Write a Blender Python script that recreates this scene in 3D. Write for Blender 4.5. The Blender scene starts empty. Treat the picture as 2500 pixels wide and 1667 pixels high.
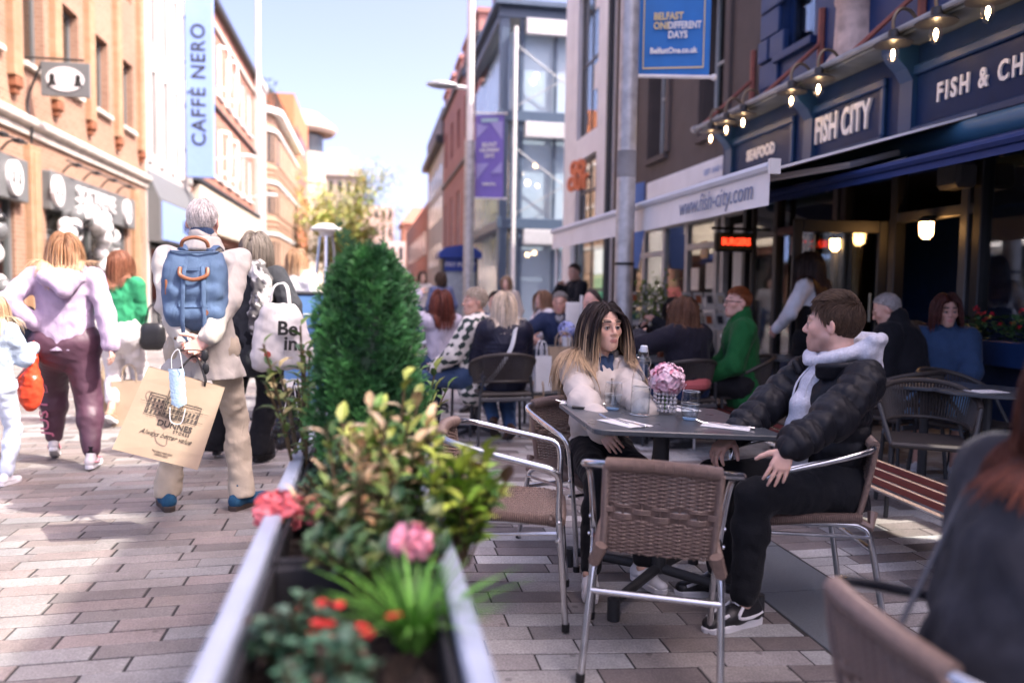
import bpy, math, random
import numpy as np
from mathutils import Vector, Matrix
random.seed(7); rng = np.random.default_rng(7)
sc = bpy.context.scene; COL = sc.collection
R = math.radians
# ------------------------------------------------------------------ camera
FP, CH = 1944.0, 1.29                      # focal length in photo pixels (2500 wide), eye height
c = Vector(((905-1250)/FP, (833.5-700)/FP, -1.0)).normalized()      # street direction (+Y) seen by the camera
roll = .015
u = Vector((roll, 1.0, (roll*c.x+c.y)/-c.z)).normalized()
u = (u - c*u.dot(c)).normalized()
xr = c.cross(u)
RC = Matrix((xr, c, u))                    # camera -> world
EYE = Vector((0, 0, CH))
cam = bpy.data.cameras.new('camera'); cam.sensor_width = 36; cam.lens = FP/2500*36
cam.clip_start = .05; cam.clip_end = 900
cam.dof.use_dof = True; cam.dof.focus_distance = 3.75; cam.dof.aperture_fstop = 1.2
camo = bpy.data.objects.new('camera', cam); COL.objects.link(camo)
camo.matrix_world = Matrix.Translation(EYE) @ RC.to_4x4()
sc.camera = camo
# ------------------------------------------------------------------ sky, sun, exposure
SUN_EL, SUN_D = R(51), Vector((.88, -.475, 0))     # horizontal direction towards the sun: right and behind
w = bpy.data.worlds.new('World'); sc.world = w; w.use_nodes = True
nt = w.node_tree; bg = nt.nodes['Background']
sky = nt.nodes.new('ShaderNodeTexSky'); sky.sky_type = 'NISHITA'; sky.sun_disc = False
sky.sun_elevation = SUN_EL; sky.sun_rotation = math.atan2(SUN_D.x, SUN_D.y)
sky.air_density = .34; sky.dust_density = 4.6; sky.ozone_density = 1.0
tn = nt.nodes.new('ShaderNodeMix'); tn.data_type = 'RGBA'; tn.blend_type = 'MULTIPLY'; tn.inputs[0].default_value = 1; tn.inputs[7].default_value = (1.09, .98, 1.05, 1)
nt.links.new(sky.outputs[0], tn.inputs[6]); nt.links.new(tn.outputs[2], bg.inputs[0]); bg.inputs[1].default_value = .15
sl = bpy.data.lights.new('sun', 'SUN'); sl.energy = 2.0; sl.angle = R(.55); sl.color = (1, .93, .84)
so = bpy.data.objects.new('sun', sl); COL.objects.link(so); so.location = (20, -10, 30)
SV = Vector((SUN_D.x*math.cos(SUN_EL), SUN_D.y*math.cos(SUN_EL), math.sin(SUN_EL))).normalized()
so.rotation_euler = SV.to_track_quat('Z', 'Y').to_euler()
vs = sc.view_settings; vs.view_transform = 'Standard'; vs.look = 'None'; vs.exposure = 2.42; vs.gamma = 1
sc.cycles.use_denoising = True
sc.cycles.max_bounces = 8; sc.cycles.transparent_max_bounces = 12
sc.cycles.caustics_reflective = False; sc.cycles.caustics_refractive = False
sc.cycles.sample_clamp_indirect = 6

def ray(px, py): return (RC @ Vector(((px-1250)/FP, (833.5-py)/FP, -1.0)))
def G(px, py, z=0.0):                       # the point of the level z under a photo pixel
    d = ray(px, py); return EYE + d*((z-CH)/d.z)
def AtY(px, py, y):
    d = ray(px, py); return EYE + d*(y/d.y)
def AtX(px, py, x):
    d = ray(px, py); return EYE + d*(x/d.x)
def AtD(px, py, dep): return EYE + ray(px, py)*dep
def proj(p):
    q = RC.transposed() @ (Vector(p)-EYE); return (1250+q.x/-q.z*FP, 833.5-q.y/-q.z*FP, -q.z)
# ------------------------------------------------------------------ materials
MATS = {}
def mat(name, col, rough=.6, metal=0., var=.12, scale=6., bump=0., bscale=60., spec=.5, emit=0., trans=0., attr=False,
        ecol=None, sheen=0., coat=0., sss=0., ior=1.45, alpha=1., dirt=0., wr=0., wrs=11., street=False):
    if name in MATS: return MATS[name]
    m = bpy.data.materials.new(name); m.use_nodes = True; MATS[name] = m
    t = m.node_tree; b = t.nodes['Principled BSDF']; N = t.nodes.new; L = t.links.new
    co = N('ShaderNodeTexCoord')
    src = None
    if attr:
        a = N('ShaderNodeAttribute'); a.attribute_name = 'Col'; src = a.outputs['Color']
    if var > 0:
        n = N('ShaderNodeTexNoise'); n.inputs['Scale'].default_value = scale; n.inputs['Detail'].default_value = 5
        L(co.outputs['Object'], n.inputs['Vector'])
        mr = N('ShaderNodeMapRange'); mr.inputs[1].default_value = .3; mr.inputs[2].default_value = .7
        mr.inputs[3].default_value = 1-var; mr.inputs[4].default_value = 1+var
        L(n.outputs[0], mr.inputs[0])
        mx = N('ShaderNodeMix'); mx.data_type = 'RGBA'; mx.blend_type = 'MULTIPLY'; mx.inputs[0].default_value = 1
        if src: L(src, mx.inputs[6])
        else: mx.inputs[6].default_value = (*col, 1)
        L(mr.outputs[0], mx.inputs[7]); src = mx.outputs[2]
        rr = N('ShaderNodeMapRange'); rr.inputs[3].default_value = max(0, rough-.06); rr.inputs[4].default_value = min(1, rough+.1)
        L(n.outputs[0], rr.inputs[0]); L(rr.outputs[0], b.inputs['Roughness'])
    if dirt > 0:
        n3 = N('ShaderNodeTexNoise'); n3.inputs['Scale'].default_value = 1.3; n3.inputs['Detail'].default_value = 8; n3.inputs['Roughness'].default_value = .7
        mp = N('ShaderNodeMapping'); mp.inputs['Scale'].default_value = (1, 1, .22)
        L(co.outputs['Object'], mp.inputs[0]); L(mp.outputs[0], n3.inputs['Vector'])
        m3 = N('ShaderNodeMapRange'); m3.inputs[1].default_value = .45; m3.inputs[2].default_value = .75; m3.inputs[3].default_value = 1; m3.inputs[4].default_value = 1-dirt
        L(n3.outputs[0], m3.inputs[0])
        x3 = N('ShaderNodeMix'); x3.data_type = 'RGBA'; x3.blend_type = 'MULTIPLY'; x3.inputs[0].default_value = 1
        if src: L(src, x3.inputs[6])
        else: x3.inputs[6].default_value = (*col, 1)
        L(m3.outputs[0], x3.inputs[7]); src = x3.outputs[2]
    if src: L(src, b.inputs['Base Color'])
    else: b.inputs['Base Color'].default_value = (*col, 1)
    if var <= 0: b.inputs['Roughness'].default_value = rough
    b.inputs['Metallic'].default_value = metal; b.inputs['Specular IOR Level'].default_value = spec
    b.inputs['IOR'].default_value = ior; b.inputs['Transmission Weight'].default_value = trans
    b.inputs['Coat Weight'].default_value = coat; b.inputs['Alpha'].default_value = alpha
    if sheen: b.inputs['Sheen Weight'].default_value = sheen; b.inputs['Sheen Roughness'].default_value = .4
    if sss:
        b.inputs['Subsurface Weight'].default_value = sss; b.inputs['Subsurface Radius'].default_value = (.012, .004, .002); b.inputs['Subsurface Scale'].default_value = 1
    if emit:
        b.inputs['Emission Color'].default_value = (*(ecol or col), 1); b.inputs['Emission Strength'].default_value = emit
    if street:                                   # worn patches, stains and trodden gum, fixed to the ground
        g = N('ShaderNodeNewGeometry'); n4 = N('ShaderNodeTexNoise'); n4.inputs['Scale'].default_value = 2.3; n4.inputs['Detail'].default_value = 9; n4.inputs['Roughness'].default_value = .68; L(g.outputs['Position'], n4.inputs['Vector'])
        m4 = N('ShaderNodeMapRange'); m4.inputs[1].default_value = .32; m4.inputs[2].default_value = .68; m4.inputs[3].default_value = .72; m4.inputs[4].default_value = 1.16; L(n4.outputs[0], m4.inputs[0])
        vo = N('ShaderNodeTexVoronoi'); vo.inputs['Scale'].default_value = 5.5; L(g.outputs['Position'], vo.inputs['Vector'])
        m5 = N('ShaderNodeMapRange'); m5.inputs[1].default_value = .06; m5.inputs[2].default_value = .09; m5.inputs[3].default_value = .55; m5.inputs[4].default_value = 1; L(vo.outputs['Distance'], m5.inputs[0])
        mu = N('ShaderNodeMath'); mu.operation = 'MULTIPLY'; L(m4.outputs[0], mu.inputs[0]); L(m5.outputs[0], mu.inputs[1])
        x4 = N('ShaderNodeMix'); x4.data_type = 'RGBA'; x4.blend_type = 'MULTIPLY'; x4.inputs[0].default_value = 1; L(src, x4.inputs[6]); L(mu.outputs[0], x4.inputs[7]); L(x4.outputs[2], b.inputs['Base Color'])
    if bump:
        n2 = N('ShaderNodeTexNoise'); n2.inputs['Scale'].default_value = bscale; n2.inputs['Detail'].default_value = 6
        L(co.outputs['Object'], n2.inputs['Vector'])
        bp = N('ShaderNodeBump'); bp.inputs['Strength'].default_value = bump; bp.inputs['Distance'].default_value = .02
        L(n2.outputs[0], bp.inputs['Height']); L(bp.outputs[0], b.inputs['Normal'])
        if wr:
            n5 = N('ShaderNodeTexNoise'); n5.inputs['Scale'].default_value = wrs; n5.inputs['Detail'].default_value = 2.5; n5.inputs['Distortion'].default_value = 1.6; n5.noise_type = 'RIDGED_MULTIFRACTAL' if 'RIDGED_MULTIFRACTAL' in [e.identifier for e in n5.bl_rna.properties['noise_type'].enum_items] else 'FBM'
            mp5 = N('ShaderNodeMapping'); mp5.inputs['Scale'].default_value = (1, 1, .55); mp5.inputs['Rotation'].default_value = (.4, .3, .5); L(co.outputs['Object'], mp5.inputs[0]); L(mp5.outputs[0], n5.inputs['Vector'])
            b5 = N('ShaderNodeBump'); b5.inputs['Strength'].default_value = wr; b5.inputs['Distance'].default_value = .012; L(n5.outputs[0], b5.inputs['Height']); L(b5.outputs[0], bp.inputs['Normal'])
    return m
def brick_mat(name, c1, c2, mortar, bw=.225, bh=.075, var=.25, ms=.01):
    if name in MATS: return MATS[name]
    m = bpy.data.materials.new(name); m.use_nodes = True; MATS[name] = m
    t = m.node_tree; b = t.nodes['Principled BSDF']; N = t.nodes.new; L = t.links.new
    g = N('ShaderNodeNewGeometry'); s = N('ShaderNodeSeparateXYZ'); L(g.outputs['Position'], s.inputs[0])
    a = N('ShaderNodeMath'); a.operation = 'ADD'; L(s.outputs[0], a.inputs[0]); L(s.outputs[1], a.inputs[1])
    cb = N('ShaderNodeCombineXYZ'); L(a.outputs[0], cb.inputs[0]); L(s.outputs[2], cb.inputs[1])
    br = N('ShaderNodeTexBrick'); L(cb.outputs[0], br.inputs['Vector'])
    br.inputs['Color1'].default_value = (*c1, 1); br.inputs['Color2'].default_value = (*c2, 1); br.inputs['Mortar'].default_value = (*mortar, 1)
    br.inputs['Scale'].default_value = 1; br.inputs['Brick Width'].default_value = bw; br.inputs['Row Height'].default_value = bh; br.inputs['Mortar Size'].default_value = ms
    n = N('ShaderNodeTexNoise'); n.inputs['Scale'].default_value = .9; n.inputs['Detail'].default_value = 8; L(g.outputs['Position'], n.inputs['Vector'])
    mr = N('ShaderNodeMapRange'); mr.inputs[1].default_value = .3; mr.inputs[2].default_value = .7; mr.inputs[3].default_value = 1-var; mr.inputs[4].default_value = 1+var
    L(n.outputs[0], mr.inputs[0])
    mx = N('ShaderNodeMix'); mx.data_type = 'RGBA'; mx.blend_type = 'MULTIPLY'; mx.inputs[0].default_value = 1
    L(br.outputs[0], mx.inputs[6]); L(mr.outputs[0], mx.inputs[7]); L(mx.outputs[2], b.inputs['Base Color'])
    bp = N('ShaderNodeBump'); bp.inputs['Strength'].default_value = .5; bp.inputs['Distance'].default_value = .01; bp.invert = True
    L(br.outputs[1], bp.inputs['Height']); L(bp.outputs[0], b.inputs['Normal']); b.inputs['Roughness'].default_value = .85
    return m
def glass_mat(name, col=(.9, .95, .95), rough=.03, tint=.12):
    """window pane: mostly reflective over a dark see-through body, no refraction"""
    if name in MATS: return MATS[name]
    m = bpy.data.materials.new(name); m.use_nodes = True; MATS[name] = m
    t = m.node_tree; N = t.nodes.new; L = t.links.new; out = t.nodes['Material Output']; t.nodes.remove(t.nodes['Principled BSDF'])
    tr = N('ShaderNodeBsdfTransparent'); tr.inputs[0].default_value = (*col, 1)
    gl = N('ShaderNodeBsdfGlossy'); gl.inputs['Roughness'].default_value = rough
    fr = N('ShaderNodeLayerWeight'); fr.inputs[0].default_value = .5; pw = N('ShaderNodeMath'); pw.operation = 'POWER'; pw.inputs[1].default_value = 4.0; L(fr.outputs['Facing'], pw.inputs[0])
    ad = N('ShaderNodeMath'); ad.operation = 'MULTIPLY_ADD'; ad.inputs[1].default_value = .8; ad.inputs[2].default_value = tint; L(pw.outputs[0], ad.inputs[0])
    mx = N('ShaderNodeMixShader'); L(ad.outputs[0], mx.inputs[0]); L(tr.outputs[0], mx.inputs[1]); L(gl.outputs[0], mx.inputs[2]); L(mx.outputs[0], out.inputs[0])
    return m
# ------------------------------------------------------------------ objects
def tag(o, label=None, cat=None, group=None, kind=None):
    for k, v in (('label', label), ('category', cat), ('group', group), ('kind', kind)):
        if v: o[k] = v
    return o
def thing(name, label, cat, loc=(0, 0, 0), rz=0., group=None, kind=None):
    o = bpy.data.objects.new(name, None); COL.objects.link(o); o.location = loc; o.rotation_euler = (0, 0, rz)
    o.empty_display_size = .1
    return tag(o, label, cat, group, kind)
def copy_tree(o, parent=None):
    k = o.copy(); COL.objects.link(k)
    if parent: k.parent = parent
    for ch in list(o.children): copy_tree(ch, k)
    return k
def raw_mesh(name, V, quads=None, faces=None, col=None, smooth=False, mat_=None):
    me = bpy.data.meshes.new(name)
    if quads is not None:
        V = np.asarray(V, np.float32); Q = np.asarray(quads, np.int32)
        me.vertices.add(len(V)); me.vertices.foreach_set('co', V.ravel())
        me.loops.add(Q.size); me.loops.foreach_set('vertex_index', Q.ravel())
        me.polygons.add(len(Q)); k = Q.shape[1]
        me.polygons.foreach_set('loop_start', np.arange(0, Q.size, k, dtype=np.int32)); me.polygons.foreach_set('loop_total', np.full(len(Q), k, np.int32))
        me.update(calc_edges=True)
    else:
        me.from_pydata(V, [], faces); me.update()
    if smooth: me.polygons.foreach_set('use_smooth', np.ones(len(me.polygons), bool))
    if col is not None:
        at = me.color_attributes.new('Col', 'FLOAT_COLOR', 'POINT')
        cc = np.ones((len(me.vertices), 4), np.float32); cc[:, :3] = np.asarray(col, np.float32); at.data.foreach_set('color', cc.ravel())
    if mat_: me.materials.append(mat_)
    return me
def link(name, me, parent=None, loc=None, rot=None):
    o = bpy.data.objects.new(name, me); COL.objects.link(o)
    if parent: o.parent = parent
    if loc is not None: o.location = loc
    if rot is not None: o.rotation_euler = rot
    return o
def frame(z, up=(0, 0, 1)):
    z = Vector(z).normalized(); x = Vector(up).cross(z)
    if x.length < 1e-4: x = Vector((1, 0, 0)).cross(z)
    x.normalize(); return x, z.cross(x), z
class MB:
    def __init__(s): s.V = []; s.Fc = []; s.C = []; s.c = (1, 1, 1)
    def add(s, V, Fc):
        k = len(s.V); s.V += [tuple(v) for v in V]; s.Fc += [tuple(i+k for i in f) for f in Fc]; s.C += [s.c]*len(V); return s
    def quad(s, *p): return s.add(p, [tuple(range(len(p)))])
    def box(s, x0, x1, y0, y1, z0, z1, M=None):
        V = [Vector((x, y, z)) for x in (x0, x1) for y in (y0, y1) for z in (z0, z1)]
        if M: V = [M @ v for v in V]
        return s.add(V, [(0, 1, 3, 2), (4, 6, 7, 5), (0, 4, 5, 1), (2, 3, 7, 6), (0, 2, 6, 4), (1, 5, 7, 3)])
    def bbox(s, x0, x1, y0, y1, z0, z1, b=.005, M=None):     # chamfered box
        V = []
        for z, i in ((z0, b), (z0+b, 0), (z1-b, 0), (z1, b)):
            V += [Vector((x0+b*(i == 0)*0+i, y0+b, z)), Vector((x0+b, y0+i, z)), Vector((x1-b, y0+i, z)), Vector((x1-i, y0+b, z)),
                  Vector((x1-i, y1-b, z)), Vector((x1-b, y1-i, z)), Vector((x0+b, y1-i, z)), Vector((x0+i, y1-b, z))]
        if M: V = [M @ v for v in V]
        Fc = [tuple(range(7, -1, -1)), tuple(range(24, 32))]
        for k in range(3):
            for i in range(8): Fc.append((k*8+i, k*8+(i+1) % 8, k*8+8+(i+1) % 8, k*8+8+i))
        return s.add(V, Fc)
    def tube(s, P, r, n=8, caps=True, closed=False, flat=None):
        P = [Vector(p) for p in P]; m = len(P); V = []; Fc = []
        rr = r if hasattr(r, '__len__') else [r]*m
        px = None
        for i in range(m):
            a = P[(i-1) % m] if closed or i > 0 else P[i]; b = P[(i+1) % m] if closed or i < m-1 else P[i]
            z = (b-a); z = z.normalized() if z.length > 1e-9 else Vector((0, 0, 1))
            if px is None: x = frame(z)[0]
            else:
                x = px - z*px.dot(z); x = x.normalized() if x.length > 1e-6 else frame(z)[0]
            px = x; y = z.cross(x)
            for k in range(n):
                t = 2*math.pi*k/n; V.append(P[i]+(x*math.cos(t)+y*math.sin(t)*(flat or 1))*rr[i])
        for i in range(m if closed else m-1):
            j = (i+1) % m
            for k in range(n): Fc.append((i*n+k, i*n+(k+1) % n, j*n+(k+1) % n, j*n+k))
        if caps and not closed: Fc += [tuple(range(n-1, -1, -1)), tuple(range((m-1)*n, m*n))]
        return s.add(V, Fc)
    def lathe(s, prof, n=16, c=(0, 0, 0), M=None, caps=True):
        V = []; Fc = []
        for r, z in prof:
            for k in range(n):
                t = 2*math.pi*k/n; v = Vector((r*math.cos(t), r*math.sin(t), z)); V.append((M @ v if M else v)+Vector(c))
        for i in range(len(prof)-1):
            for k in range(n): Fc.append((i*n+k, i*n+(k+1) % n, (i+1)*n+(k+1) % n, (i+1)*n+k))
        if caps: Fc += [tuple(range(n-1, -1, -1)), tuple(range((len(prof)-1)*n, len(prof)*n))]
        return s.add(V, Fc)
    def prism(s, poly, depth, M):               # polygon in local xy, extruded along local z 0..depth
        n = len(poly); V = [M @ Vector((a, b, 0)) for a, b in poly]+[M @ Vector((a, b, depth)) for a, b in poly]
        return s.add(V, [tuple(range(n-1, -1, -1)), tuple(range(n, 2*n))]+[(i, (i+1) % n, n+(i+1) % n, n+i) for i in range(n)])
    def ell(s, c, r, n=10, m=7, M=None):
        r = r if hasattr(r, '__len__') else (r, r, r); c = Vector(c); V = []; Fc = []
        for i in range(m+1):
            a = math.pi*i/m
            for k in range(n):
                t = 2*math.pi*k/n; v = Vector((r[0]*math.sin(a)*math.cos(t), r[1]*math.sin(a)*math.sin(t), r[2]*math.cos(a))); V.append(c+(M @ v if M else v))
        for i in range(m):
            for k in range(n): Fc.append((i*n+k, (i+1)*n+k, (i+1)*n+(k+1) % n, i*n+(k+1) % n))
        return s.add(V, Fc)
    def leaf(s, p, d, up, L, wd, bend=.25, fold=.15):
        p = Vector(p); d = Vector(d).normalized(); x = d.cross(Vector(up)); x = x.normalized() if x.length > 1e-4 else Vector((1, 0, 0)); nrm = x.cross(d)
        a = p+d*L*.35+nrm*L*bend*.12; b = p+d*L*.7-nrm*L*bend*.05; t = p+d*L-nrm*L*bend*.45
        V = [p, a+x*wd*.5+nrm*wd*fold, a, a-x*wd*.5+nrm*wd*fold, b+x*wd*.38+nrm*wd*fold, b, b-x*wd*.38+nrm*wd*fold, t]
        return s.add(V, [(0, 1, 2), (0, 2, 3), (1, 4, 5, 2), (2, 5, 6, 3), (4, 7, 5), (5, 7, 6)])
    def build(s, name, m, parent=None, smooth=False, world=None, loc=None, rot=None, attr=False):
        if not s.V: return None
        V = s.V
        if world is not None: ox, oy, oz = world.location; V = [(a-ox, b-oy, c_-oz) for a, b, c_ in V]
        me = raw_mesh(name, V, faces=s.Fc, smooth=smooth, col=s.C if attr else None, mat_=m)
        o = link(name, me, parent if parent is not None else None, loc, rot)
        if smooth:
            try: me.set_sharp_from_angle(angle=R(40))
            except Exception: pass
        return o
def text_mesh(txt, size=1., depth=.01, font=None, bold=0., align='CENTER', spacing=1., shear=0., res=3):
    cu = bpy.data.curves.new('t', 'FONT'); cu.body = txt; cu.size = size; cu.extrude = depth/2; cu.align_x = align; cu.align_y = 'CENTER'
    cu.offset = bold; cu.space_character = spacing; cu.shear = shear; cu.resolution_u = res
    o = bpy.data.objects.new('t', cu); COL.objects.link(o)
    me = bpy.data.meshes.new_from_object(o.evaluated_get(bpy.context.evaluated_depsgraph_get()))
    bpy.data.objects.remove(o); bpy.data.curves.remove(cu)
    return me
def text(name, txt, m, M, size, depth=.01, parent=None, fn=None, sx=1., world=None, **k):
    """lettering: local x along the line, y up, z out of the surface; M places it"""
    me = text_mesh(txt, size, depth, **k)
    off = Vector(world.location) if world is not None else Vector((0, 0, 0))
    for v in me.vertices:
        q = Vector((v.co.x*sx, v.co.y, v.co.z))
        v.co = (fn(q) if fn else M @ q)-off
    me.materials.clear(); me.materials.append(m); me.name = name
    o = link(name, me, parent); return o
def basis(o, x, y):                              # matrix with local x, y axes and origin
    x = Vector(x).normalized(); y = Vector(y); y = (y-x*y.dot(x)).normalized(); z = x.cross(y)
    return Matrix(((x.x, y.x, z.x, o[0]), (x.y, y.y, z.y, o[1]), (x.z, y.z, z.z, o[2]), (0, 0, 0, 1)))
def spline(P, n=6, closed=False):               # Catmull-Rom through points
    P = [Vector(p) for p in P]; m = len(P); out = []
    for i in range(m if closed else m-1):
        g = lambda k: P[k % m] if closed else P[min(max(k, 0), m-1)]
        p0, p1, p2, p3 = g(i-1), g(i), g(i+1), g(i+2)
        for j in range(n):
            t = j/n; out.append(.5*((2*p1)+(p2-p0)*t+(2*p0-5*p1+4*p2-p3)*t*t+(3*p1-p0-3*p2+p3)*t**3))
    if not closed: out.append(P[-1])
    return out
# ------------------------------------------------------------------ soft solids: blended distance fields meshed with surface nets
def nrm3(v): v = np.asarray(v, float); return v/np.linalg.norm(v)
class SDF:
    def __init__(s, k=.02): s.P = []; s.k = k
    def cone(s, a, b, ra, rb=None, k=None, flat=None, sub=False, rip=None):
        a = np.array(a, float); b = np.array(b, float); rb = ra if rb is None else rb
        s.P.append(('c', a, b, ra, rb, s.k if k is None else k, flat, sub, rip)); return s
    def chain(s, pts, rad, k=None, flat=None, rip=None):
        for i in range(len(pts)-1): s.cone(pts[i], pts[i+1], rad[i], rad[i+1], k, flat, False, rip)
        return s
    def ell(s, c_, r, k=None, M=None, sub=False):
        r = np.array(r if hasattr(r, '__len__') else (r, r, r), float)
        s.P.append(('e', np.array(c_, float), r, M, s.k if k is None else k, sub)); return s
    def mesh(s, h, disp=None, smooth=1, clip=None):
        lo = np.full(3, 1e9); hi = -lo; bb = []
        for p in s.P:
            if p[0] == 'c':
                r = max(p[3], p[4])*(max(1, p[6][1]) if p[6] else 1)+(p[8][0] if p[8] else 0)
                a, b = np.minimum(p[1], p[2])-r, np.maximum(p[1], p[2])+r; sub, k = p[7], p[5]
            else:
                r = p[2].max() if p[3] is not None else p[2]; a, b = p[1]-r, p[1]+r; sub, k = p[5], p[4]
            bb.append((a, b, k))
            if not sub: lo = np.minimum(lo, a); hi = np.maximum(hi, b)
        lo -= 3*h+.01; hi += 3*h+.01
        n = np.ceil((hi-lo)/h).astype(int)+1
        Fd = np.full(n, .5, np.float32)
        ax = [lo[i]+h*np.arange(n[i]) for i in range(3)]
        for p, (a, b, k) in zip(s.P, bb):
            m = k+3*h+.012
            i0 = np.clip(np.floor((a-m-lo)/h).astype(int), 0, n-1); i1 = np.clip(np.ceil((b+m-lo)/h).astype(int)+1, 1, n)
            if (i1 <= i0).any(): continue
            sl_ = tuple(slice(i0[i], i1[i]) for i in range(3))
            X = np.stack(np.meshgrid(*[ax[i][sl_[i]] for i in range(3)], indexing='ij'), -1)
            if p[0] == 'c':
                _, A, B, ra, rb, k, flat, sub, rip = p
                v = B-A; L2 = max(v@v, 1e-12); t = np.clip(((X-A)@v)/L2, 0, 1)
                q = X-A-t[..., None]*v
                sc_ = 1.
                if flat: nn = nrm3(flat[0]); q = q+(q@nn)[..., None]*nn*(1/flat[1]-1); sc_ = min(1, flat[1])
                rr = ra+(rb-ra)*t
                if rip: rr = rr+rip[0]*(np.abs(np.sin(np.pi*(rip[1]*t+(rip[2] if len(rip) > 2 else 0))))**.5-.62)
                d = (np.sqrt((q*q).sum(-1))-rr)*sc_
            else:
                _, C_, r, M, k, sub = p
                q = X-C_
                if M is not None: q = q@np.array(M)      # columns of M are the local axes
                k0 = np.sqrt(((q/r)**2).sum(-1)); k1 = np.sqrt(((q/(r*r))**2).sum(-1))+1e-9
                d = k0*(k0-1)/k1
            f = Fd[sl_]; k = max(k, 1e-5)
            if sub:
                hh = np.clip(.5-.5*(f+d)/k, 0, 1); Fd[sl_] = f+(-d-f)*hh+k*hh*(1-hh)
            else:
                hh = np.clip(.5+.5*(d-f)/k, 0, 1); Fd[sl_] = d+(f-d)*hh-k*hh*(1-hh)
        if disp is not None:
            near = np.abs(Fd) < .06; idx = np.argwhere(near)
            Fd[near] += disp(lo+idx*h)
        if clip is not None:
            X = np.stack(np.meshgrid(*ax, indexing='ij'), -1); Fd = np.maximum(Fd, clip(X))
        return surf_nets(Fd, lo, h, smooth)
def surf_nets(Fd, lo, h, smooth=1):
    S = Fd < 0; n = np.array(Fd.shape)
    cs = [(i, j, k) for i in (0, 1) for j in (0, 1) for k in (0, 1)]
    sl_ = lambda o: tuple(slice(o[a], n[a]-1+o[a]) for a in range(3))
    cnt = sum(S[sl_(o)].astype(np.int8) for o in cs)
    act = (cnt > 0) & (cnt < 8); idx = np.argwhere(act); m = len(idx)
    vid = np.full(act.shape, -1, np.int32); vid[act] = np.arange(m)
    acc = np.zeros((m, 3)); num = np.zeros(m)
    for a in range(3):
        for o in cs:
            if o[a]: continue
            o2 = list(o); o2[a] = 1
            f0 = Fd[tuple((idx+o).T)]; f1 = Fd[tuple((idx+o2).T)]; x = (f0 < 0) != (f1 < 0)
            t = np.where(x, f0/np.where(x, f0-f1, 1), 0)
            pt = np.array(o, float)[None]+0*idx; pt[:, a] = t
            acc[x] += pt[x]; num[x] += 1
    V = lo+(idx+acc/num[:, None])*h
    Q = []
    for a in range(3):
        b, c_ = (a+1) % 3, (a+2) % 3
        s0 = [slice(None)]*3; s1 = [slice(None)]*3; s0[a] = slice(0, n[a]-1); s1[a] = slice(1, n[a])
        e = S[tuple(s0)] != S[tuple(s1)]; ii = np.argwhere(e)
        ii = ii[(ii[:, b] > 0) & (ii[:, c_] > 0) & (ii[:, b] < n[b]-1) & (ii[:, c_] < n[c_]-1)]
        fl = S[tuple(ii.T)]
        def at(db, dc):
            q = ii.copy(); q[:, b] += db; q[:, c_] += dc; return vid[tuple(q.T)]
        q = np.stack([at(-1, -1), at(0, -1), at(0, 0), at(-1, 0)], 1)
        q[~fl] = q[~fl][:, ::-1]; Q.append(q)
    Q = np.concatenate(Q); Q = Q[(Q >= 0).all(1)]
    for _ in range(smooth):
        A = np.zeros_like(V); N_ = np.zeros(len(V))
        for i in range(4):
            j = Q[:, (i+1) % 4]; np.add.at(A, Q[:, i], V[j]); np.add.at(N_, Q[:, i], 1); np.add.at(A, j, V[Q[:, i]]); np.add.at(N_, j, 1)
        N_[N_ == 0] = 1; V = .5*V+.5*A/N_[:, None]
    return V, Q
def wob(seed, f, oct_=3, an=(1, 1, 1)):                  # cheap smooth noise in [-1,1]
    g = np.random.default_rng(seed); D_ = g.normal(size=(oct_*5, 3)); D_ /= np.linalg.norm(D_, axis=1)[:, None]
    ph = g.uniform(0, 6.28, oct_*5); fr = f*np.repeat(2.**np.arange(oct_), 5)*g.uniform(.7, 1.4, oct_*5); am = np.repeat(.55**np.arange(oct_), 5)
    an = np.array(an, float)
    def fn(X):
        Y = (X*an)@D_.T; return (np.sin(Y*fr*6.28+ph)*am).sum(1)/(am.sum()*.45)
    return fn
def sdf_obj(name, sd, h, m, parent=None, disp=None, col=None, smooth=1, clip=None):
    V, Q = sd.mesh(h, disp, smooth, clip)
    C_ = col(V) if callable(col) else None
    me = raw_mesh(name, V, quads=Q, smooth=True, col=C_, mat_=m)
    return link(name, me, parent)
# ------------------------------------------------------------------ ground
def gz(x, y=0):
    if x < -.1: return .012*(x+.1)
    if x < 1.75: return -.038*(x+.1)
    if x < 2.15: return -.0703
    return -.0703+.02*(min(x, 5)-2.15)
def Gs(px, py):
    p = G(px, py)
    for _ in range(6): p = G(px, py, gz(p.x))
    return p
mpav = mat('paver_stone', (1, 1, 1), attr=True, rough=.5, var=.32, scale=130, bump=.35, bscale=240, street=True)
mjoint = mat('joint_grit', (.035, .033, .033), rough=.95, var=.3, scale=30)
g = MB(); nx = [-60, -12, -6, -.1, .5, 1.75, 2.15, 5, 14, 60]
for i in range(len(nx)-1): g.quad((nx[i], -6, gz(max(nx[i], -7))-.0035), (nx[i+1], -6, gz(max(nx[i+1], -7))-.0035), (nx[i+1], 420, gz(max(nx[i+1], -7))-.0035), (nx[i], 420, gz(max(nx[i], -7))-.0035))
tag(g.build('ground', mjoint), 'dark jointing ground under the paved pedestrian street', kind='structure')
PAL_L = [(.29, .285, .275), (.255, .22, .20), (.235, .20, .185), (.32, .31, .295), (.205, .185, .175), (.27, .25, .235), (.175, .16, .15)]
PAL_R = [(.36, .36, .355), (.185, .16, .15), (.28, .255, .24), (.40, .395, .385), (.15, .13, .125), (.34, .33, .32), (.24, .225, .22)]
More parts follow.
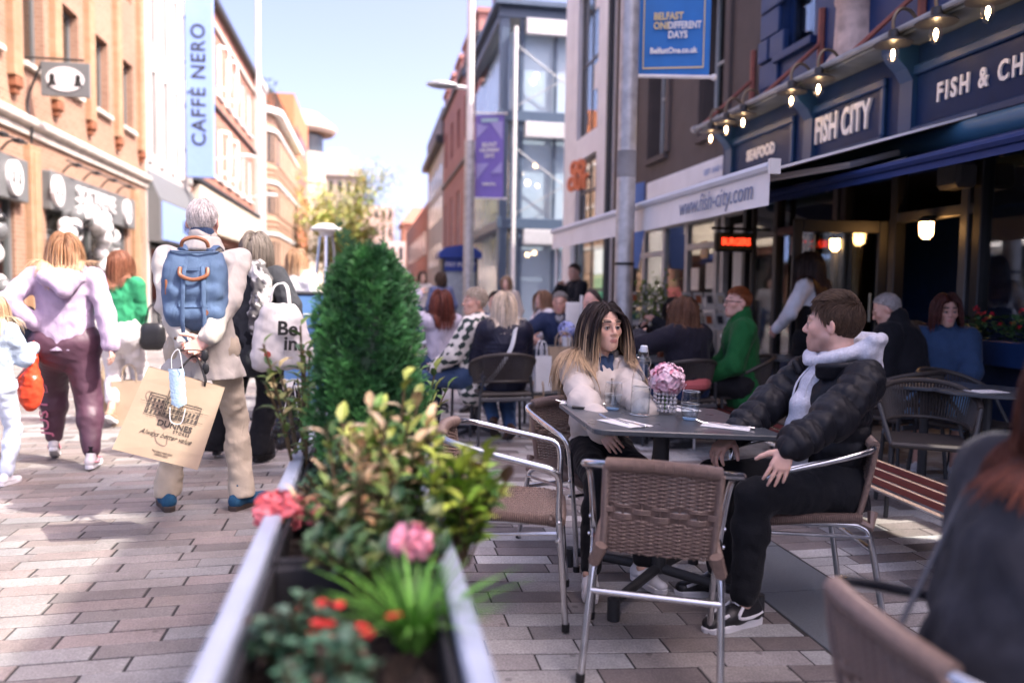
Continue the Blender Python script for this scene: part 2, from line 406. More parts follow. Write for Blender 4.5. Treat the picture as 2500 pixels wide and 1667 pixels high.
def paver_geom(mb, x0, x1, y0, y1, zf, sh, b=.002, h=.022):
    x0 += .004; x1 -= .004; y0 += .0042; y1 -= .0042
    V = []
    for dz, i in ((-h, 0), (-b, 0), (0, b)):
        for (x, y) in ((x0+i, y0+i), (x1-i, y0+i), (x1-i, y1-i), (x0+i, y1-i)): V.append((x, y+sh*x, zf(x)+dz))
    F_ = [(8, 9, 10, 11)]
    for k in (0, 4): F_ += [(k+i, k+(i+1) % 4, k+4+(i+1) % 4, k+4+i) for i in range(4)]
    mb.add(V, F_)
def vis_size(x, y):
    q = proj((x, y, 0))
    if q[2] < .3 or not (-60 < q[0] < 2560 and -50 < q[1] < 1700): return 0
    return 1/q[2]
def field(name, label, xa, xb, ya, yb, sh, pal, L=.40, D_=.132, single=300, yfar=26):
    root = thing(name, label, 'pavement', kind='structure')
    rg = random.Random(len(label)*7+3); cand = []; rest = MB()
    y = ya
    while y < yb:
        x = xa-rg.random()*L
        far = y > yfar
        while x < xb:
            l = L*(rg.choice((.92, 1, 1, 1.05)))
            a, b_ = max(x, xa), min(x+l, xb)
            if b_-a > .05: cand.append((a, b_, y, y+D_, vis_size((a+b_)/2, y+sh*(a+b_)/2) if b_-a > .2 else 0))
            x += l
        y += D_
    cand.sort(key=lambda q: -q[4])
    shared = {}; pal = [tuple(q*(1.16 if xa >= 0 else .9) for q in p_) for p_ in pal]
    for i, (a, b_, y0, y1, v) in enumerate(cand):
        colr = rg.choice(pal); f = rg.uniform(.85, 1.15); colr = tuple(q*f for q in colr)
        if i < single and v > 0:
            l = round(b_-a, 2); key = (l, rg.randrange(9), round((gz(b_)-gz(a))/(b_-a), 3)); me = shared.get(key)
            if me is None:
                mb = MB(); mb.c = colr; sl_ = key[2]; paver_geom(mb, 0, l, 0, D_, lambda q: sl_*q, sh)
                me = raw_mesh('paver', mb.V, faces=mb.Fc, col=mb.C, mat_=mpav); shared[key] = me
            link('paver', me, root, (a, y0+sh*a, gz(a)+rg.uniform(-.0015, .002)))
        else:
            if y0 > yfar and v > 0 and rg.random() < .0: continue
            rest.c = colr; dz = rg.uniform(-.0015, .002); paver_geom(rest, a, b_, y0, y1, lambda q: gz(q)+dz, sh)
    r_ = rest.build('paver_field', mpav, root, attr=True); r_['kind'] = 'stuff'
    return root
field('pavement', 'pinkish grey paver rows on the sunny side of the street', -6.0, .0, 1.0, 40, .018, PAL_L, L=.365, D_=.112)
field('pavement', 'dark grey and brown paver rows under the cafe terrace', .0, 1.72, .6, 30, -.03, PAL_R, L=.37, D_=.120)
field('pavement', 'brown paver rows along the restaurant front', 2.18, 5.6, 1.0, 30, -.03, PAL_R, L=.37, D_=.120)
# drainage band of larger slabs
band = thing('pavement', 'band of large dark slate slabs running along the terrace', 'paving band', kind='structure')
mslab = mat('slate_slab', (.12, .135, .15), rough=.55, var=.2, scale=120, bump=.3, bscale=160)
y = .8; k = 0; shared = {}
while y < 30:
    l = .62
    if 'a' not in shared:
        mb = MB(); paver_geom(mb, 0, .45, 0, l, lambda q: 0, 0); shared['a'] = raw_mesh('slab', mb.V, faces=mb.Fc, mat_=mslab)
    link('slab', shared['a'], band, (1.725, y, -.0703+.0018*(k % 2))); y += l; k += 1
# street beyond the terrace paving
far = MB(); far.quad((-6, 40, gz(-6)-.004), (0, 40, 0-.002), (0, 300, -.002), (-6, 300, gz(-6)-.004)); far.quad((0, 30, -.002), (5.6, 30, -.04), (5.6, 300, -.04), (0, 300, -.002))
tag(far.build('street', mat('far_paving', (.36, .32, .30), rough=.6, var=.15, scale=3)), 'distant paved street', kind='structure')
# ------------------------------------------------------------------ buildings, left side
XL = -6.0
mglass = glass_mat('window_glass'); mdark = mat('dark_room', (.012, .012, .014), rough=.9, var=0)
mwhite = mat('white_paint', (.72, .70, .68), rough=.55, var=.06); mstone = mat('sandstone', (.50, .45, .39), rough=.8, var=.15, scale=4, dirt=.25)
mgrey = mat('shop_grey', (.115, .12, .12), rough=.5, var=.05); mblack = mat('black_metal', (.012, .012, .013), rough=.45, var=0)
mchar = mat('charcoal_metal', (.03, .032, .036), rough=.5, var=.05)
def facade(xf, sg, y0, y1, z0, z1, ops, depth=.22, back=6., skip_end=False):
    """wall sheet at x=xf facing sg*X with real openings and reveals, closed by end walls and a roof"""
    mb = MB(); X = lambda d: xf-sg*d
    ys = sorted({y0, y1, *[o[0] for o in ops], *[o[1] for o in ops]}); zs = sorted({z0, z1, *[o[2] for o in ops], *[o[3] for o in ops]})
    ys = [v for v in ys if y0 <= v <= y1]; zs = [v for v in zs if z0 <= v <= z1]
    def q(a, b_, c_, d_): mb.quad(*( (a, b_, c_, d_) if sg < 0 else (d_, c_, b_, a)))
    for i in range(len(ys)-1):
        for j in range(len(zs)-1):
            ym, zm = (ys[i]+ys[i+1])/2, (zs[j]+zs[j+1])/2
            if any(o[0] < ym < o[1] and o[2] < zm < o[3] for o in ops): continue
            q((xf, ys[i+1], zs[j]), (xf, ys[i], zs[j]), (xf, ys[i], zs[j+1]), (xf, ys[i+1], zs[j+1]))
    for a, b_, c_, d_ in ops:
        x1 = X(depth)
        mb.quad((xf, a, c_), (x1, a, c_), (x1, a, d_), (xf, a, d_)); mb.quad((xf, b_, c_), (xf, b_, d_), (x1, b_, d_), (x1, b_, c_))
        mb.quad((xf, a, d_), (x1, a, d_), (x1, b_, d_), (xf, b_, d_)); mb.quad((xf, a, c_), (xf, b_, c_), (x1, b_, c_), (x1, a, c_))
    x1 = X(back)
    mb.quad((xf, y0, z0), (xf, y0, z1), (x1, y0, z1), (x1, y0, z0)); mb.quad((xf, y1, z0), (x1, y1, z0), (x1, y1, z1), (xf, y1, z1))
    mb.quad((xf, y0, z1), (xf, y1, z1), (x1, y1, z1), (x1, y0, z1)); mb.quad((x1, y0, z0), (x1, y0, z1), (x1, y1, z1), (x1, y1, z0))
    return mb
def window(root, xf, sg, a, b_, c_, d_, mf, depth=.16, fw=.06, bars=(1, 1), sill=None, room=1.2, sillm=None, msill=None, dark=None):
    """frame + pane + dark room behind an opening"""
    X = lambda d: xf-sg*d; lo, hi = sorted((X(depth), X(depth+.05))); f = MB()
    f.box(lo, hi, a, a+fw, c_, d_); f.box(lo, hi, b_-fw, b_, c_, d_); f.box(lo, hi, a+fw, b_-fw, d_-fw, d_); f.box(lo, hi, a+fw, b_-fw, c_, c_+fw)
    for i in range(1, bars[0]): y = a+(b_-a)*i/bars[0]; f.box(lo+.005, hi-.005, y-fw*.3, y+fw*.3, c_+fw, d_-fw)
    for i in range(1, bars[1]): z = c_+(d_-c_)*i/bars[1]; f.box(lo+.002, hi-.002, a+fw, b_-fw, z-fw*.35, z+fw*.35)
    fo = f.build('window', mf, root, world=root)
    p = MB(); x = (lo+hi)/2; p.box(x-.004, x+.004, a+fw*.5, b_-fw*.5, c_+fw*.5, d_-fw*.5); p.build('pane', mglass, fo, world=root)
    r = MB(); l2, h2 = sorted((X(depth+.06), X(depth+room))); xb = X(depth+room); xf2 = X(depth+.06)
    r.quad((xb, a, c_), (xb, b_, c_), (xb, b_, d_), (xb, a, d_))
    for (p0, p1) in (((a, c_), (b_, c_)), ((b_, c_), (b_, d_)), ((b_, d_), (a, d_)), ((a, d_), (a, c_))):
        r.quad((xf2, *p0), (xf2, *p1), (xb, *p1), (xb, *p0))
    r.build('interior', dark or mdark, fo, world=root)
    if sill:
        s = MB(); l3, h3 = sorted((X(-.09), X(depth-.002))); s.bbox(l3, h3, a-sill, b_+sill, c_-.10, c_-.002, .008); s.build('sill', msill or mwhite, fo, world=root)
    return fo
def wpx(x, pxL, pyT, pxR, pyB):
    p, q = AtX(pxL, pyT, x), AtX(pxR, pyB, x); return (min(p.y, q.y), max(p.y, q.y), min(p.z, q.z), max(p.z, q.z))
# --- A: ochre brick building with two grey shops
mbrA = brick_mat('ochre_brick', (.275, .16, .105), (.23, .125, .08), (.30, .20, .14), var=.12)
mbrP = brick_mat('buff_brick', (.32, .20, .115), (.27, .16, .085), (.28, .18, .11), bh=.12, var=.12)
A = thing('brick_building', 'ochre brick building with two grey gift shops at street level', 'building', (XL, 18, 0))
winA = [(13.0, 14.75, 6.35, 9.6)]
for (l, t, r, b_) in ((103, -60, 136, 178), (192, 37, 228, 252), (264, 108, 291, 285), (329, 170, 341, 330)):
    y0, y1, z0, z1 = wpx(XL, l, t, r, b_); winA.append((y0, y1, 5.95, 8.9))
# regular rhythm: five tall windows between pilasters
ys_ = [(13.35, 14.55), (15.55, 16.45), (17.35, 18.25), (19.25, 20.15), (21.2, 22.1)]
ops = [(a, b_, 5.15, 6.78) for a, b_ in ys_]+[(a, b_, 8.3, 10.4) for a, b_ in ys_]
shops = [(12.2, 15.0, .0, 2.85), (16.35, 21.4, .0, 2.85)]
facade(XL, 1, 12, 23.2, 0, 13, ops+shops+[(22.15, 22.75, 2.35, 3.05)]).build('wall', mbrA, A, world=A)
for o in ops[:5]: window(A, XL, 1, *o, mgrey, fw=.09, bars=(1, 1), sill=.1, msill=mstone)
for o in ops[5:]: window(A, XL, 1, *o, mgrey, fw=.09)
window(A, XL, 1, 22.15, 22.75, 2.35, 3.05, mgrey, fw=.03)
for y in (12.95, 15.02, 16.86, 18.75, 20.68, 22.62):
    s = MB(); s.bbox(XL-.02, XL+.13, y-.17, y+.17, 4.75, 13, .01); s.build('pilaster', mbrP, A, world=A)
    s = MB(); s.bbox(XL-.02, XL+.15, y-.13, y+.13, 4.56, 4.74, .03); s.bbox(XL-.02, XL+.10, y-.09, y+.09, 4.46, 4.555, .01); s.build('corbel', mat('terracotta', (.2, .075, .035), rough=.8), A, world=A)
for y in (15.65, 21.95):
    s = MB(); s.bbox(XL-.02, XL+.12, y-.22, y+.22, 0, 3.7, .01); s.bbox(XL-.02, XL+.16, y-.12, y+.12, 0, 3.6, .02); s.build('pier', mbrP, A, world=A)
s = MB(); s.tube([(XL+.06, 12, 4.1), (XL+.06, 23.2, 4.1)], .105, 10); s.bbox(XL-.02, XL+.06, 12, 23.2, 3.86, 3.985, .01); s.build('string_course', mstone, A, smooth=True, world=A)
for k, (ya, yb) in enumerate(((12.0, 15.2), (16.2, 21.55))):
    s = MB(); s.bbox(XL-.02, XL+.16, ya, yb, 2.64, 3.36, .02); fa = s.build('fascia', mgrey, A, world=A)
    s = MB()
    for z in (2.85, 0.45): s.box(XL-.14, XL-.06, ya+.2, yb-.2, z-.1, z)
    n = 4 if k else 2
    for i in range(n+1):
        y = (ya+.24)+(yb-ya-.5)*i/n; s.box(XL-.15, XL-.05, y-.045, y+.045, 0, 2.85)
    sf = s.build('shopfront', mgrey, A, world=A)
    s = MB(); s.box(XL-.105, XL-.095, ya+.25, yb-.25, .45, 2.75); s.build('pane', mglass, sf, world=A)
    s = MB(); s.box(XL-.16, XL-.04, ya+.2, yb-.2, 0, .35); s.build('stallriser', mgrey, sf, world=A)
    s = MB(); xb = XL-2.6
    s.quad((xb, ya, 0), (xb, yb, 0), (xb, yb, 2.9), (xb, ya, 2.9)); s.quad((XL-.2, ya, 0), (xb, ya, 0), (xb, ya, 2.9), (XL-.2, ya, 2.9)); s.quad((XL-.2, yb, 0), (XL-.2, yb, 2.9), (xb, yb, 2.9), (xb, yb, 0)); s.quad((XL-.2, ya, 2.9), (xb, ya, 2.9), (xb, yb, 2.9), (XL-.2, yb, 2.9)); s.quad((XL-.2, ya, .01), (XL-.2, yb, .01), (xb, yb, .01), (xb, ya, .01))
    s.build('interior', mat('shop_room', (.10, .085, .075), rough=.9), sf, world=A)
    # swan neck light rail above the fascia
    s = MB(); a, b_ = ya+.4, yb-.4; s.tube([(XL+.3, a, 3.60), (XL+.3, b_, 3.60)], .018, 6)
    for i in range(4): y = a+(b_-a)*(i+.5)/4; s.tube(spline([(XL+.02, y, 3.44), (XL+.15, y, 3.58), (XL+.3, y, 3.60)], 4), .02, 5); s.bbox(XL+.24, XL+.36, y-.10, y+.10, 3.555, 3.63, .02)
    s.build('light_rail', mblack, A, world=A)
mplq = mat('plaque_white', (.58, .57, .56), rough=.4, var=0); mink = mat('print_black', (.02, .02, .02), rough=.5, var=0)
MX = lambda x, y, z: basis((x, y, z), (0, 1, 0), (0, 0, 1))          # lettering that faces the street from the left side
for ye in (14.55, 16.4, 20.75):
    s = MB(); M = basis((XL+.165, ye, 3.0), (0, 1, 0), (0, 0, 1)); s.prism([(.26*math.cos(t*.2618), .29*math.sin(t*.2618)) for t in range(24)], .07, M)
    pl = s.build('plaque', mplq, A, world=A)
    s = MB(); M2 = basis((XL+.237, ye, 3.0), (0, 1, 0), (0, 0, 1))
    for a in (-.12, .12): s.prism([(a+.035*math.cos(t*.6283), .06+.045*math.sin(t*.6283)) for t in range(10)], .003, M2); s.prism([(a-.055, -.09), (a+.055, -.09), (a+.02, .03), (a-.02, .03)], .003, M2)
    s.build('emblem', mink, pl, world=A)
text('shop_letter', 'SOSTRENE', mplq, MX(XL+.20, 18.6, 3.03), .50, .05, A, world=A, bold=.006, sx=1.02, spacing=1.0)
# shelf goods and balloon arch
s = MB()
for z in (1.0, 1.5, 2.0, 2.4): s.box(XL-1.2, XL-.7, 16.6, 21.2, z-.03, z)
sh_ = thing('display_shelf', 'pale display shelves inside the grey shop window', 'shelf', (XL-1, 18.9, 0)); s.build('board', mwhite, sh_, world=sh_)
rb = random.Random(3); mgoods = [mat('goods_%s' % n_, c_, rough=.5, var=0) for n_, c_ in (('cream', (.6, .5, .35)), ('teal', (.05, .2, .2)), ('rust', (.4, .12, .05)), ('slate', (.05, .05, .06)))]
mbs = [MB() for _ in mgoods]
for z in (1.0, 1.5, 2.0, 2.4):
    y = 16.7
    while y < 21: h = rb.uniform(.12, .34); wd = rb.uniform(.1, .3); mbs[rb.randrange(4)].bbox(XL-1.15, XL-.8, y, y+wd, z, z+h, .01); y += wd+rb.uniform(.02, .2)
for m_, mb in zip(mgoods, mbs): mb.build('goods', m_, sh_, world=sh_)['kind'] = 'stuff'
arch = thing('balloon_arch', 'arch of white and grey balloons round the gift shop door', 'balloon arch', (XL+.3, 18.6, 0))
mbal = [mat('balloon_white', (.62, .61, .60), rough=.25, var=0, coat=.3), mat('balloon_grey', (.11, .115, .115), rough=.3, var=0), mat('balloon_black', (.015, .015, .015), rough=.25, var=0)]
path = spline([AtX(*q, XL+.35) for q in ((158, 612), (170, 560), (205, 530), (240, 545), (258, 590), (262, 650), (258, 720), (256, 800), (255, 860))], 7)
bm_ = {}
for p in path:
    for j in range(3):
        r = rb.choice((.09, .12, .14, .155)); i = rb.choice((0, 0, 0, 1, 1, 2) if p.y < 20 else (0, 0, 1, 0, 2)); key = (r, i)
        if key not in bm_:
            b0 = MB(); b0.ell((0, 0, 0), (r, r, r*1.12), 14, 10); b0.lathe([(.02, -r*1.2), (.008, -r*1.08)], 6); bm_[key] = raw_mesh('balloon', b0.V, faces=b0.Fc, smooth=True, mat_=mbal[i])
        link('balloon', bm_[key], arch, (p.x-arch.location.x+rb.uniform(-.1, .1), p.y-arch.location.y+rb.uniform(-.2, .2), p.z+rb.uniform(-.12, .12)), (rb.uniform(-1, 1), rb.uniform(-1, 1), 0))
# balloons at the left shop's door
arch2 = thing('balloon_column', 'column of white and grey balloons at the left shop doorway', 'balloon column', (XL+.2, 13.9, 0))
for i in range(26):
    key = rb.choice(list(bm_)); z = .3+2.3*i/26
    link('balloon', bm_[key], arch2, (rb.uniform(-.15, .2), -.2+rb.uniform(-.25, .25), z))
# hanging sign with the oval
hs = thing('hanging_sign', 'grey square hanging sign with white oval emblem on brick wall', 'shop sign', (XL, 15.3, 4.4))
p0 = AtX(97, 150, XL); ysg = 15.55; a, b_ = AtY(100, 150, ysg), AtY(221, 240, ysg)
x0, x1, zt, zb = a.x, b_.x, a.z, b_.z
s = MB(); s.bbox(x0, x1, ysg-.03, ysg+.03, zb, zt, .008); s.build('board', mgrey, hs, world=hs)
s = MB(); s.tube([(XL, ysg+.02, zt+.06), (x1-.1, ysg+.02, zt+.06)], .02, 6); s.tube(spline([(XL+.02, ysg, zb-1.3), (XL+.1, ysg, zb-.6), (XL+.04, ysg, zb-.1), (x0+.02, ysg, zt)], 5), .022, 6); s.build('bracket', mblack, hs, world=hs)
cx_, cz_ = (x0+x1)/2, (zt+zb)/2; M = basis((cx_, ysg-.031, cz_), (1, 0, 0), (0, 0, 1)); rx = (x1-x0)*.39; rz = (zt-zb)*.36
s = MB(); s.prism([(rx*math.cos(t*.19635), rz*math.sin(t*.19635)) for t in range(32)], .012, M); ov = s.build('oval', mplq, hs, world=hs)
s = MB(); M = basis((cx_, ysg-.0445, cz_), (1, 0, 0), (0, 0, 1))
for sgn in (-1, 1):
    q = sgn*rx*.68; s.prism([(q+.045*math.cos(t*.6283), .035+.06*math.sin(t*.6283)) for t in range(10)], .003, M); s.prism([(q-.07, -.12), (q+.07, -.12), (q+.03, .01), (q-.03, .01)], .003, M)
s.build('emblem', mink, ov, world=hs)
for i, tx in enumerate(('AT', 'HOME IN THE', 'WORLD')): text('lettering', tx, mat('print_grey', (.4, .4, .42), var=0), basis((cx_, ysg-.046, cz_+.05-.075*i), (1, 0, 0), (0, 0, 1)), .075, .002, ov, world=hs)
# --- B: white building with tall piers, coffee shop under a dark canopy
mconc = mat('white_stone', (.44, .42, .40), rough=.7, var=.1, scale=2, dirt=.3)
B = thing('white_pier_building', 'tall white stone building with narrow dark window strips', 'building', (XL, 26, 0))
opsB = [(23.9, 24.5, 4.9, 15), (25.2, 25.8, 4.9, 15), (26.5, 27.1, 4.9, 15), (27.8, 28.3, 4.9, 15), (23.5, 28.4, 0, 3.0)]
facade(XL, 1, 23.2, 28.7, 0, 16, opsB, depth=.2).build('wall', mconc, B, world=B)
for o in opsB[:4]:
    window(B, XL, 1, *o, mchar, depth=.10, fw=.05, bars=(2, 5))
    for z in (7.6, 10.4): s = MB(); s.box(XL-.12, XL-.03, o[0], o[1], z-.35, z+.35); s.build('spandrel', mwhite, B, world=B)
for y in (23.55, 24.85, 26.15, 27.45, 28.5): s = MB(); s.bbox(XL-.02, XL+.07, y-.16, y+.16, 4.6, 16, .02); s.build('pier', mconc, B, world=B)
window(B, XL, 1, *opsB[4], mchar, depth=.3, fw=.08, bars=(4, 1))
can = thing('shop_canopy', 'dark grey sloped canopy box with light blue sign panel', 'canopy', (XL, 25.5, 3))
s = MB(); M = basis((XL, 23.3, 0), (1, 0, 0), (0, 0, 1)); s.prism([(.0, 2.45), (.32, 2.45), (.32, 3.62), (.0, 4.4)], -6.2, M); s.build('housing', mgrey, can, world=can)
mbl = mat('sign_blue', (.20, .30, .60), rough=.4, var=.03)
s = MB(); s.bbox(XL+.321, XL+.36, 23.5, 29.3, 2.5, 3.55, .01); sp = s.build('sign_panel', mbl, can, world=can)
text('lettering', 'NERO', mat('print_navy', (.02, .02, .05), var=0), MX(XL+.366, 26.6, 3.0), .55, .01, sp, world=can, bold=.01)
cs = thing('projecting_sign', 'tall light blue vertical projecting sign of a coffee shop', 'shop sign', (XL, 28.2, 4.6))
ysg = 27.6; q0, q1 = AtY(457, 436, ysg), AtY(524, 436, ysg)
s = MB(); s.bbox(q0.x, q1.x, ysg-.12, ysg+.12, q1.z, 13.5, .02); s.build('board', mbl, cs, world=cs)
s = MB()
for z in (5.6, 7, 8.4, 9.8, 11.2): s.box(XL, q0.x, ysg-.03, ysg+.03, z-.04, z+.04)
s.build('bracket', mblack, cs, world=cs)
zt, zb = AtY(490, 48, ysg).z, AtY(490, 372, ysg).z; xm = (q0.x+q1.x)/2
text('lettering', 'CAFFÈ NERO', mink, basis((xm, ysg-.125, (zt+zb)/2), (0, 0, 1), (-1, 0, 0)), .62, .01, cs, world=cs, bold=.010, sx=(zt-zb)/4.35, spacing=1.15)
# --- D: red brick building with white windows
mbrD = brick_mat('red_brick', (.33, .13, .08), (.27, .10, .06), (.36, .25, .2), var=.15)
Dd = thing('brick_building', 'red brick building with white window frames beyond the coffee shop', 'building', (XL, 36, 0))
opsD = []
for z0, z1 in ((5.5, 7.5), (8.8, 10.8)):
    for y in (30.2, 32.2, 34.2, 36.2, 38.2, 40.2, 42.2): opsD.append((y-.62, y+.62, z0, z1))
facade(XL, 1, 28.7, 44, 0, 12.2, opsD+[(29, 43.5, 0, 2.9)]).build('wall', mbrD, Dd, world=Dd)
for i, o in enumerate(opsD):
    wn = window(Dd, XL, 1, *o, mwhite, depth=.05, fw=.13, bars=(2, 1), sill=.08)
    if i in (2, 3, 9, 10):
        s = MB(); M = Matrix.Translation((XL+.02, o[0], 0)) @ Matrix.Rotation(R(-38), 4, 'Z') @ Matrix.Translation((-XL, -o[0], 0))
        for (ya, yb, za, zb_) in ((o[0], o[0]+.07, o[2]+.2, o[3]-.1), (o[0]+.55, o[0]+.62, o[2]+.2, o[3]-.1), (o[0], o[0]+.62, o[2]+.2, o[2]+.28), (o[0], o[0]+.62, o[3]-.18, o[3]-.1)): s.box(XL, XL+.05, ya, yb, za, zb_, M)
        s.build('casement', mwhite, wn, world=Dd)
for z, h, d, m_ in ((8.15, .10, .12, mchar), (11.2, .18, .12, mstone), (12.05, .25, .25, mchar), (4.85, .16, .3, mchar)):
    s = MB(); s.bbox(XL-.02, XL+d, 28.72, 43.98, z-h/2, z+h/2, .02); s.build('string_course', m_, Dd, world=Dd)
s = MB(); s.bbox(XL-.02, XL+.25, 29, 43.9, 3.2, 4.7, .02); s.build('fascia', mat('cream_fascia', (.55, .48, .38), rough=.6, dirt=.2), Dd, world=Dd)
window(Dd, XL, 1, 29, 43.5, 0, 2.9, mchar, depth=.2, fw=.1, bars=(6, 1))
fp = thing('flagpole', 'white flagpole rising from the red brick parapet', 'flagpole', (XL+.2, 43, 11)); s = MB(); s.tube([(XL+.3, 43, 11), (XL+.35, 43, 22)], [.12, .08], 8); s.ell((XL+.35, 43, 22.1), .14); s.build('pole', mwhite, fp, smooth=True, world=fp)
# street wall lamps on the brick front
for y, z in ((31.5, 5.9), (39, 5.3)):
    s = thing('wall_lamp', 'grey arm lamp on red brick wall '+('above the vertical sign edge' if y < 35 else 'near the white corner pier'), 'lamp', (XL, y, z)); m_ = MB(); m_.tube([(XL, y, z), (XL+1.0, y, z+.15)], .03, 6); m_.ell((XL+1.35, y, z+.2), (.4, .1, .07)); m_.build('arm', mwhite, s, world=s)
E = thing('white_pier', 'tall white narrow stone pier at end of red brick building', 'pier', (XL, 45, 0)); s = MB(); s.bbox(XL-3, XL+.25, 44.02, 46.5, 0, 11.8, .04); s.bbox(XL-3, XL+.35, 44.02, 46.6, 11.8, 12.2, .04); s.build('shaft', mconc, E, world=E)
# --- F: corner building with rounded front
mbuff = brick_mat('buff_far_brick', (.38, .25, .17), (.33, .21, .14), (.4, .28, .2), var=.1)
Ff = thing('corner_building', 'buff brick building with rounded corner and curved window bands', 'building', (-8, 52, 0))
def rplan(o=0.): return [(-13-o, 50-o)]+[(-7.3+(1.5+o)*math.cos(R(a)), 51.5+(1.5+o)*math.sin(R(a))) for a in range(-90, 1, 10)]+[(-5.8+o, 66), (-13-o, 66)]
I4 = Matrix.Identity(4)
s = MB(); s.prism(rplan(), 11.6, I4); s.build('wall', mbuff, Ff, world=Ff)
for zc in (3.4, 6.5, 9.6):
    s = MB(); s.prism(rplan(.04), 1.7, Matrix.Translation((0, 0, zc-.85))); wn = s.build('window', mat('far_pane', (.03, .04, .05), rough=.12, var=0), Ff, world=Ff)
    bars_ = []
    for a in range(-90, 1, 15): x, y = -7.3+1.57*math.cos(R(a)), 51.5+1.57*math.sin(R(a)); bars_.append((x-.05, x+.05, y-.05, y+.05))
    bars_ += [(x-.06, x+.06, 49.9, 50) for x in (-8.3, -9.2, -10)]+[(-5.8, -5.7, 53+1.5*k, 53.9+1.5*k) for k in range(9)]
    for q in bars_: s = MB(); s.box(*q, zc-.86, zc+.86); s.build('mullion', mbuff, wn, world=Ff)
    s = MB()
    for k in range(5): s.prism(rplan(.12), .16, Matrix.Translation((0, 0, zc-2.5+.3*k)))
    s.build('brick_band', mbuff, Ff, world=Ff)
    s = MB(); s.prism(rplan(.2), .14, Matrix.Translation((0, 0, zc+.95))); s.build('lintel_band', mwhite, Ff, world=Ff)
s = MB(); s.prism(rplan(.5), .3, Matrix.Translation((0, 0, 11.6))); s.build('cornice', mwhite, Ff, world=Ff)
s = MB(); P_ = rplan(.1)
for k in range(6): s.tube([(x, y, 12.0+.18*k) for x, y in P_], .04, 4)
for x, y in P_: s.tube([(x, y, 11.9), (x, y, 13.0)], .03, 4)
s.build('railing', mblack, Ff, world=Ff)
s = MB(); s.box(-13, -8.5, 52, 60, 11.9, 13.8); s.build('penthouse', mconc, Ff, world=Ff)
# --- G: orange slab block, then cream tower with a round cap
Gg = thing('orange_building', 'orange brown slab building stepping above the corner building', 'building', (-8, 70, 0)); s = MB(); s.box(-16, -6.0, 66.1, 80, 0, 16.4); s.build('wall', mat('orange_render', (.40, .15, .07), rough=.8, var=.1), Gg, world=Gg)
s = MB()
for k in range(4):
    for j in range(4): s.box(-6.01, -5.95, 67.5+3*j, 69+3*j, 3+3.2*k, 4.6+3.2*k)
s.build('window', mat('far_pane', ()), Gg, world=Gg)
Tt = thing('cream_tower', 'cream round tower with wide flat cap far down the street', 'tower', (-7, 88, 0))
mcream = mat('cream_render', (.46, .39, .32), rough=.8, var=.1, scale=1, dirt=.15)
s = MB(); s.lathe([(2.4, 0), (2.4, 15.2)], 24, (-7.2, 88, 0)); s.build('shaft', mcream, Tt, smooth=True, world=Tt)
s = MB(); s.lathe([(2.2, 15.2), (2.2, 17.2)], 24, (-7.2, 88, 0)); s.build('lantern', mat('far_pane', ()), Tt, world=Tt)
s = MB(); s.lathe([(3.3, 17.2), (3.6, 17.6), (3.5, 18), (1.6, 19.4)], 24, (-7.2, 88, 0)); s.build('cap', mcream, Tt, smooth=True, world=Tt)
s = MB()
for z in (4, 8, 12): s.lathe([(2.5, z), (2.55, z+.1), (2.5, z+.4)], 24, (-7.2, 88, 0))
s.build('string_course', mcream, Tt, world=Tt)
# --- H: pale hipped building closing the view, I: terraces and small houses
def farblock(name, label, cat, px0, px1, pytop, y, depth, m, roof=None, rows=3, cols=4, roofm=None, z0=0):
    a, b_ = AtY(px0, pytop, y), AtY(px1, pytop, y); x0, x1, h = a.x, b_.x, max(a.z, b_.z)
    t = thing(name, label, cat, ((x0+x1)/2, y, 0))
    s = MB(); s.box(x0, x1, y, y+depth, z0, h); s.build('wall', m, t, world=t)
    for r in range(rows):
        for k in range(cols):
            wd = (x1-x0)/cols; zz = h*(r+.35)/rows
            f = MB(); f.box(x0+wd*(k+.3), x0+wd*(k+.7), y-.06, y-.005, zz, zz+h/rows*.45); f.build('window', mat('far_pane', ()), t, world=t)
    if roof:
        f = MB(); e = .5; zr = h+roof; i = min((x1-x0), depth)*.35
        V = [(x0-e, y-e, h), (x1+e, y-e, h), (x1+e, y+depth+e, h), (x0-e, y+depth+e, h), (x0+i, y+depth*.5, zr), (x1-i, y+depth*.5, zr)]
        f.add(V, [(0, 1, 5, 4), (1, 2, 5), (2, 3, 4, 5), (3, 0, 4), (3, 2, 1, 0)]); f.build('roof', roofm or mat('slate_roof', (.2, .17, .16), rough=.8), t, world=t)
    return t
farblock('pale_building', 'pale stone building with hipped roof behind the tree', 'building', 752, 885, 432, 112, 16, mcream, 5, 5, 6)
farblock('stepped_building', 'pale pink stepped office block right of the tree', 'building', 876, 962, 505, 125, 14, mat('pink_stone', (.55, .42, .38), rough=.8, var=.1), None, 5, 5)
farblock('low_block', 'lower pale wing below the stepped office block', 'building', 905, 990, 590, 108, 10, mat('pink_stone', ()), None, 2, 4)
farblock('brick_house', 'small red brick house with pitched roof at the street end', 'house', 985, 1062, 548, 118, 12, mbrD, 3.0, 2, 2, mat('roof_red', (.3, .12, .08), rough=.8))
farblock('end_house', 'pale brick frontage across the far end of the street', 'house', 900, 1075, 640, 150, 8, mat('end_brick', (.5, .3, .22), rough=.8, var=.2), 1.5, 1, 7)
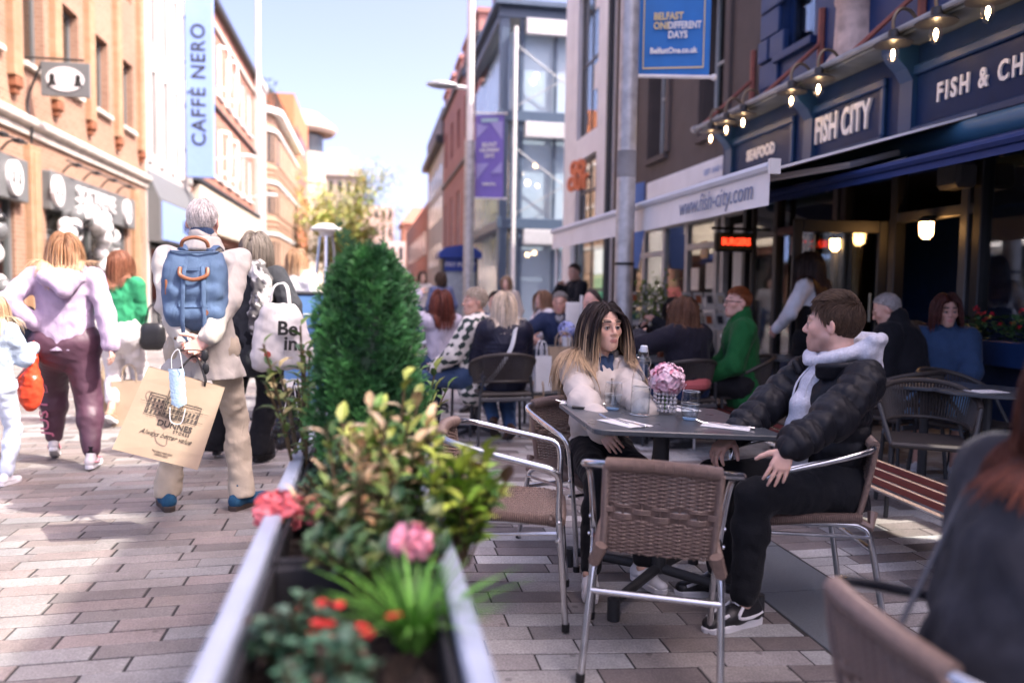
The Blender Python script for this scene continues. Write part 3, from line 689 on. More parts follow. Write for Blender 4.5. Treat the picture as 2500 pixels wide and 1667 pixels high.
for i, (px, py, wd, lb) in enumerate(((960, 655, 60, 'white market canopy at the far end of the street'), (1010, 672, 40, 'small white canopy beside the far market canopy'))):
    p = AtY(px, py, 95); t = thing('market_canopy', lb, 'canopy', (p.x, 95, 0)); wd = wd*95/FP; s = MB()
    V = [(p.x-wd/2, 94, p.z), (p.x+wd/2, 94, p.z), (p.x+wd/2, 98, p.z), (p.x-wd/2, 98, p.z), (p.x, 96, p.z+1.2)]; s.add(V, [(0, 1, 4), (1, 2, 4), (2, 3, 4), (3, 0, 4)]); s.build('roof', mwhite, t, world=t)
    s = MB(); [s.tube([(q, r_, 0), (q, r_, p.z)], .05, 5) for q in (p.x-wd/2+.05, p.x+wd/2-.05) for r_ in (94.1, 97.9)]; s.build('pole', mwhite, t, world=t)
# ------------------------------------------------------------------ buildings, right side
XR = 5.2
mnavy = mat('navy_paint', (.010, .036, .125), rough=.45, var=.12, scale=5, bump=.15, bscale=30)
mnavy2 = mat('navy_board', (.009, .026, .080), spec=.15, rough=.42, var=.1, scale=9, dirt=.2)
mteal = mat('teal_trim', (.010, .042, .115), rough=.4, var=.06)
mumb = mat('umber_render', (.085, .068, .064), rough=.75, var=.12, scale=3, bump=.2, bscale=12, dirt=.25)
mrend = mat('white_render', (.74, .74, .76), rough=.75, var=.06, scale=2, dirt=.12)
mgalv0 = mat('lead_grey', (.3, .31, .32), rough=.5, var=.2)
mlet = mat('letter_white', (.8, .78, .74), rough=.5, var=0)
mrust = mat('rust_strut', (.24, .07, .05), rough=.6, var=.2, scale=20)
MXR = lambda x, y, z: basis((x, y, z), (0, -1, 0), (0, 0, 1))        # lettering facing the street from the right side
HR = 9.1                                                              # parapet of the terrace side
# --- restaurant building (navy)
Rr = thing('restaurant', 'navy painted restaurant with bracketed sign boards and dark open shopfront', 'restaurant', (XR, 8, 0))
wopR = [(8.95, 9.75, 4.35, 6.6), (6.2, 7.0, 4.3, 6.6)]
wl = facade(XR, -1, 3.6, 10.25, 2.45, HR, wopR, back=7)
wl.build('wall', mnavy, Rr, world=Rr)
for o in wopR: window(Rr, XR, -1, *o, mnavy, depth=.12, fw=.07, bars=(1, 2), sill=.06, msill=mnavy)
for i, o in enumerate(wopR):
    s = MB(); s.quad((XR+.3, o[0]+.1, o[2]), (XR+.3, o[0]+.1, o[3]), (XR+.3, o[1]-.35, o[3]), (XR+.3, o[1]-.35, o[2])); s.build('blind', mat('pale_blind', (.55, .62, .75), var=0), Rr, world=Rr)
# quoin blocks at the far edge, rough stone between
rq = random.Random(5); z = 3.3; k = 0
while z < HR:
    h = rq.uniform(.26, .36)
    for (a, b_) in ((9.72-.1*(k % 2), 10.22),) if k % 3 else ((9.95, 10.22), (9.55, 9.93)):
        s = MB(); s.bbox(XR-.05-rq.uniform(0, .03), XR+.02, a+.012, b_, z+.01, z+h-.01, .014); s.build('stone', mnavy, Rr, world=Rr)
    z += h; k += 1
# pale weathered column with rounded foot
s = MB(); s.lathe([(.0, 0), (.26, .02), (.30, .15), (.27, .32), (.2, .42), (.19, .9), (.21, .93), (.21, 1.0), (.19, 1.03), (.18, 2.6)], 16, (XR-.06, 8.05, 3.5)); s.build('weathered_column', mat('weathered_stone', (.56, .43, .38), rough=.85, var=.3, scale=6, bump=.4, bscale=25, dirt=.5), Rr, smooth=True, world=Rr)
# fascia: boards, panels with frames, console brackets
XF = 4.62; ZB, ZT = 2.62, 3.33
s = MB(); s.box(XF, XR, 3.6, 10.1, 2.62, 3.42); s.build('fascia', mnavy2, Rr, world=Rr)
panels = [(8.25, 9.88), (6.66, 7.95), (3.8, 6.4)]
for a, b_ in panels:
    s = MB(); x = XF
    for (ya, yb, za, zb) in ((a, b_, 2.66, 2.73), (a, b_, 3.17, 3.25), (a, a+.06, 2.73, 3.17), (b_-.06, b_, 2.73, 3.17)): s.bbox(x-.045, x-.001, ya, yb, za, zb, .012)
    s.build('panel_frame', mteal, Rr, world=Rr)
for y in (10.02, 8.1, 6.52):
    s = MB(); M = basis((XF, y-.09, 0), (-1, 0, 0), (0, 0, 1)); s.prism([(0, 2.6), (.05, 2.6), (.05, 3.13), (.11, 3.22), (.2, 3.3), (.24, 3.36), (.24, 3.42), (0, 3.42)], -.17, M)
    s.build('bracket', mteal, Rr, world=Rr)
s = MB(); s.bbox(XF-.30, XR, 3.6, 10.15, 3.425, 3.50, .012); s.build('cornice', mat('lead_cornice', (.15, .17, .17), rough=.6, var=.25, scale=6), Rr, world=Rr)
s = MB(); s.tube([(XF-.33, 3.6, 3.47), (XF-.33, 10.3, 3.47)], .028, 8); s.tube([(XF-.33, 10.26, 3.47), (XF-.33, 10.34, 3.47)], .045, 8); s.build('gutter', mgalv0, Rr, world=Rr)
text('lettering', 'SEAFOOD', mlet, MXR(XF-.006, 9.05, 2.97), .18, .014, Rr, world=Rr, bold=.008, spacing=1.12, sx=.8)
text('lettering', 'FISH CITY', mlet, MXR(XF-.012, 7.36, 2.97), .37, .028, Rr, world=Rr, bold=.010, spacing=1.05, sx=.56)
text('lettering', 'FISH & CHIPS', mlet, MXR(XF-.008, 5.42, 2.95), .21, .018, Rr, world=Rr, bold=.006, spacing=1.35, sx=.72)
for y in (10.45, 8.75, 7.0):
    s = MB(); s.tube([(XR-.02, y, 3.55), (XR-.02, y, 4.6)], .045, 6); s.tube([(XR-.04, y, 4.2), (XF-.2, y+.0, 3.52)], .026, 6); s.build('strut', mrust, Rr, world=Rr)
# awning cassette and folding blue awning
bl = thing('blue_awning', 'partly folded navy awning under the restaurant sign boards', 'awning', (XF-.2, 8, 2.5))
maw = mat('navy_canvas', (.010, .028, .12), rough=.7, var=.1); maw2 = mat('teal_cover', (.045, .13, .21), rough=.35, var=.06)
s = MB(); s.tube([(XF-.12, 3.6, 2.53), (XF-.12, 10.6, 2.53)], .105, 12); s.build('cassette', maw2, bl, smooth=True, world=bl)
s = MB(); s.add([(XF-.12, 3.6, 2.47), (XF-.12, 10.4, 2.47), (3.62, 10.4, 2.18), (3.62, 3.6, 2.18)], [(0, 1, 2, 3)]); s.add([(3.62, 3.6, 2.18), (3.62, 10.4, 2.18), (3.60, 10.4, 2.11), (3.60, 3.6, 2.11)], [(0, 1, 2, 3)]); s.build('canvas', maw, bl, world=bl)
s = MB(); s.tube([(3.62, 3.6, 2.19), (3.62, 10.4, 2.19)], .035, 8); s.build('front_bar', maw, bl, world=bl)
for y in (6.2, 7.6, 9.3):
    s = MB(); s.tube([(XF-.1, y, 2.45), (4.1, y-.5, 2.33), (3.64, y, 2.18)], .025, 6); s.build('arm', mwhite, bl, world=bl)
# shopfront: posts, doors, dark room
mpost = mat('post_dark', (.012, .013, .016), rough=.4, var=.05); mpost2 = mat('post_grey', (.07, .07, .075), rough=.4, var=.05)
sfp = []
for y, m_ in ((10.2, mpost), (9.35, mpost), (8.05, mpost2), (7.9, mpost), (7.05, mpost), (6.1, mpost2), (5.95, mpost), (5.0, mpost), (3.7, mpost)):
    s = MB(); s.bbox(5.0, 5.12, y-.05, y+.05, -.02, 2.6, .01); s.build('post', m_, Rr, world=Rr)
s = MB(); s.bbox(5.01, 5.11, 7.95, 10.2, 2.0, 2.1, .01); s.bbox(5.01, 5.11, 5.95, 7.05, 1.98, 2.08, .01); s.build('transom', mpost2, Rr, world=Rr)
for q in ((8.1, 10.2, 0, .5), (3.7, 5.9, 0, .75)): s = MB(); s.bbox(5.0, 5.13, *q, .01); s.build('stallriser', mnavy2, Rr, world=Rr)
for a, b_, z0 in ((8.1, 9.3, .5), (9.4, 10.15, .5), (3.75, 5.9, .75)):
    s = MB(); s.box(5.055, 5.063, a, b_, z0, 2.55); s.build('pane', mglass, Rr, world=Rr)
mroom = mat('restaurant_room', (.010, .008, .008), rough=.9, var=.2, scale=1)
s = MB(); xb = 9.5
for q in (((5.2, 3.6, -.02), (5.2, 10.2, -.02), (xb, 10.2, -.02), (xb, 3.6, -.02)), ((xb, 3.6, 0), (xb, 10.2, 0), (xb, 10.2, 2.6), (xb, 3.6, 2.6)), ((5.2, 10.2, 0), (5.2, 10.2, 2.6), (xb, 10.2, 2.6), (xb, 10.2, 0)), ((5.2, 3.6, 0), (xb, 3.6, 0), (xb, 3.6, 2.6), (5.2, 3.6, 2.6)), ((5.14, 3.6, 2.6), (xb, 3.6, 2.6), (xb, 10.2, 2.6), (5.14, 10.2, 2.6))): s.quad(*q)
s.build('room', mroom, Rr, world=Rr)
s = MB(); s.box(6.6, 6.7, 3.7, 6.2, 0, 2.3); s.box(6.9, 7.0, 7.3, 10.1, 0, 2.3); s.build('partition', mnavy2, Rr, world=Rr)
# menu board and lit shelf glimpsed through the left pane
s = MB(); s.box(6.2, 6.25, 9.45, 10.1, 1.0, 2.2); s.build('wall_panel', mat('cream_panel', (.5, .47, .38), var=.1), Rr, world=Rr)
text('lettering', 'FISH', mat('pale_ink', (.4, .45, .47), var=0), MXR(5.04, 8.75, 1.85), .3, .004, Rr, world=Rr, bold=.01)
text('lettering', 'FISH', mat('teal_ink', (.12, .22, .22), var=0), MXR(5.04, 4.85, 1.62), .34, .004, Rr, world=Rr, bold=.012)
# open door leaf with closer
dr = MB()
for (a, b_, z0, z1) in ((0, .09, 0, 2.0), (.86, .95, 0, 2.0), (.09, .86, 1.88, 2.0), (.09, .86, 0, .25)): dr.bbox(a, b_, -.022, .022, z0, z1, .006)
d_ = dr.build('door', mpost, Rr, world=None, loc=(4.95-XR, 7.05-8, .0), rot=(0, 0, R(175)))
s = MB(); s.box(.08, .87, -.004, .004, .24, 1.89); s.build('door_pane', mglass, d_)
s = MB(); s.tube([(.12, -.05, 1.02), (.12, -.05, 1.3)], .012, 6); s.build('handle', mwhite, d_)
# outdoor speaker
sp_ = thing('outdoor_speaker', 'grey outdoor speaker under navy awning', 'speaker', (4.9, 6.05, 2.3)); s = MB(); s.bbox(4.78, 4.98, 5.92, 6.2, 2.19, 2.4, .03); s.build('cabinet', mpost2, sp_, world=sp_); s = MB(); s.tube([(4.98, 6.06, 2.3), (5.05, 6.06, 2.32)], .02, 6); s.build('mount', mblack, sp_, world=sp_)
# bulkhead lamps (lit)
mlamp = mat('lit_bulb', (1, .55, .22), emit=9, ecol=(1, .5, .16), var=0); mlampc = mat('lit_core', (1, .8, .5), emit=20, ecol=(1, .66, .34), var=0)
for (px, py, y, r, lb) in ((2262, 558, 7.0, .062, 'larger lit bulkhead lamp with wire cage beside restaurant doorway'), (2039, 595, 8.0, .055, 'smaller lit bulkhead lamp on the post left of the restaurant door')):
    p = AtX(px, py, 4.93); L_ = thing('bulkhead_lamp', lb, 'lamp', p)
    s = MB(); s.lathe([(r*.5, -r*1.5), (r*.9, -r*.9), (r, 0), (r, r*.9)], 14); s.build('globe', mlamp, L_, smooth=True)
    s = MB(); s.lathe([(r*1.15, r*.9), (r*1.2, r*1.4), (r*.5, r*1.8)], 14); [s.tube([(r*1.04*math.cos(t), r*1.04*math.sin(t), r), (r*1.04*math.cos(t), r*1.04*math.sin(t), 0), (r*.55*math.cos(t), r*.55*math.sin(t), -r*1.5)], .004, 4) for t in (0, 1.05, 2.1, 3.14, 4.2, 5.25)]; s.tube([(0, 0, r*1.6), (.08, 0, r*1.6)], .02, 6); s.build('cage', mblack, L_)
# swan neck lamps along the cornice (lit bulbs under small shades)
lampy = [11.55, 10.98, 10.42, 9.05, 8.38, 7.05, 6.45, 5.9]
lampx = {0: 'leftmost swan neck lamp, over the gutter end of the sign', 1: 'second swan neck lamp from the gutter end', 2: 'swan neck lamp over the middle of the seafood lettering', 3: 'left swan neck lamp above the two word name board', 4: 'right swan neck lamp above the two word name board', 5: 'swan neck lamp just right of the second sign bracket', 6: 'swan neck lamp left above the chip shop lettering', 7: 'swan neck lamp nearest the end of the chip shop lettering'}
mbrass = mat('aged_brass', (.2, .15, .10), rough=.4, metal=.7, var=.1); mshade = mat('shade_dark', (.03, .03, .033), rough=.4, var=0)
mgl = glass_mat('bulb_glass', (1, .95, .9), tint=.05)
pr = None
pxl = [(1735, 338), (1773, 316), (1814, 298), (1932, 245), (1998, 216), (2180, 132), (2285, 82), (2412, 28)]
for i, (px, py) in enumerate(pxl):
    p = AtX(px, py, XF-.36); y, z = p.y, p.z
    if pr is None:
        L_ = thing('swan_neck_lamp', lampx[i], 'lamp', (XF, y, z), group='lit swan neck lamps over the restaurant sign')
        s = MB(); s.tube(spline([(0, 0, .22), (-.06, 0, .24), (-.13, 0, .27), (-.22, 0, .36), (-.32, 0, .36), (-.37, 0, .27), (-.36, 0, .17)], 5), .014, 6); s.build('neck', mbrass, L_, smooth=True)
        s = MB(); s.lathe([(.065, 0), (.06, .03), (.02, .04)], 12, M=Matrix.Rotation(R(-90), 4, 'Y'), c=(-.02, 0, .22)); s.build('rose', mat('aged_brass', ()), L_, smooth=True)
        s = MB(); s.lathe([(.155, .075), (.15, .085), (.08, .115), (.045, .13), (.045, .19), (.02, .2)], 16, (-.36, 0, 0)); s.build('shade', mshade, L_, smooth=True)
        s = MB(); s.lathe([(.008, -.085), (.028, -.072), (.043, -.03), (.044, .01), (.036, .07)], 14, (-.36, 0, 0), caps=False); s.build('bulb', mgl, L_, smooth=True)
        s = MB(); s.ell((-.36, 0, -.005), (.015, .015, .04), 8, 6); s.build('filament', mlampc, L_, smooth=True)
        pr = L_
    else:
        L_ = copy_tree(pr); L_.location = (XF, y, z); L_['label'] = lampx[i]
# flower trough with red geraniums in the window (right edge)
mleafd = mat('leaf_deep', (.035, .085, .03), rough=.5, var=.3, scale=30); mredf = mat('geranium_red', (.6, .03, .06), rough=.5, var=.2, scale=40)
wt = thing('window_box', 'dark window trough of red geraniums beside the restaurant glass', 'window box', (4.85, 4.9, .75)); s = MB(); s.bbox(4.72, 4.97, 3.7, 5.9, .75, .95, .01); s.build('trough', mnavy2, wt, world=wt)
s = MB(); f_ = MB(); rl = random.Random(8)
for i in range(260):
    p = Vector((rl.uniform(4.7, 5.0), rl.uniform(3.75, 5.85), rl.uniform(.95, 1.12))); s.leaf(p, (rl.uniform(-1, .4), rl.uniform(-1, 1), rl.uniform(-.3, .8)), (0, 0, 1), .07, .06)
for i in range(40):
    c_ = Vector((rl.uniform(4.7, 4.95), rl.uniform(3.8, 5.8), rl.uniform(1.05, 1.2)))
    for j in range(7): f_.leaf(c_, (rl.uniform(-1, 1), rl.uniform(-1, 1), rl.uniform(-.3, 1)), (0, 0, 1), .03, .028)
s.build('leaves', mleafd, wt, world=wt)['kind'] = 'stuff'; f_.build('flower', mredf, wt, world=wt)['kind'] = 'stuff'
# --- R2 umber building with white shop sign
U = thing('umber_building', 'dark umber rendered building with tall sash windows above a gift shop', 'building', (XR, 13.5, 0))
opU = [(11.35, 12.2, 3.75, 6.0), (13.75, 14.6, 3.75, 6.0), (15.6, 16.3, 3.75, 6.0), (10.4, 16.8, 0, 2.55)]
facade(XR, -1, 10.25, 16.9, 0, 9.6, opU, depth=.3, back=7).build('wall', mumb, U, world=U)
for o in opU[:3]:
    window(U, XR, -1, *o, mat('sash_white', (.5, .52, .52), rough=.5, var=.05), depth=.2, fw=.055, bars=(1, 2), sill=.1, msill=mumb)
    s = MB(); a, b_, c_, d_ = o
    for q in ((a-.2, a-.02, c_, d_+.2), (b_+.02, b_+.2, c_, d_+.2), (a-.02, b_+.02, d_+.02, d_+.2)): s.bbox(XR-.06, XR+.02, *q, .015)
    s.build('architrave', mumb, U, world=U)
s = MB(); s.bbox(XR-.16, XR, 10.42, 14.3, 2.52, 3.28, .02); s.build('fascia', mrend, U, world=U)
s = MB(); M = MXR(XR-.165, 13.6, 2.78); s.prism([(.22*math.cos(t*.6), .15*math.sin(t*.6)) for t in range(10)], .004, M); s.prism([(.3+.12*math.cos(t*.6), .08*math.sin(t*.6)) for t in range(10)], .004, M); s.build('emblem', mat('leaf_green', (.25, .42, .08), var=0), U, world=U)
for i, (tx, cc) in enumerate((('GIFT AND CARD', (.2, .3, .55)), ('FOR ALL OCCASIONS', (.3, .3, .45)), ('CARDS', (.7, .12, .12)))): text('lettering', tx, mat('ink_%d' % i, cc, var=0), MXR(XR-.166, 11.2, 3.1-.17*i), .13, .004, U, world=U)
# shop: white door frames, posters, dark room
s = MB()
for y in (10.55, 11.75, 12.0, 13.2, 14.3, 15.4, 16.75): s.bbox(XR+.2, XR+.3, y-.06, y+.06, 0, 2.55, .01)
for z, a, b_ in ((2.05, 10.6, 13.2), (2.5, 10.6, 16.8), (.4, 12.0, 13.2), (2.0, 14.3, 16.7)): s.bbox(XR+.205, XR+.295, a, b_, z-.05, z+.05, .01)
sf = s.build('shopfront', mat('pale_frame', (.45, .44, .42), rough=.5), U, world=U)
s = MB(); s.box(XR+.245, XR+.255, 12.05, 16.7, .3, 2.5); s.build('pane', mglass, sf, world=U)
s = MB(); xb = XR+3
for q in (((XR+.31, 10.3, .0), (XR+.31, 16.85, .0), (xb, 16.85, .0), (xb, 10.3, .0)), ((xb, 10.3, 0), (xb, 16.85, 0), (xb, 16.85, 2.6), (xb, 10.3, 2.6)), ((XR+.31, 10.3, 2.56), (xb, 10.3, 2.56), (xb, 16.85, 2.56), (XR+.31, 16.85, 2.56)), ((XR+.31, 16.85, 0), (xb, 16.85, 0), (xb, 16.85, 2.6), (XR+.31, 16.85, 2.6))): s.quad(*q)
s.build('interior', mat('shop_dim', (.06, .045, .035), rough=.9), sf, world=U)
s = MB(); s.box(XR+.18, XR+.2, 10.62, 11.3, .25, 2.3); s.build('door_panel', mat('pale_panel', (.62, .6, .55), rough=.6, var=.05), sf, world=U)
for i, (y, z, h, wd, cc) in enumerate(((12.85, 1.5, .38, .32, (.62, .6, .55)), (12.25, 1.55, .42, .3, (.6, .58, .52)), (12.3, 1.05, .3, .34, (.5, .5, .48)), (12.5, 1.98, .28, .25, (.5, .35, .2)))):
    p_ = thing('poster', ('white notice taped on shop glass, left of the pair', 'white notice taped on shop glass, right of the pair', 'small grey notice low on the shop glass', 'orange picture card high on the shop glass')[i], 'poster', (XR+.235, y, z)); s = MB(); s.box(-.003, .003, -wd/2, wd/2, -h/2, h/2); s.build('sheet', mat('paper_%d' % i, cc, rough=.7, var=.05), p_)
    s = MB()
    for k in range(5): s.box(-.0045, -.0035, -wd*.35, wd*(.35-.1*(k % 2)), h*.3-k*h*.14, h*.3-k*h*.14+.012)
    s.build('print', mat('print_grey', ()), p_)
# card racks in front of the shop
for i, (px, py, y, lb) in enumerate(((1722, 752, 11.0, 'sloped white card rack beside the red haired man'), (1565, 755, 12.6, 'white picture stand behind the lamp post'))):
    p = AtY(px, py, y); cr = thing('card_rack', lb, 'rack', (p.x, y, gz(p.x))); s = MB()
    for k in range(2): s.box(-.35, .35, -.05, .12, .75+.3*k, .78+.3*k)
    for x in (-.36, .34): s.box(x, x+.03, -.1, .15, 0, 1.2)
    s.build('frame', mwhite, cr)
    for k in range(2):
        for j in range(4):
            c_ = MB(); M = Matrix.Translation((-.26+.175*j, .02, .79+.3*k)) @ Matrix.Rotation(R(-20), 4, 'X'); c_.box(-.07, .07, 0, .012, 0, .22, M); cd = c_.build('card', mat('card_white', (.65, .64, .62), var=0), cr)
            c_ = MB(); c_.box(-.045, .045, -.003, -.001, .05, .17, M); c_.build('picture', mgoods[(j+k) % 4], cd)
# sign boards on brackets of the umber shop: light blue projecting sign
bs = thing('blue_sign', 'pale blue slanted projecting sign behind lamp post', 'shop sign', (XR-.4, 14.9, 2.6)); s = MB(); q0 = AtY(1553, 560, 14.9); q1 = AtY(1592, 440, 14.9); dx = .12
s.add([(q0.x-.3, 14.85, q0.z-.75), (q0.x+.05, 14.85, q0.z-.75), (q1.x, 14.85, q1.z), (q1.x-.4, 14.85, q1.z-.1), (q0.x-.3, 14.95, q0.z-.75), (q0.x+.05, 14.95, q0.z-.75), (q1.x, 14.95, q1.z), (q1.x-.4, 14.95, q1.z-.1)], [(0, 1, 2, 3), (7, 6, 5, 4), (0, 4, 5, 1), (1, 5, 6, 2), (2, 6, 7, 3), (3, 7, 4, 0)]); s.build('board', mbl, bs, world=bs)
s = MB(); s.box(q1.x, XR, 14.88, 14.92, q1.z-.3, q1.z-.25); s.build('bracket', mblack, bs, world=bs)
# red dot matrix sign on a hanging bracket
ld = thing('led_sign', 'black hanging sign box with red dot matrix letters', 'sign', (4.4, 9.9, 2)); yl = 9.5; a, b_ = AtY(1747, 567, yl), AtY(1836, 616, yl)
s = MB(); s.bbox(a.x, b_.x, yl-.06, yl+.06, b_.z, a.z, .02); s.build('case', mblack, ld, world=ld)
text('lettering', 'BURGERS', mat('led_red', (1, .03, .01), emit=1.2, ecol=(1, .03, .01), var=0), basis(((a.x+b_.x)/2, yl-.064, (a.z+b_.z)/2), (1, 0, 0), (0, 0, 1)), .115, .003, ld, world=ld, sx=.8, bold=.004)
s = MB(); s.tube([(a.x-.05, yl, a.z+.05), (b_.x+.35, yl, a.z+.05)], .02, 6); s.tube([(b_.x+.02, yl, a.z+.6), (b_.x+.02, yl, b_.z-.9)], .035, 6); s.build('bracket', mblack, ld, world=ld)
# white awning with web address on its valance
wa = thing('white_awning', 'long white awning with web address on its valance', 'awning', (3.4, 9, 2.2))
n0, n1 = AtX(1885, 416, 2.9), AtX(1352, 566, 2.9); ya, yb = n0.y, n1.y; zt = (n0.z+n1.z)/2
mcan = mat('white_canvas', (.76, .74, .73), rough=.75, var=.06, scale=2, bump=.1, bscale=8)
s = MB(); s.add([(2.9, ya, zt), (2.9, yb, zt), (XF, yb, zt+.5), (XF, ya, zt+.5), (2.9, ya, zt-.02), (2.9, yb, zt-.02), (XF, yb, zt+.48), (XF, ya, zt+.48)], [(0, 1, 2, 3), (7, 6, 5, 4), (0, 4, 5, 1), (2, 6, 7, 3), (1, 5, 6, 2), (0, 3, 7, 4)]); s.build('canvas', mcan, wa, world=wa)
s = MB(); nseg = 40
for i in range(nseg):
    y0, y1 = ya+(yb-ya)*i/nseg, ya+(yb-ya)*(i+1)/nseg; f0, f1 = .012*math.sin(y0*5), .012*math.sin(y1*5)
    s.quad((2.885, y0, zt), (2.885, y1, zt), (2.875+f1, y1, zt-.27), (2.875+f0, y0, zt-.27))
s.build('valance', mcan, wa, world=wa)
s = MB(); s.tube([(2.88, ya-.03, zt+.01), (2.88, yb, zt+.01)], .04, 8); s.build('front_bar', mat('alu_pale', (.55, .58, .64), rough=.35, var=.04), wa, world=wa)
s = MB(); s.box(2.85, 2.93, ya-.07, ya-.03, zt-.05, zt+.06); s.build('end_cap', mwhite, wa, world=wa)
for y in (ya+.8, (ya+yb)/2, yb-.8): s = MB(); s.tube([(XF, y, zt+.35), (3.7, y-.5, zt+.1), (2.92, y, zt-.03)], .028, 6); s.build('arm', mwhite, wa, world=wa)
text('lettering', 'www.fish-city.com', mat('web_ink', (.2, .24, .36), var=0), MXR(2.862, ya+(yb-ya)*.135, zt-.135), .215, .004, wa, world=wa, sx=.92, shear=.15)
s = MB(); s.tube([(2.95, yb-.05, 0), (2.95, yb-.05, zt)], .03, 6); s.build('post', mwhite, wa, world=wa)
# --- R3 white rendered building
Wb = thing('white_building', 'white rendered building with tall framed window and orange sign', 'building', (XR, 19, 0))
opW = [(18.3, 20.2, 5.1, 8.7), (18.3, 20.2, 2.95, 4.55), (17.4, 20.6, 0, 2.6)]
facade(XR, -1, 16.9, 21.5, 0, 11.0, opW, depth=.25, back=8).build('wall', mrend, Wb, world=Wb)
for o in opW: window(Wb, XR, -1, *o, mpost2, depth=.12, fw=.09, bars=(2, 2), room=1.8, dark=mat('grey_room', (.09, .09, .10), var=.3, scale=2))
s = MB(); s.bbox(XR-.14, XR+.02, 16.95, 21.5, 10.0, 10.25, .03); s.build('string_course', mrend, Wb, world=Wb)
s = MB(); s.tube([(XR-.08, 17.05, 0), (XR-.08, 17.05, 11)], .07, 8); s.build('downpipe', mchar, Wb, world=Wb)
for z, cc in ((8.3, (.5, .5, .52)), (6.4, (.55, .55, .55))):
    s = MB(); s.box(XR+.1, XR+.11, 18.5, 19.0, z-.3, z+.3); s.build('notice', mrend, Wb, world=Wb)
os_ = thing('orange_sign', 'orange stacked letter sign projecting from white building', 'shop sign', (XR-.3, 19.2, 4.7)); p = AtX(1410, 432, XR-.35)
for i, tx in enumerate(('GO', 'OUT')): text('letter', tx, mat('orange_sign', (.62, .17, .07), var=.05), basis((p.x, p.y, p.z+.2-.36*i), (.25, -1, 0), (0, 0, 1)), .44, .06, os_, world=os_, bold=.03)
s = MB(); s.box(p.x, XR, p.y-.03, p.y+.03, p.z-.03, p.z+.03); s.build('bracket', mpost2, os_, world=os_)
# green and white lit display in the ground floor window
dw = thing('window_display', 'white and green banded display behind the white building window', 'display', (XR+.7, 18.9, 1.4)); s = MB(); s.box(XR+.6, XR+.65, 17.6, 20.4, 1.7, 2.35); s.build('white_band', mat('display_white', (.7, .75, .78), var=0, emit=.35), dw, world=dw); s = MB(); s.box(XR+.6, XR+.65, 17.6, 20.4, 1.1, 1.69); s.build('green_band', mat('display_green', (.1, .42, .22), var=0, emit=.25), dw, world=dw)
# --- R4 glass arcade with steel frame
Gb = thing('glass_building', 'glass fronted arcade building with dark steel columns and white braces', 'building', (5, 26, 0))
gy = 25.0; xL = AtY(1222, 300, gy).x; xRr = AtY(1392, 300, gy).x+1.2
msteel = mat('steel_navy', (.06, .09, .14), rough=.4, var=.05)
mgl2 = mat('arcade_sky_tint', (.42, .54, .64), rough=.06, spec=.9, var=.12, scale=.4, alpha=.72)  # pale blue sky reflection put into the pane colour
lev = [AtY(1290, y_, gy).z for y_ in (560, 300, 50)]
s = MB(); s.box(xL+.35, xRr, gy+.1, gy+.108, .0, lev[2]-.35); s.box(xL+.3, xL+.308, gy+.12, 33.5, .0, lev[2]-.35); s.build('pane', mgl2, Gb, world=Gb)
for x in (xL+.1,): s = MB(); s.bbox(x-.14, x+.14, gy-.1, gy+.2, 0, lev[2], .02); s.build('column', msteel, Gb, world=Gb)
s = MB(); s.bbox(xL+.36, xL+.46, gy-.3, gy-.2, 0, lev[2]-.3, .02); s.build('column', mwhite, Gb, world=Gb)
s = MB(); s.bbox(xL+.58, xL+.72, gy-.05, gy+.05, 0, lev[2], .02); s.build('mullion', msteel, Gb, world=Gb)
s = MB(); s.bbox(xRr-1.75, xRr-1.65, gy-.05, gy+.05, 0, lev[2], .02); s.build('mullion', msteel, Gb, world=Gb)
for z in lev:
    s = MB(); s.bbox(xL-.1, xRr, gy-.12, gy+.09, z, z+.34, .02); s.bbox(xL-.05, xL+.29, gy+.21, 33.5, z, z+.3, .02); s.build('floor_beam', msteel, Gb, world=Gb)
    s = MB(); s.bbox(xL+.73, xRr, gy-.3, gy-.13, z-.5, z-.02, .02); s.build('spandrel', mat('grey_render', (.45, .45, .47), var=.05), Gb, world=Gb)
for z0, z1 in ((lev[1], lev[2]), (lev[0], lev[1])):
    for a, b_ in ((z1-.75, z1-2.1), (z0+.35, z0+1.5)): s = MB(); s.tube([(xL+.3, gy-.22, a), (xRr-1.2, gy-.22, b_)], .02, 6); s.build('brace', mgalv0, Gb, world=Gb)
s = MB(); s.box(xL-.25, xRr, gy-.35, 33.5, lev[2]+.35, lev[2]+.5); s.build('roof', msteel, Gb, world=Gb)
s = MB()
for z in lev[:2]: s.box(xL+.5, xRr+3, gy+.4, 33, z, z+.3)
s.box(xRr+2.5, xRr+2.6, gy+.3, 33, 0, lev[2]); s.box(xL+.5, xRr+3, 32, 32.1, 0, lev[2])
s.build('floor_slab', mat('atrium_wall', (.30, .29, .28), rough=.8, var=.15), Gb, world=Gb)
rd = random.Random(4)
PLB = ['lower lamp of the pair in the top arcade storey', 'upper lamp of the pair in the top arcade storey', 'leftmost lit lamp in the middle arcade storey', 'highest lit lamp in the middle arcade storey', 'lit lamp low on the left in the middle arcade storey', 'lit lamp low on the right in the middle arcade storey', 'left lit lamp of the pair in the ground storey arcade', 'right lit lamp of the pair in the ground storey arcade', 'lit lamp at the arcade corner, the higher of two', 'lit lamp at the arcade corner, the lower of two']
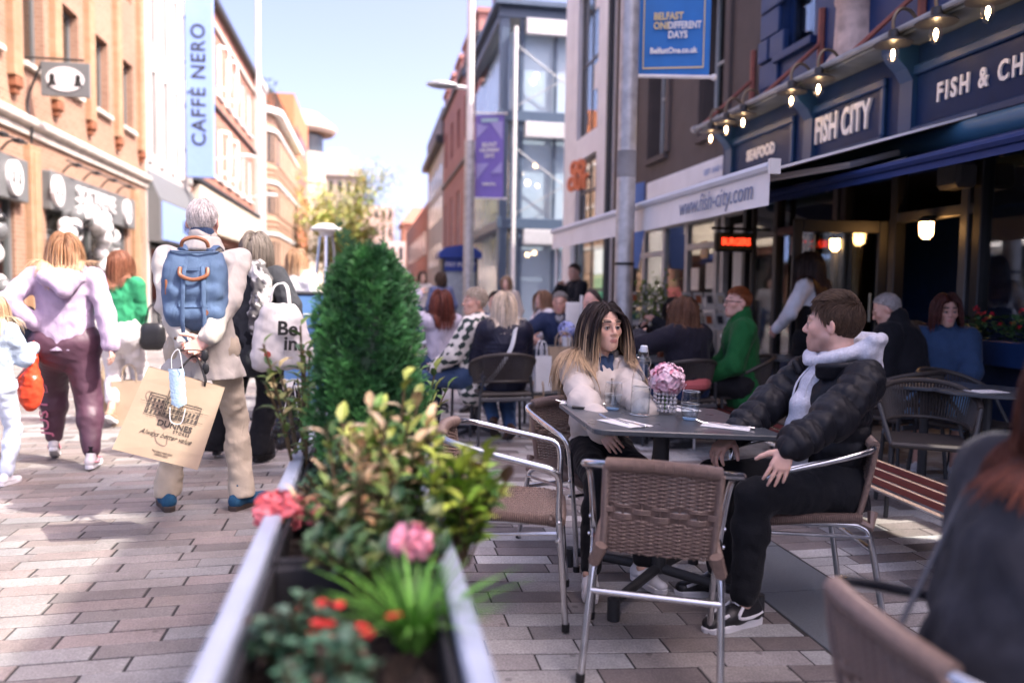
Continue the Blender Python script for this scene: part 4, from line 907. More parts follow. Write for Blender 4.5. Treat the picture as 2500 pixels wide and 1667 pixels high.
for i, (px, py) in enumerate(((1301, 201), (1309, 186), (1282, 425), (1308, 404), (1288, 447), (1312, 455), (1288, 622), (1304, 618), (1222, 690), (1218, 720))):
    p = AtY(px, py, gy+1.5+rd.random()*3); L_ = thing('pendant_light', PLB[i], 'lamp', p, group='lit pendant lamps inside the glass arcade'); s = MB(); s.ell((0, 0, 0), .085, 8, 6); s.build('bulb', mlampc, L_); s = MB(); s.tube([(0, 0, .08), (0, 0, .8)], .01, 4); s.build('cord', mblack, L_)
# big dark planted display inside first floor
pt = thing('indoor_tree', 'dark leafy display tree inside the glass arcade', 'tree', (xL+1.6, gy+2.5, lev[0])); s = MB()
for i in range(500): a = rd.uniform(0, 6.28); r = rd.random()**.6*1.25; s.leaf((r*math.cos(a), r*math.sin(a), 2.2+rd.gauss(0, .6)), (rd.uniform(-1, 1), rd.uniform(-1, 1), rd.uniform(-1, .5)), (0, 0, 1), .4, .2)
s.build('crown', mat('leaf_night', (.02, .03, .03), var=.3), pt)['kind'] = 'stuff'; s = MB(); s.tube([(0, 0, .3), (0, 0, 2.2)], .08, 6); s.build('trunk', mchar, pt)
s = MB()
for i in range(9): x = xL+1+.28*i; h = rd.uniform(.8, 1.9); s.box(x, x+.24, gy+1.2, gy+1.5, lev[0]+.31, lev[0]+.31+h)
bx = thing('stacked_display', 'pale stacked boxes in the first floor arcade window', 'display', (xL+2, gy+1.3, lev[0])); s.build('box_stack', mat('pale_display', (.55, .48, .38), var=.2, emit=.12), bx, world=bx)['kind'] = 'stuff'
# --- R5 brown brick with stepped gables, R6 white cornice building
mbrR = brick_mat('plum_brick', (.36, .16, .135), (.31, .13, .11), (.33, .2, .18), var=.12)
xs5 = 4.5; K = thing('gabled_building', 'plum brown brick building with stepped parapet and arched windows', 'building', (xs5, 42, 0))
y5a, y5b = 33.6, AtX(1083, 400, xs5).y
opK = []
n5 = 5; st = (y5b-y5a)/n5
for i in range(n5):
    yc = y5a+st*(i+.5); opK += [(yc-st*.2, yc+st*.2, 8.6, 10.6), (yc-st*.22, yc+st*.22, 3.6, 6.4)]
facade(xs5, -1, y5a, y5b, 0, 12.0, opK).build('wall', mbrR, K, world=K)
for i, o in enumerate(opK): window(K, xs5, -1, *o, mwhite if i % 2 else mat('plum_frame', (.25, .08, .07), var=0), depth=.12, fw=.1, bars=(2, 2))
for i in range(n5):
    yc = y5a+st*(i+.5); s = MB(); s.box(xs5-.02, xs5+.5, yc-st*.33, yc+st*.33, 12.0, 12.9); s.box(xs5-.12, xs5+.55, yc-st*.36, yc+st*.36, 12.9, 13.1); s.build('gable', mbrR, K, world=K)
s = MB(); s.bbox(xs5-.2, xs5+.1, y5a, y5b, 11.75, 11.98, .03); s.bbox(xs5-.12, xs5+.05, y5a, y5b, 7.4, 7.6, .03); s.build('string_course', mchar, K, world=K)
s = MB(); s.box(xs5+.8, xs5+1.8, 34.5, 36, 12, 15.2); s.box(xs5+.7, xs5+1.9, 34.4, 36.1, 15.2, 15.5); s.build('chimney', mbrR, K, world=K)
V_ = thing('white_cornice_building', 'narrow white building with dark cornice beyond the plum brick gables', 'building', (xs5, y5b+5, 0)); s = MB(); s.box(xs5, xs5+8, y5b+.02, y5b+14, 0, 10.4); s.build('wall', mconc, V_, world=V_); s = MB(); s.bbox(xs5-.5, xs5+8, y5b+.02, y5b+14, 10.4, 10.9, .05); s.box(xs5-.1, xs5+4, y5b+.02, y5b+14, 10.9, 12.6); s.build('cornice', mchar, V_, world=V_)
for z in (3.5, 6.5, 8.6):
    for k in range(4): s = MB(); s.box(xs5-.02, xs5+.05, y5b+1+3*k, y5b+2.6+3*k, z-.7, z+.7); s.build('window', mat('far_pane', ()), V_, world=V_)
Z_ = thing('far_terrace', 'distant brick terrace on the right beyond the white cornice building', 'building', (xs5, 80, 0)); s = MB(); s.box(xs5, xs5+8, y5b+14.1, 105, 0, 8.2); s.build('wall', mbrD, Z_, world=Z_)
for k in range(8): s = MB(); s.box(xs5-.03, xs5+.05, y5b+16+4*k, y5b+18+4*k, 4, 6); s.build('window', mat('far_pane', ()), Z_, world=Z_)
s = MB(); s.box(XR, XR+.9, 1.22, 1.95, 8.8, 10.7)  # unseen block added above the roofs to put the older man in shade
shade_blk = thing('shade_block', 'unseen block added on the terrace side roofs to shade the older man', 'chimney', (XR+.4, 1.6, 9)); s.build('stack', mumb, shade_blk, world=shade_blk)
# --- unseen neighbours before the restaurant: they shade the terrace, with holes added for sun patches
for i, (a, b_, h) in enumerate(((-14, -1.2, 8.9), (-1.2, 1.6, 9.0), (1.6, 3.58, 9.1))):
    if i == 2: parts = ((a, b_-.01, 7.3, h), (a, 1.95, 0, 7.3), (2.55, b_-.01, 3.5, 7.3), (1.95, 2.55, 0, 6.1), (2.55, b_-.01, 0, 2.8), (3.1, b_-.01, 2.8, 3.5))
    elif i == 0: parts = ((a, -1.2, 0, h),)
    else: parts = ((a, -1.05, 0, h), (-1.05, -.6, 0, 6.2), (-1.05, -.6, 7.1, h), (-.6, b_-.01, 0, h))
    nb = thing('neighbour_building', ('navy rendered building behind the viewer on the terrace side', 'plain rendered house on terrace side near the viewer', 'plain rendered house next to the restaurant')[i], 'building', (XR, (a+b_)/2, 0)); s = MB(); [s.box(XR, XR+.25, *q) for q in parts]; s.build('wall', mumb, nb, world=nb)
# ------------------------------------------------------------------ street furniture
malu = mat('aluminium', (.62, .63, .65), rough=.2, metal=1, var=.05, scale=20)
mgalv = mat('galvanised_steel', (.42, .42, .43), rough=.45, metal=.55, var=.22, scale=9, dirt=.25)
mwick = mat('brown_wicker', (.21, .148, .122), rough=.42, var=.15, scale=60); mwickd = mat('dark_wicker', (.045, .037, .033), rough=.5, var=.15, scale=60)
mtable = mat('table_grey', (.058, .066, .076), rough=.28, var=.05, scale=12, coat=.1)
def pole(px, dep, r0, r1, h, name, label, pxtop=None):
    p = AtD(px, 760, dep); b = Vector((p.x, p.y, gz(p.x))); t = thing(name, label, 'lamp post', b)
    s = MB(); s.tube([(0, 0, 0), (0, 0, .05), (0, 0, h*.3), (0, 0, h)], [r0*1.05, r0, r0*.97, r1], 20); s.build('pole', mgalv, t, smooth=True); return t
P1 = pole(1521, 8.6, .103, .098, 8.5, 'lamp_post', 'thick grey steel lamp post carrying the blue banner')
s = MB(); s.lathe([(.108, 1.62), (.108, 1.65)], 20); s.build('strap', mblack, P1)
s = MB(); [s.lathe([(.1035, z), (.1035, z+h)], 20, caps=False) for z, h in ((2.55, .28),)]; s.build('sticker_patch', mat('patch_grey', (.2, .2, .21), rough=.8, var=.2), P1)
# banners: cloth with print, arms at top and bottom
def banner(post, label, px0, px1, py0, py1, dep, cloth, shapes, lines, z_top=None):
    a, b_ = AtD(px0, py0, dep), AtD(px1, py1, dep); zt = z_top or a.z
    X_ = Vector((b_.x-a.x, b_.y-a.y, 0)); W_ = X_.length; X_.normalize(); Hh = zt-b_.z
    t = thing('banner', label, 'banner', (a.x, a.y, b_.z)); M = basis((a.x, a.y, b_.z), X_, (0, 0, 1))
    s = MB(); nx_, nz_ = 6, 14; V = []; Fc = []
    wv = lambda u_, v_: .012*math.sin(u_*7+v_*3)*(1-abs(2*v_-1))
    for j in range(nz_+1):
        for i in range(nx_+1): V.append(M @ Vector((W_*i/nx_, Hh*j/nz_, wv(i/nx_, j/nz_))))
    for j in range(nz_):
        for i in range(nx_): k = j*(nx_+1)+i; Fc.append((k, k+1, k+nx_+2, k+nx_+1))
    s.add(V, Fc); cl = s.build('cloth', cloth, t, world=t, smooth=True)
    for (nm, m_, polys) in shapes:
        s = MB()
        for po in polys: s.add([M @ Vector((x*W_, y*Hh, .018)) for x, y in po], [tuple(range(len(po)))])
        s.build(nm, m_, cl, world=t)
    for tx, u_, v_, sz, m_, al, sx in lines: text('lettering', tx, m_, M @ Matrix.Translation((u_*W_, v_*Hh, .021)), sz*W_, .003, cl, world=t, align=al, bold=.003, sx=sx)
    q = post.location
    for z in (b_.z-.015, zt+.015):
        if z > 9: continue
        s = MB()
        e = M @ Vector((W_+.05, 0, 0)); s.tube([(q.x, q.y, z), (e.x, e.y, z)], .02, 8); s.ell((e.x, e.y, z), .035, 8, 6); s.build('arm', mwhite, t, world=t)
    return t
mbb = mat('banner_blue', (.022, .17, .50), rough=.6, var=.06); mbl2 = mat('banner_pale', (.28, .44, .72), rough=.6, var=.04); mgold = mat('print_gold', (.7, .55, .25), var=0)
fr_ = [[(.08, .05), (.92, .05), (.92, .06), (.08, .06)], [(.08, .06), (.095, .06), (.095, 1), (.08, 1)], [(.905, .06), (.92, .06), (.92, 1), (.905, 1)]]
banner(P1, 'blue city banner with gold and white lettering on the thick pole', 1563, 1731, -190, 186, 8.45, mbb, [('shape', mbl2, [[(.0, .62), (.62, 1), (0, 1)], [(.60, .74), (1, .74), (1, .88), (.86, .99)]]), ('border', mgold, fr_)],
       [('BELFAST', .22, .385, .135, mgold, 'LEFT', .8), ('ONE', .22, .325, .135, mgold, 'LEFT', .8), ('DIFFERENT', .42, .325, .135, mlet, 'LEFT', .68), ('DAYS', .42, .265, .135, mlet, 'LEFT', .8), ('BelfastOne.co.uk', .5, .165, .11, mlet, 'CENTER', .85)])
P2 = pole(1142, 18, .125, .07, 11, 'lamp_post', 'slim tall pale lamp post with the purple banner and lamp arm')
q = AtD(1142, 225, 18); zl = q.z-P2.location.z
for o_ in list(P2.children): bpy.data.objects.remove(o_)
s = MB(); s.tube([(0, 0, 0), (0, 0, zl*.8)], [.12, .115], 16); s.build('pole', mgalv, P2, smooth=True); s = MB(); s.tube([(0, 0, zl*.8), (0, 0, 11)], [.085, .08], 16); s.build('upper_pole', mwhite, P2, smooth=True)
s = MB(); s.tube([(0, 0, zl), (-.35, 0, zl+.02)], .05, 8); s.build('lamp_arm', mwhite, P2); s = MB(); s.ell((-.62, 0, zl+.04), (.36, .16, .09), 16, 8); s.build('lamp_head', mgalv, P2, smooth=True)
mpur = mat('banner_purple', (.20, .15, .48), rough=.6, var=.06); mpur2 = mat('banner_lilac', (.36, .33, .62), rough=.6, var=.04)
banner(P2, 'purple city banner with lilac shapes on the slim lamp post', 1162, 1228, 282, 484, 17.9, mpur, [('shape', mpur2, [[(.05, .9), (.05, .72), (.45, .86)], [(.5, .92), (.95, .92), (.95, .7)], [(.05, .22), (.5, .42), (.05, .42)], [(.55, .3), (.95, .3), (.95, .44)]]), ('border', mat('print_teal', (.4, .55, .62), var=0), [[(.2, .91), (.8, .91), (.8, .96), (.2, .96)]])],
       [('BELFAST', .5, .64, .2, mlet, 'CENTER', .7), ('ONE DIFFERENT', .5, .575, .16, mlet, 'CENTER', .6), ('DAYS', .5, .51, .2, mlet, 'CENTER', .7), ('BelfastOne', .5, .17, .15, mlet, 'CENTER', .7)])
# kiosk with blue roof
p = AtD(1118, 740, 19); K_ = thing('kiosk', 'grey street kiosk with curved blue roof beside the slim lamp post', 'kiosk', (p.x, p.y, gz(p.x))); mkb = mat('kiosk_blue', (.01, .035, .22), rough=.35, var=0)
s = MB()
for x in (-.42, .36): s.bbox(x, x+.06, -.4, .4, 0, 2.05, .01)
s.box(-.42, .42, .34, .4, 0, 2.05); s.build('frame', mchar, K_); s = MB(); s.box(-.36, .36, -.36, -.34, .15, 1.75); s.build('panel', mat('frosted_panel', (.30, .34, .38), rough=.25, var=.05), K_); s = MB(); s.box(-.36, .36, -.4, -.33, 1.75, 2.05); bp_ = s.build('sign_band', mkb, K_)
s = MB(); s.prism([(-.5, 0), (.5, 0), (.5, .12), (.34, .24), (0, .30), (-.34, .24), (-.5, .12)], .95, basis((0, .45, 2.06), (1, 0, 0), (0, 0, 1))); s.build('roof', mkb, K_)
text('lettering', 'PAY POINT', mlet, basis((0, -.405, 1.9), (1, 0, 0), (0, 0, 1)), .14, .004, K_)
# planters on the kiosk roof line: green foliage patch behind
# --- gas heater with glass tube
p = AtD(797, 690, 12.2); Ht = thing('patio_heater', 'steel pyramid patio heater with white hood behind the bush', 'heater', (p.x, p.y, gz(p.x)))
s = MB(); s.lathe([(.24, 0), (.24, .75), (.2, .8)], 4); s.build('base', malu, Ht); s = MB()
for a in range(4): t = a*math.pi/2; s.tube([(.22*math.cos(t), .22*math.sin(t), .8), (.09*math.cos(t), .09*math.sin(t), 2.05)], .025, 6)
s.build('leg', malu, Ht); s = MB(); s.lathe([(.05, .8), (.05, 2.05)], 12); s.build('glass_tube', glass_mat('clear_tube', tint=.1), Ht); s = MB(); s.lathe([(.1, 2.05), (.12, 2.12), (.24, 2.14), (.25, 2.17), (.1, 2.24), (.01, 2.25)], 20); s.build('hood', mwhite, Ht, smooth=True)
# --- cafe windbreak with printed cloth
wb0, wb1 = AtY(655, 720, 8.1), AtY(1010, 720, 8.1); WB = thing('windbreak', 'blue canvas cafe windbreak with fish outline in a steel frame', 'barrier', ((wb0.x+wb1.x)/2, 8.1, 0)); ztop = wb0.z
mwb = mat('windbreak_blue', (.10, .22, .44), rough=.6, var=.07)
s = MB(); s.box(wb0.x, wb1.x, 8.09, 8.10, .12, ztop); s.build('cloth', mwb, WB, world=WB); s = MB()
for x in (wb0.x, (wb0.x+wb1.x)/2, wb1.x): s.tube([(x, 8.1, gz(x)), (x, 8.1, ztop+.03)], .022, 8); s.bbox(x-.2, x+.2, 7.9, 8.3, gz(x), gz(x)+.03, .005)
s.tube([(wb0.x, 8.1, ztop+.02), (wb1.x, 8.1, ztop+.02)], .022, 8); s.build('frame', mchar, WB, world=WB)
s = MB(); f1 = [(wb0.x+.1+.55*t, .06*math.sin(math.pi*t)) for t in np.linspace(0, 1, 14)]
for sg in (1, -1): s.tube([(x, 8.083, .95+sg*z) for x, z in f1]+[(wb0.x+.75, 8.083, .95-sg*.05)], .005, 4)
s.build('fish_outline', mlet, WB, world=WB)
MF = lambda x, y, z: basis((x, y, z), (1, 0, 0), (0, 0, 1))
text('lettering', 'FISH ELITE', mlet, MF(wb0.x+.45, 8.085, .68), .17, .004, WB, world=WB, spacing=1.3); text('lettering', 'OPEN', mlet, MF(wb0.x+.2, 8.085, .28), .2, .004, WB, world=WB, bold=.01)
# --- bistro chair
def coil(mb, P, r, n, rr=.0032, k=8):
    P = [Vector(p) for p in P]; L_ = [0]
    for a, b in zip(P, P[1:]): L_.append(L_[-1]+(b-a).length)
    for i in range(n):
        t = L_[-1]*(i+.5)/n; j = max(q_ for q_ in range(len(L_)-1) if L_[q_] <= t); f = (t-L_[j])/max(1e-9, L_[j+1]-L_[j]); c_ = P[j].lerp(P[j+1], f); x, y, z = frame(P[j+1]-P[j], (0, .3, 1))
        mb.tube([c_+(x*math.cos(a)+y*math.sin(a))*r for a in [2*math.pi*q_/k for q_ in range(k)]], rr, 4, closed=True)
def bistro(label, loc, rz, detail=True):
    t = thing('bistro_chair', label, 'chair', loc, rz, 'aluminium bistro chairs with brown wicker')
    rail = [(-.19, -.245, .735), (-.1, -.262, .742), (0, -.268, .745), (.1, -.262, .742), (.19, -.245, .735)]
    for sx in (-1, 1):
        s = MB(); P = [(sx*.185, -.246, .735), (sx*.235, -.215, .728), (sx*.268, -.15, .715), (sx*.278, -.02, .685), (sx*.283, .12, .655), (sx*.281, .19, .635), (sx*.268, .215, .59), (sx*.25, .215, .45), (sx*.235, .235, .2), (sx*.235, .25, .0)]
        s.tube(spline(P, 5), .0135, 10); a = s.build('arm', malu, t, smooth=True)
        s = MB(); s.lathe([(.016, 0), (.016, .03)], 10, (sx*.235, .25, 0)); s.build('foot', mblack, a)
        s = MB(); s.tube(spline([(sx*.195, .1, .415), (sx*.2, -.12, .41), (sx*.205, -.2, .4), (sx*.215, -.235, .35), (sx*.225, -.28, .12), (sx*.23, -.30, 0)], 5), .0135, 10); l = s.build('leg', malu, t, smooth=True)
        s = MB(); s.lathe([(.016, 0), (.016, .03)], 10, (sx*.23, -.30, 0)); s.build('foot', mblack, l)
        s = MB(); s.tube([(sx*.245, .215, .385), (sx*.22, -.235, .36)], .008, 8); [s.lathe([(.009, 0), (.009, .006), (.004, .009)], 8, M=Matrix.Rotation(R(90*sx), 4, 'Y'), c=(sx*.258, .215, z)) for z in (.36, .43)]; s.build('side_bar', malu, t)
    s = MB(); s.tube([(-.217, -.25, .30), (.217, -.25, .30)], .0115, 10); s.build('cross_bar', malu, t, smooth=True); s = MB(); s.tube([(-.23, .225, .36), (.23, .225, .36)], .009, 8); s.build('cross_bar', malu, t, smooth=True)
    s = MB(); s.tube(spline(rail, 6), .019, 10); s.build('top_rail', mwick, t)
    w_ = MB(); coil(w_, spline(rail, 3), .0225, 60)
    bk = lambda u_, v_: Vector((u_*(.185+.004*v_), -.262+.017*abs(u_)**2+(.062)*(1-v_)**1.3-.01, .425+.31*v_))      # back surface
    NR = 13
    for i in range(NR):
        u_ = -1+2*i/(NR-1); w_.tube([bk(u_, v_) for v_ in np.linspace(0, 1, 7)], .0045, 4)
    NS = 44
    for j in range(NS):
        v_ = .02+.96*j/(NS-1); P = []; mid = .42 < v_ < .58
        for q_ in range(49):
            u_ = -1+2*q_/48; ph = math.pi*(NR-1)*(u_+1)/2*(.5 if mid else 1)
            a = bk(u_, v_); P.append(a+Vector((0, (.0085 if mid else .006)*math.cos(ph+math.pi*(j//(3 if mid else 1))), 0)))
        w_.tube(P, .0036, 4)
    for u_ in (-1, 1): coil(w_, [bk(u_, v_) for v_ in np.linspace(0, 1, 6)], .011, 46, .0036)
    b_ = w_.build('back_weave', mwick, t, smooth=True); b_['kind'] = 'stuff'
    s = MB(); P = [bk(x, z) for x in np.linspace(-1, 1, 9) for z in np.linspace(0, 1, 9)]; s.add([p+Vector((0, .002, 0)) for p in P], [(i*9+j, i*9+j+1, i*9+j+10, i*9+j+9) for i in range(8) for j in range(8)])
    # seat
    sw = MB(); st_ = lambda u_, v_: Vector((u_*.20, -.20+.41*v_, .445-.022*(1-u_*u_)*math.sin(math.pi*min(1, v_))-.02*max(0, v_-.85)/.15))
    for i in range(17):
        u_ = -1+2*i/16; sw.tube([st_(u_, v_) for v_ in np.linspace(0, 1, 8)], .0045, 4)
    for j in range(46):
        v_ = j/45; sw.tube([st_(-1+2*q_/40, v_)+Vector((0, 0, .005*math.cos(math.pi*16*q_/40+math.pi*j))) for q_ in range(41)], .0036, 4)
    edge = [st_(-1, 0), st_(-1, .5), st_(-1, .93), st_(-.9, 1.02), st_(0, 1.03), st_(.9, 1.02), st_(1, .93), st_(1, .5), st_(1, 0)]
    edge = [e+Vector((0, 0, -.012)) for e in edge]; coil(sw, edge, .021, 150, .0036); sw.tube(edge, .018, 8)
    for sx in (-1, 1): sw.tube([(sx*.19, -.17, .43), (sx*.21, -.235, .40), (sx*.19, -.252, .46)], .022, 8)
    o = sw.build('seat_weave', mwick, t, smooth=True); o['kind'] = 'stuff'
    return t
def seatpos(x, y): return (x, y, gz(x))
m = Gs(1583, 1683); CH1 = bistro('empty wicker bistro chair in front, its back to the viewer', seatpos(m.x+.10, m.y+.27), R(-3))
CH1.rotation_euler = (R(-1), R(2.2), R(-20))
def chair_like(label, x, y, rz, tilt=2.2):
    o = copy_tree(CH1); o.location = seatpos(x, y); o.rotation_euler = (0, 0, rz); o['label'] = label; return o
CH2 = chair_like('empty wicker bistro chair left of the table, its back by the planter', .56, 3.2, R(-104))
CH3 = chair_like('wicker bistro chair the woman in the cream puffer jacket sits on', 1.10, 3.90, R(-160))
CH4 = chair_like('wicker bistro chair under the man in the black puffer jacket', 1.84, 3.17, R(80))
CH5 = chair_like('wicker bistro chair under the woman in washed black denim', 1.17, 1.25, R(-95))
CH6 = chair_like('wicker bistro chair beside the far white menu stand', AtD(1412, 800, 9.2).x+.1, 9.1, R(160))
# --- table
tx, ty = Vector((.8, -.033, -.036)).normalized(), Vector((.018, .775, -.0008)).normalized()
TM = basis((1.281, 3.3485, .7274), tx, ty); TN = TM.to_3x3() @ Vector((0, 0, 1))
Tb = thing('cafe_table', 'square grey cafe table with cut corners on a four foot base', 'table', (1.281, 3.3485, gz(1.281)))
s = MB(); a, b_, k = .4, .385, .045; oct_ = []
for (cx_, cy_, a0) in ((a-k, b_-k, 0), (-a+k, b_-k, 90), (-a+k, -b_+k, 180), (a-k, -b_+k, 270)): oct_ += [(cx_+k*math.cos(R(a0+q)), cy_+k*math.sin(R(a0+q))) for q in (0, 22, 45, 67, 90)]
oc2 = [(x*.993, y*.993) for x, y in oct_]; n = len(oct_)
V = [TM @ Vector((x, y, z)) for z, P in ((-.022, oc2), (-.019, oct_), (-.003, oct_), (0, oc2)) for x, y in P]
s.add(V, [tuple(range(n-1, -1, -1)), tuple(range(3*n, 4*n))]+[(r*n+i, r*n+(i+1) % n, r*n+n+(i+1) % n, r*n+n+i) for r in range(3) for i in range(n)]); s.build('table_top', mtable, Tb, world=Tb)
zb = gz(1.281); s = MB(); s.tube([(1.281, 3.3485, zb+.08), (1.281, 3.3485, .71)], .036, 16); s.lathe([(.09, 0), (.09, .008)], 12, (1.281, 3.3485, .695)); s.build('column', mchar, Tb, smooth=True, world=Tb)
s = MB(); s.tube([(1.281-.27, 3.3485, .69), (1.281+.27, 3.3485, .675)], .012, 6); s.build('top_brace', mchar, Tb, world=Tb)
for qx, qy in ((-.31, -.33), (.33, -.31), (-.33, .31), (.31, .33)):
    s = MB(); x1, y1 = 1.281+qx, 3.3485+qy; s.tube([(1.281, 3.3485, zb+.1), (x1, y1, gz(x1)+.075)], [.023, .02], 10); s.tube([(x1, y1, gz(x1)+.09), (x1, y1, gz(x1))], .026, 10); s.build('foot', mchar, Tb, smooth=True, world=Tb)
def OnT(px, py):
    d = ray(px, py); o = TM.translation; t = (o-EYE).dot(TN)/d.dot(TN); return EYE+d*t
def tset(name, label, cat, px, py, group=None, rz=0):
    p = OnT(px, py); t = thing(name, label, cat, p, 0, group); t.rotation_euler = (TM @ Matrix.Rotation(rz, 4, 'Z')).to_euler(); return t
mclear = glass_mat('clear_glass', (.985, .99, .99), .015, .045); mwater = glass_mat('water', (.93, .965, .985), .01, .035); mbase = mat('blue_glass', (.40, .62, .88), rough=.05, var=0, alpha=.75, spec=.8); mrim = mat('pale_glint_glass', (.75, .8, .85), rough=.05, var=0, spec=1., alpha=.8)
for (px, py, lb) in ((1495, 1000, 'half full water tumbler near the woman'), (1683, 1025, 'half full water tumbler near the man')):
    t = tset('tumbler', lb, 'glass', px, py, 'water tumblers on the table'); s = MB(); s.lathe([(.0, .001), (.031, .001), (.034, .012), (.041, .05), (.0425, .08), (.039, .128), (.0375, .128), (.041, .08), (.0393, .05), (.032, .016), (0, .014)], 28, caps=False); s.build('glass_body', mclear, t, smooth=True)
    s = MB(); s.lathe([(.0, .0145), (.0318, .0165), (.0391, .05), (.0405, .073), (0, .073)], 28, caps=False); s.build('water', mwater, t, smooth=True); s = MB(); s.lathe([(0, .003), (.029, .003), (.031, .011), (0, .012)], 24, caps=False); s.build('base', mbase, t, smooth=True); s = MB(); s.tube([(.0383*math.cos(q), .0383*math.sin(q), .128) for q in np.linspace(0, 6.283, 29)[:-1]], .0011, 5, closed=True); s.tube([(.0405*math.cos(q), .0405*math.sin(q), .073) for q in np.linspace(0, 6.283, 29)[:-1]], .0008, 5, closed=True); s.build('rim', mrim, t, smooth=True)  # whitish rings put in as highlights on rim and waterline
t = tset('water_bottle', 'clear swing top glass bottle half full of water', 'bottle', 1561, 1014); bp_ = [(.0, .002), (.041, .002), (.044, .01), (.0445, .16), (.040, .19), (.022, .235), (.0165, .25), (.0155, .275), (.0185, .278), (.0185, .285), (.0125, .285)]
s = MB(); s.lathe(bp_+[(.0125, .25), (.019, .235), (.0375, .19), (.042, .16), (.0415, .012), (0, .01)], 32, caps=False); s.build('glass_body', mclear, t, smooth=True); s = MB(); s.lathe([(0, .0105), (.0413, .0125), (.0418, .13), (0, .13)], 32, caps=False); s.build('water', mwater, t, smooth=True)
s = MB(); s.lathe([(.0165, .286), (.0175, .29), (.0165, .312), (.012, .316)], 18); s.build('stopper', mrim, t, smooth=True); s = MB(); s.tube([(.0435*math.cos(q), .0435*math.sin(q), .006) for q in np.linspace(0, 6.283, 29)[:-1]], .002, 5, closed=True); s.tube([(.0418*math.cos(q), .0418*math.sin(q), .13) for q in np.linspace(0, 6.283, 29)[:-1]], .0009, 5, closed=True); s.build('glass_edge', mrim, t, smooth=True); s = MB(); s.lathe([(.0195, .258), (.0195, .262)], 18, caps=False); [s.tube(spline([(.02*sx, 0, .26), (.033*sx, 0, .255), (.036*sx, 0, .235), (.03*sx, 0, .215)] if sx > 0 else [(-.02, 0, .26), (-.03, 0, .262), (-.03, 0, .275)], 4), .0018, 5) for sx in (1, -1)]; [s.tube(spline([(.02*sx, 0, .26), (.022*sx, 0, .29), (.017*sx, 0, .3)], 3), .0016, 5) for sx in (1, -1)]; s.build('wire_clip', malu, t)  # pale foot and waterline rings painted as highlights on the bottle
# vase with hydrangea
t = tset('vase', 'square cut crystal vase on the cafe table', 'vase', 1621, 1010, rz=R(-8)); s = MB(); a = .046
s.add([(x*a, y*a, z) for z in (0, .11) for x, y in ((-1, -1), (1, -1), (1, 1), (-1, 1))]+[(x*(a-.008), y*(a-.008), z) for z in (.012, .11) for x, y in ((-1, -1), (1, -1), (1, 1), (-1, 1))], [(3, 2, 1, 0), (0, 1, 5, 4), (1, 2, 6, 5), (2, 3, 7, 6), (3, 0, 4, 7), (8, 9, 10, 11), (9, 8, 12, 13), (10, 9, 13, 14), (11, 10, 14, 15), (8, 11, 15, 12), (4, 5, 13, 12), (5, 6, 14, 13), (6, 7, 15, 14), (7, 4, 12, 15)]); s.build('glass_body', mclear, t)
s = MB(); stp = .0184
for f in range(4):
    Mr = Matrix.Rotation(f*math.pi/2, 4, 'Z')
    for i in range(5):
        for j in range(5):
            x, z = -a+stp*(i+.5), .012+stp*(j+.5); q = [(x-stp*.48, -a, z), (x, -a, z-stp*.48), (x+stp*.48, -a, z), (x, -a, z+stp*.48), (x, -a-.0045, z)]
            s.add([Mr @ Vector(v) for v in q], [(0, 1, 4), (1, 2, 4), (2, 3, 4), (3, 0, 4)])
fc = s.build('facets', mat('crystal_cut', (.78, .76, .78), rough=.05, trans=.55, var=0), t); fc['kind'] = 'stuff'
hy = tset('hydrangea', 'pink silk hydrangea flowers in crystal vase', 'flowers', 1621, 1010); mpet = mat('petal_pink', (.78, .42, .50), attr=True, rough=.55, var=.08, scale=60, sss=.0)
s = MB(); rf = random.Random(21)
for i in range(230):
    c0 = Vector((rf.gauss(0, .5), rf.gauss(0, .5), rf.gauss(.15, .5))); c0 = c0.normalized()*rf.uniform(.045, .075); nrm = c0.normalized(); c0 = c0*1.0+Vector((.004, 0, .158)); c0.x *= 1.15; x_, y_, _ = frame(nrm)
    f = rf.random(); s.c = (.80, .46+.16*f, .54+.14*f) if f > .14 else (.76, .30, .40)
    a0 = rf.uniform(0, 1.5)
    for k in range(4):
        d = (x_*math.cos(a0+k*1.571)+y_*math.sin(a0+k*1.571)+nrm*.25); s.leaf(c0, d, nrm, .0205, .024, .5, .16)
s.build('flower', mpet, hy, attr=True, smooth=True)['kind'] = 'stuff'; s = MB(); [s.tube([(rf.gauss(0, .008), rf.gauss(0, .008), .02), (0, 0, .15)], .003, 5) for _ in range(6)]; s.build('stem', mat('stem_green', (.1, .2, .06), var=.1), hy)
# phone
t = tset('phone', 'black mobile phone lying on the corner of the cafe table', 'phone', 1417, 993, rz=R(-14)); s = MB(); s.bbox(-.038, .038, -.075, .075, .001, .0095, .003); s.build('body', mblack, t); s = MB(); s.box(-.034, .034, -.071, .071, .0096, .0099); s.build('screen', mat('screen_glass', (.012, .013, .016), rough=.06, var=0), t)
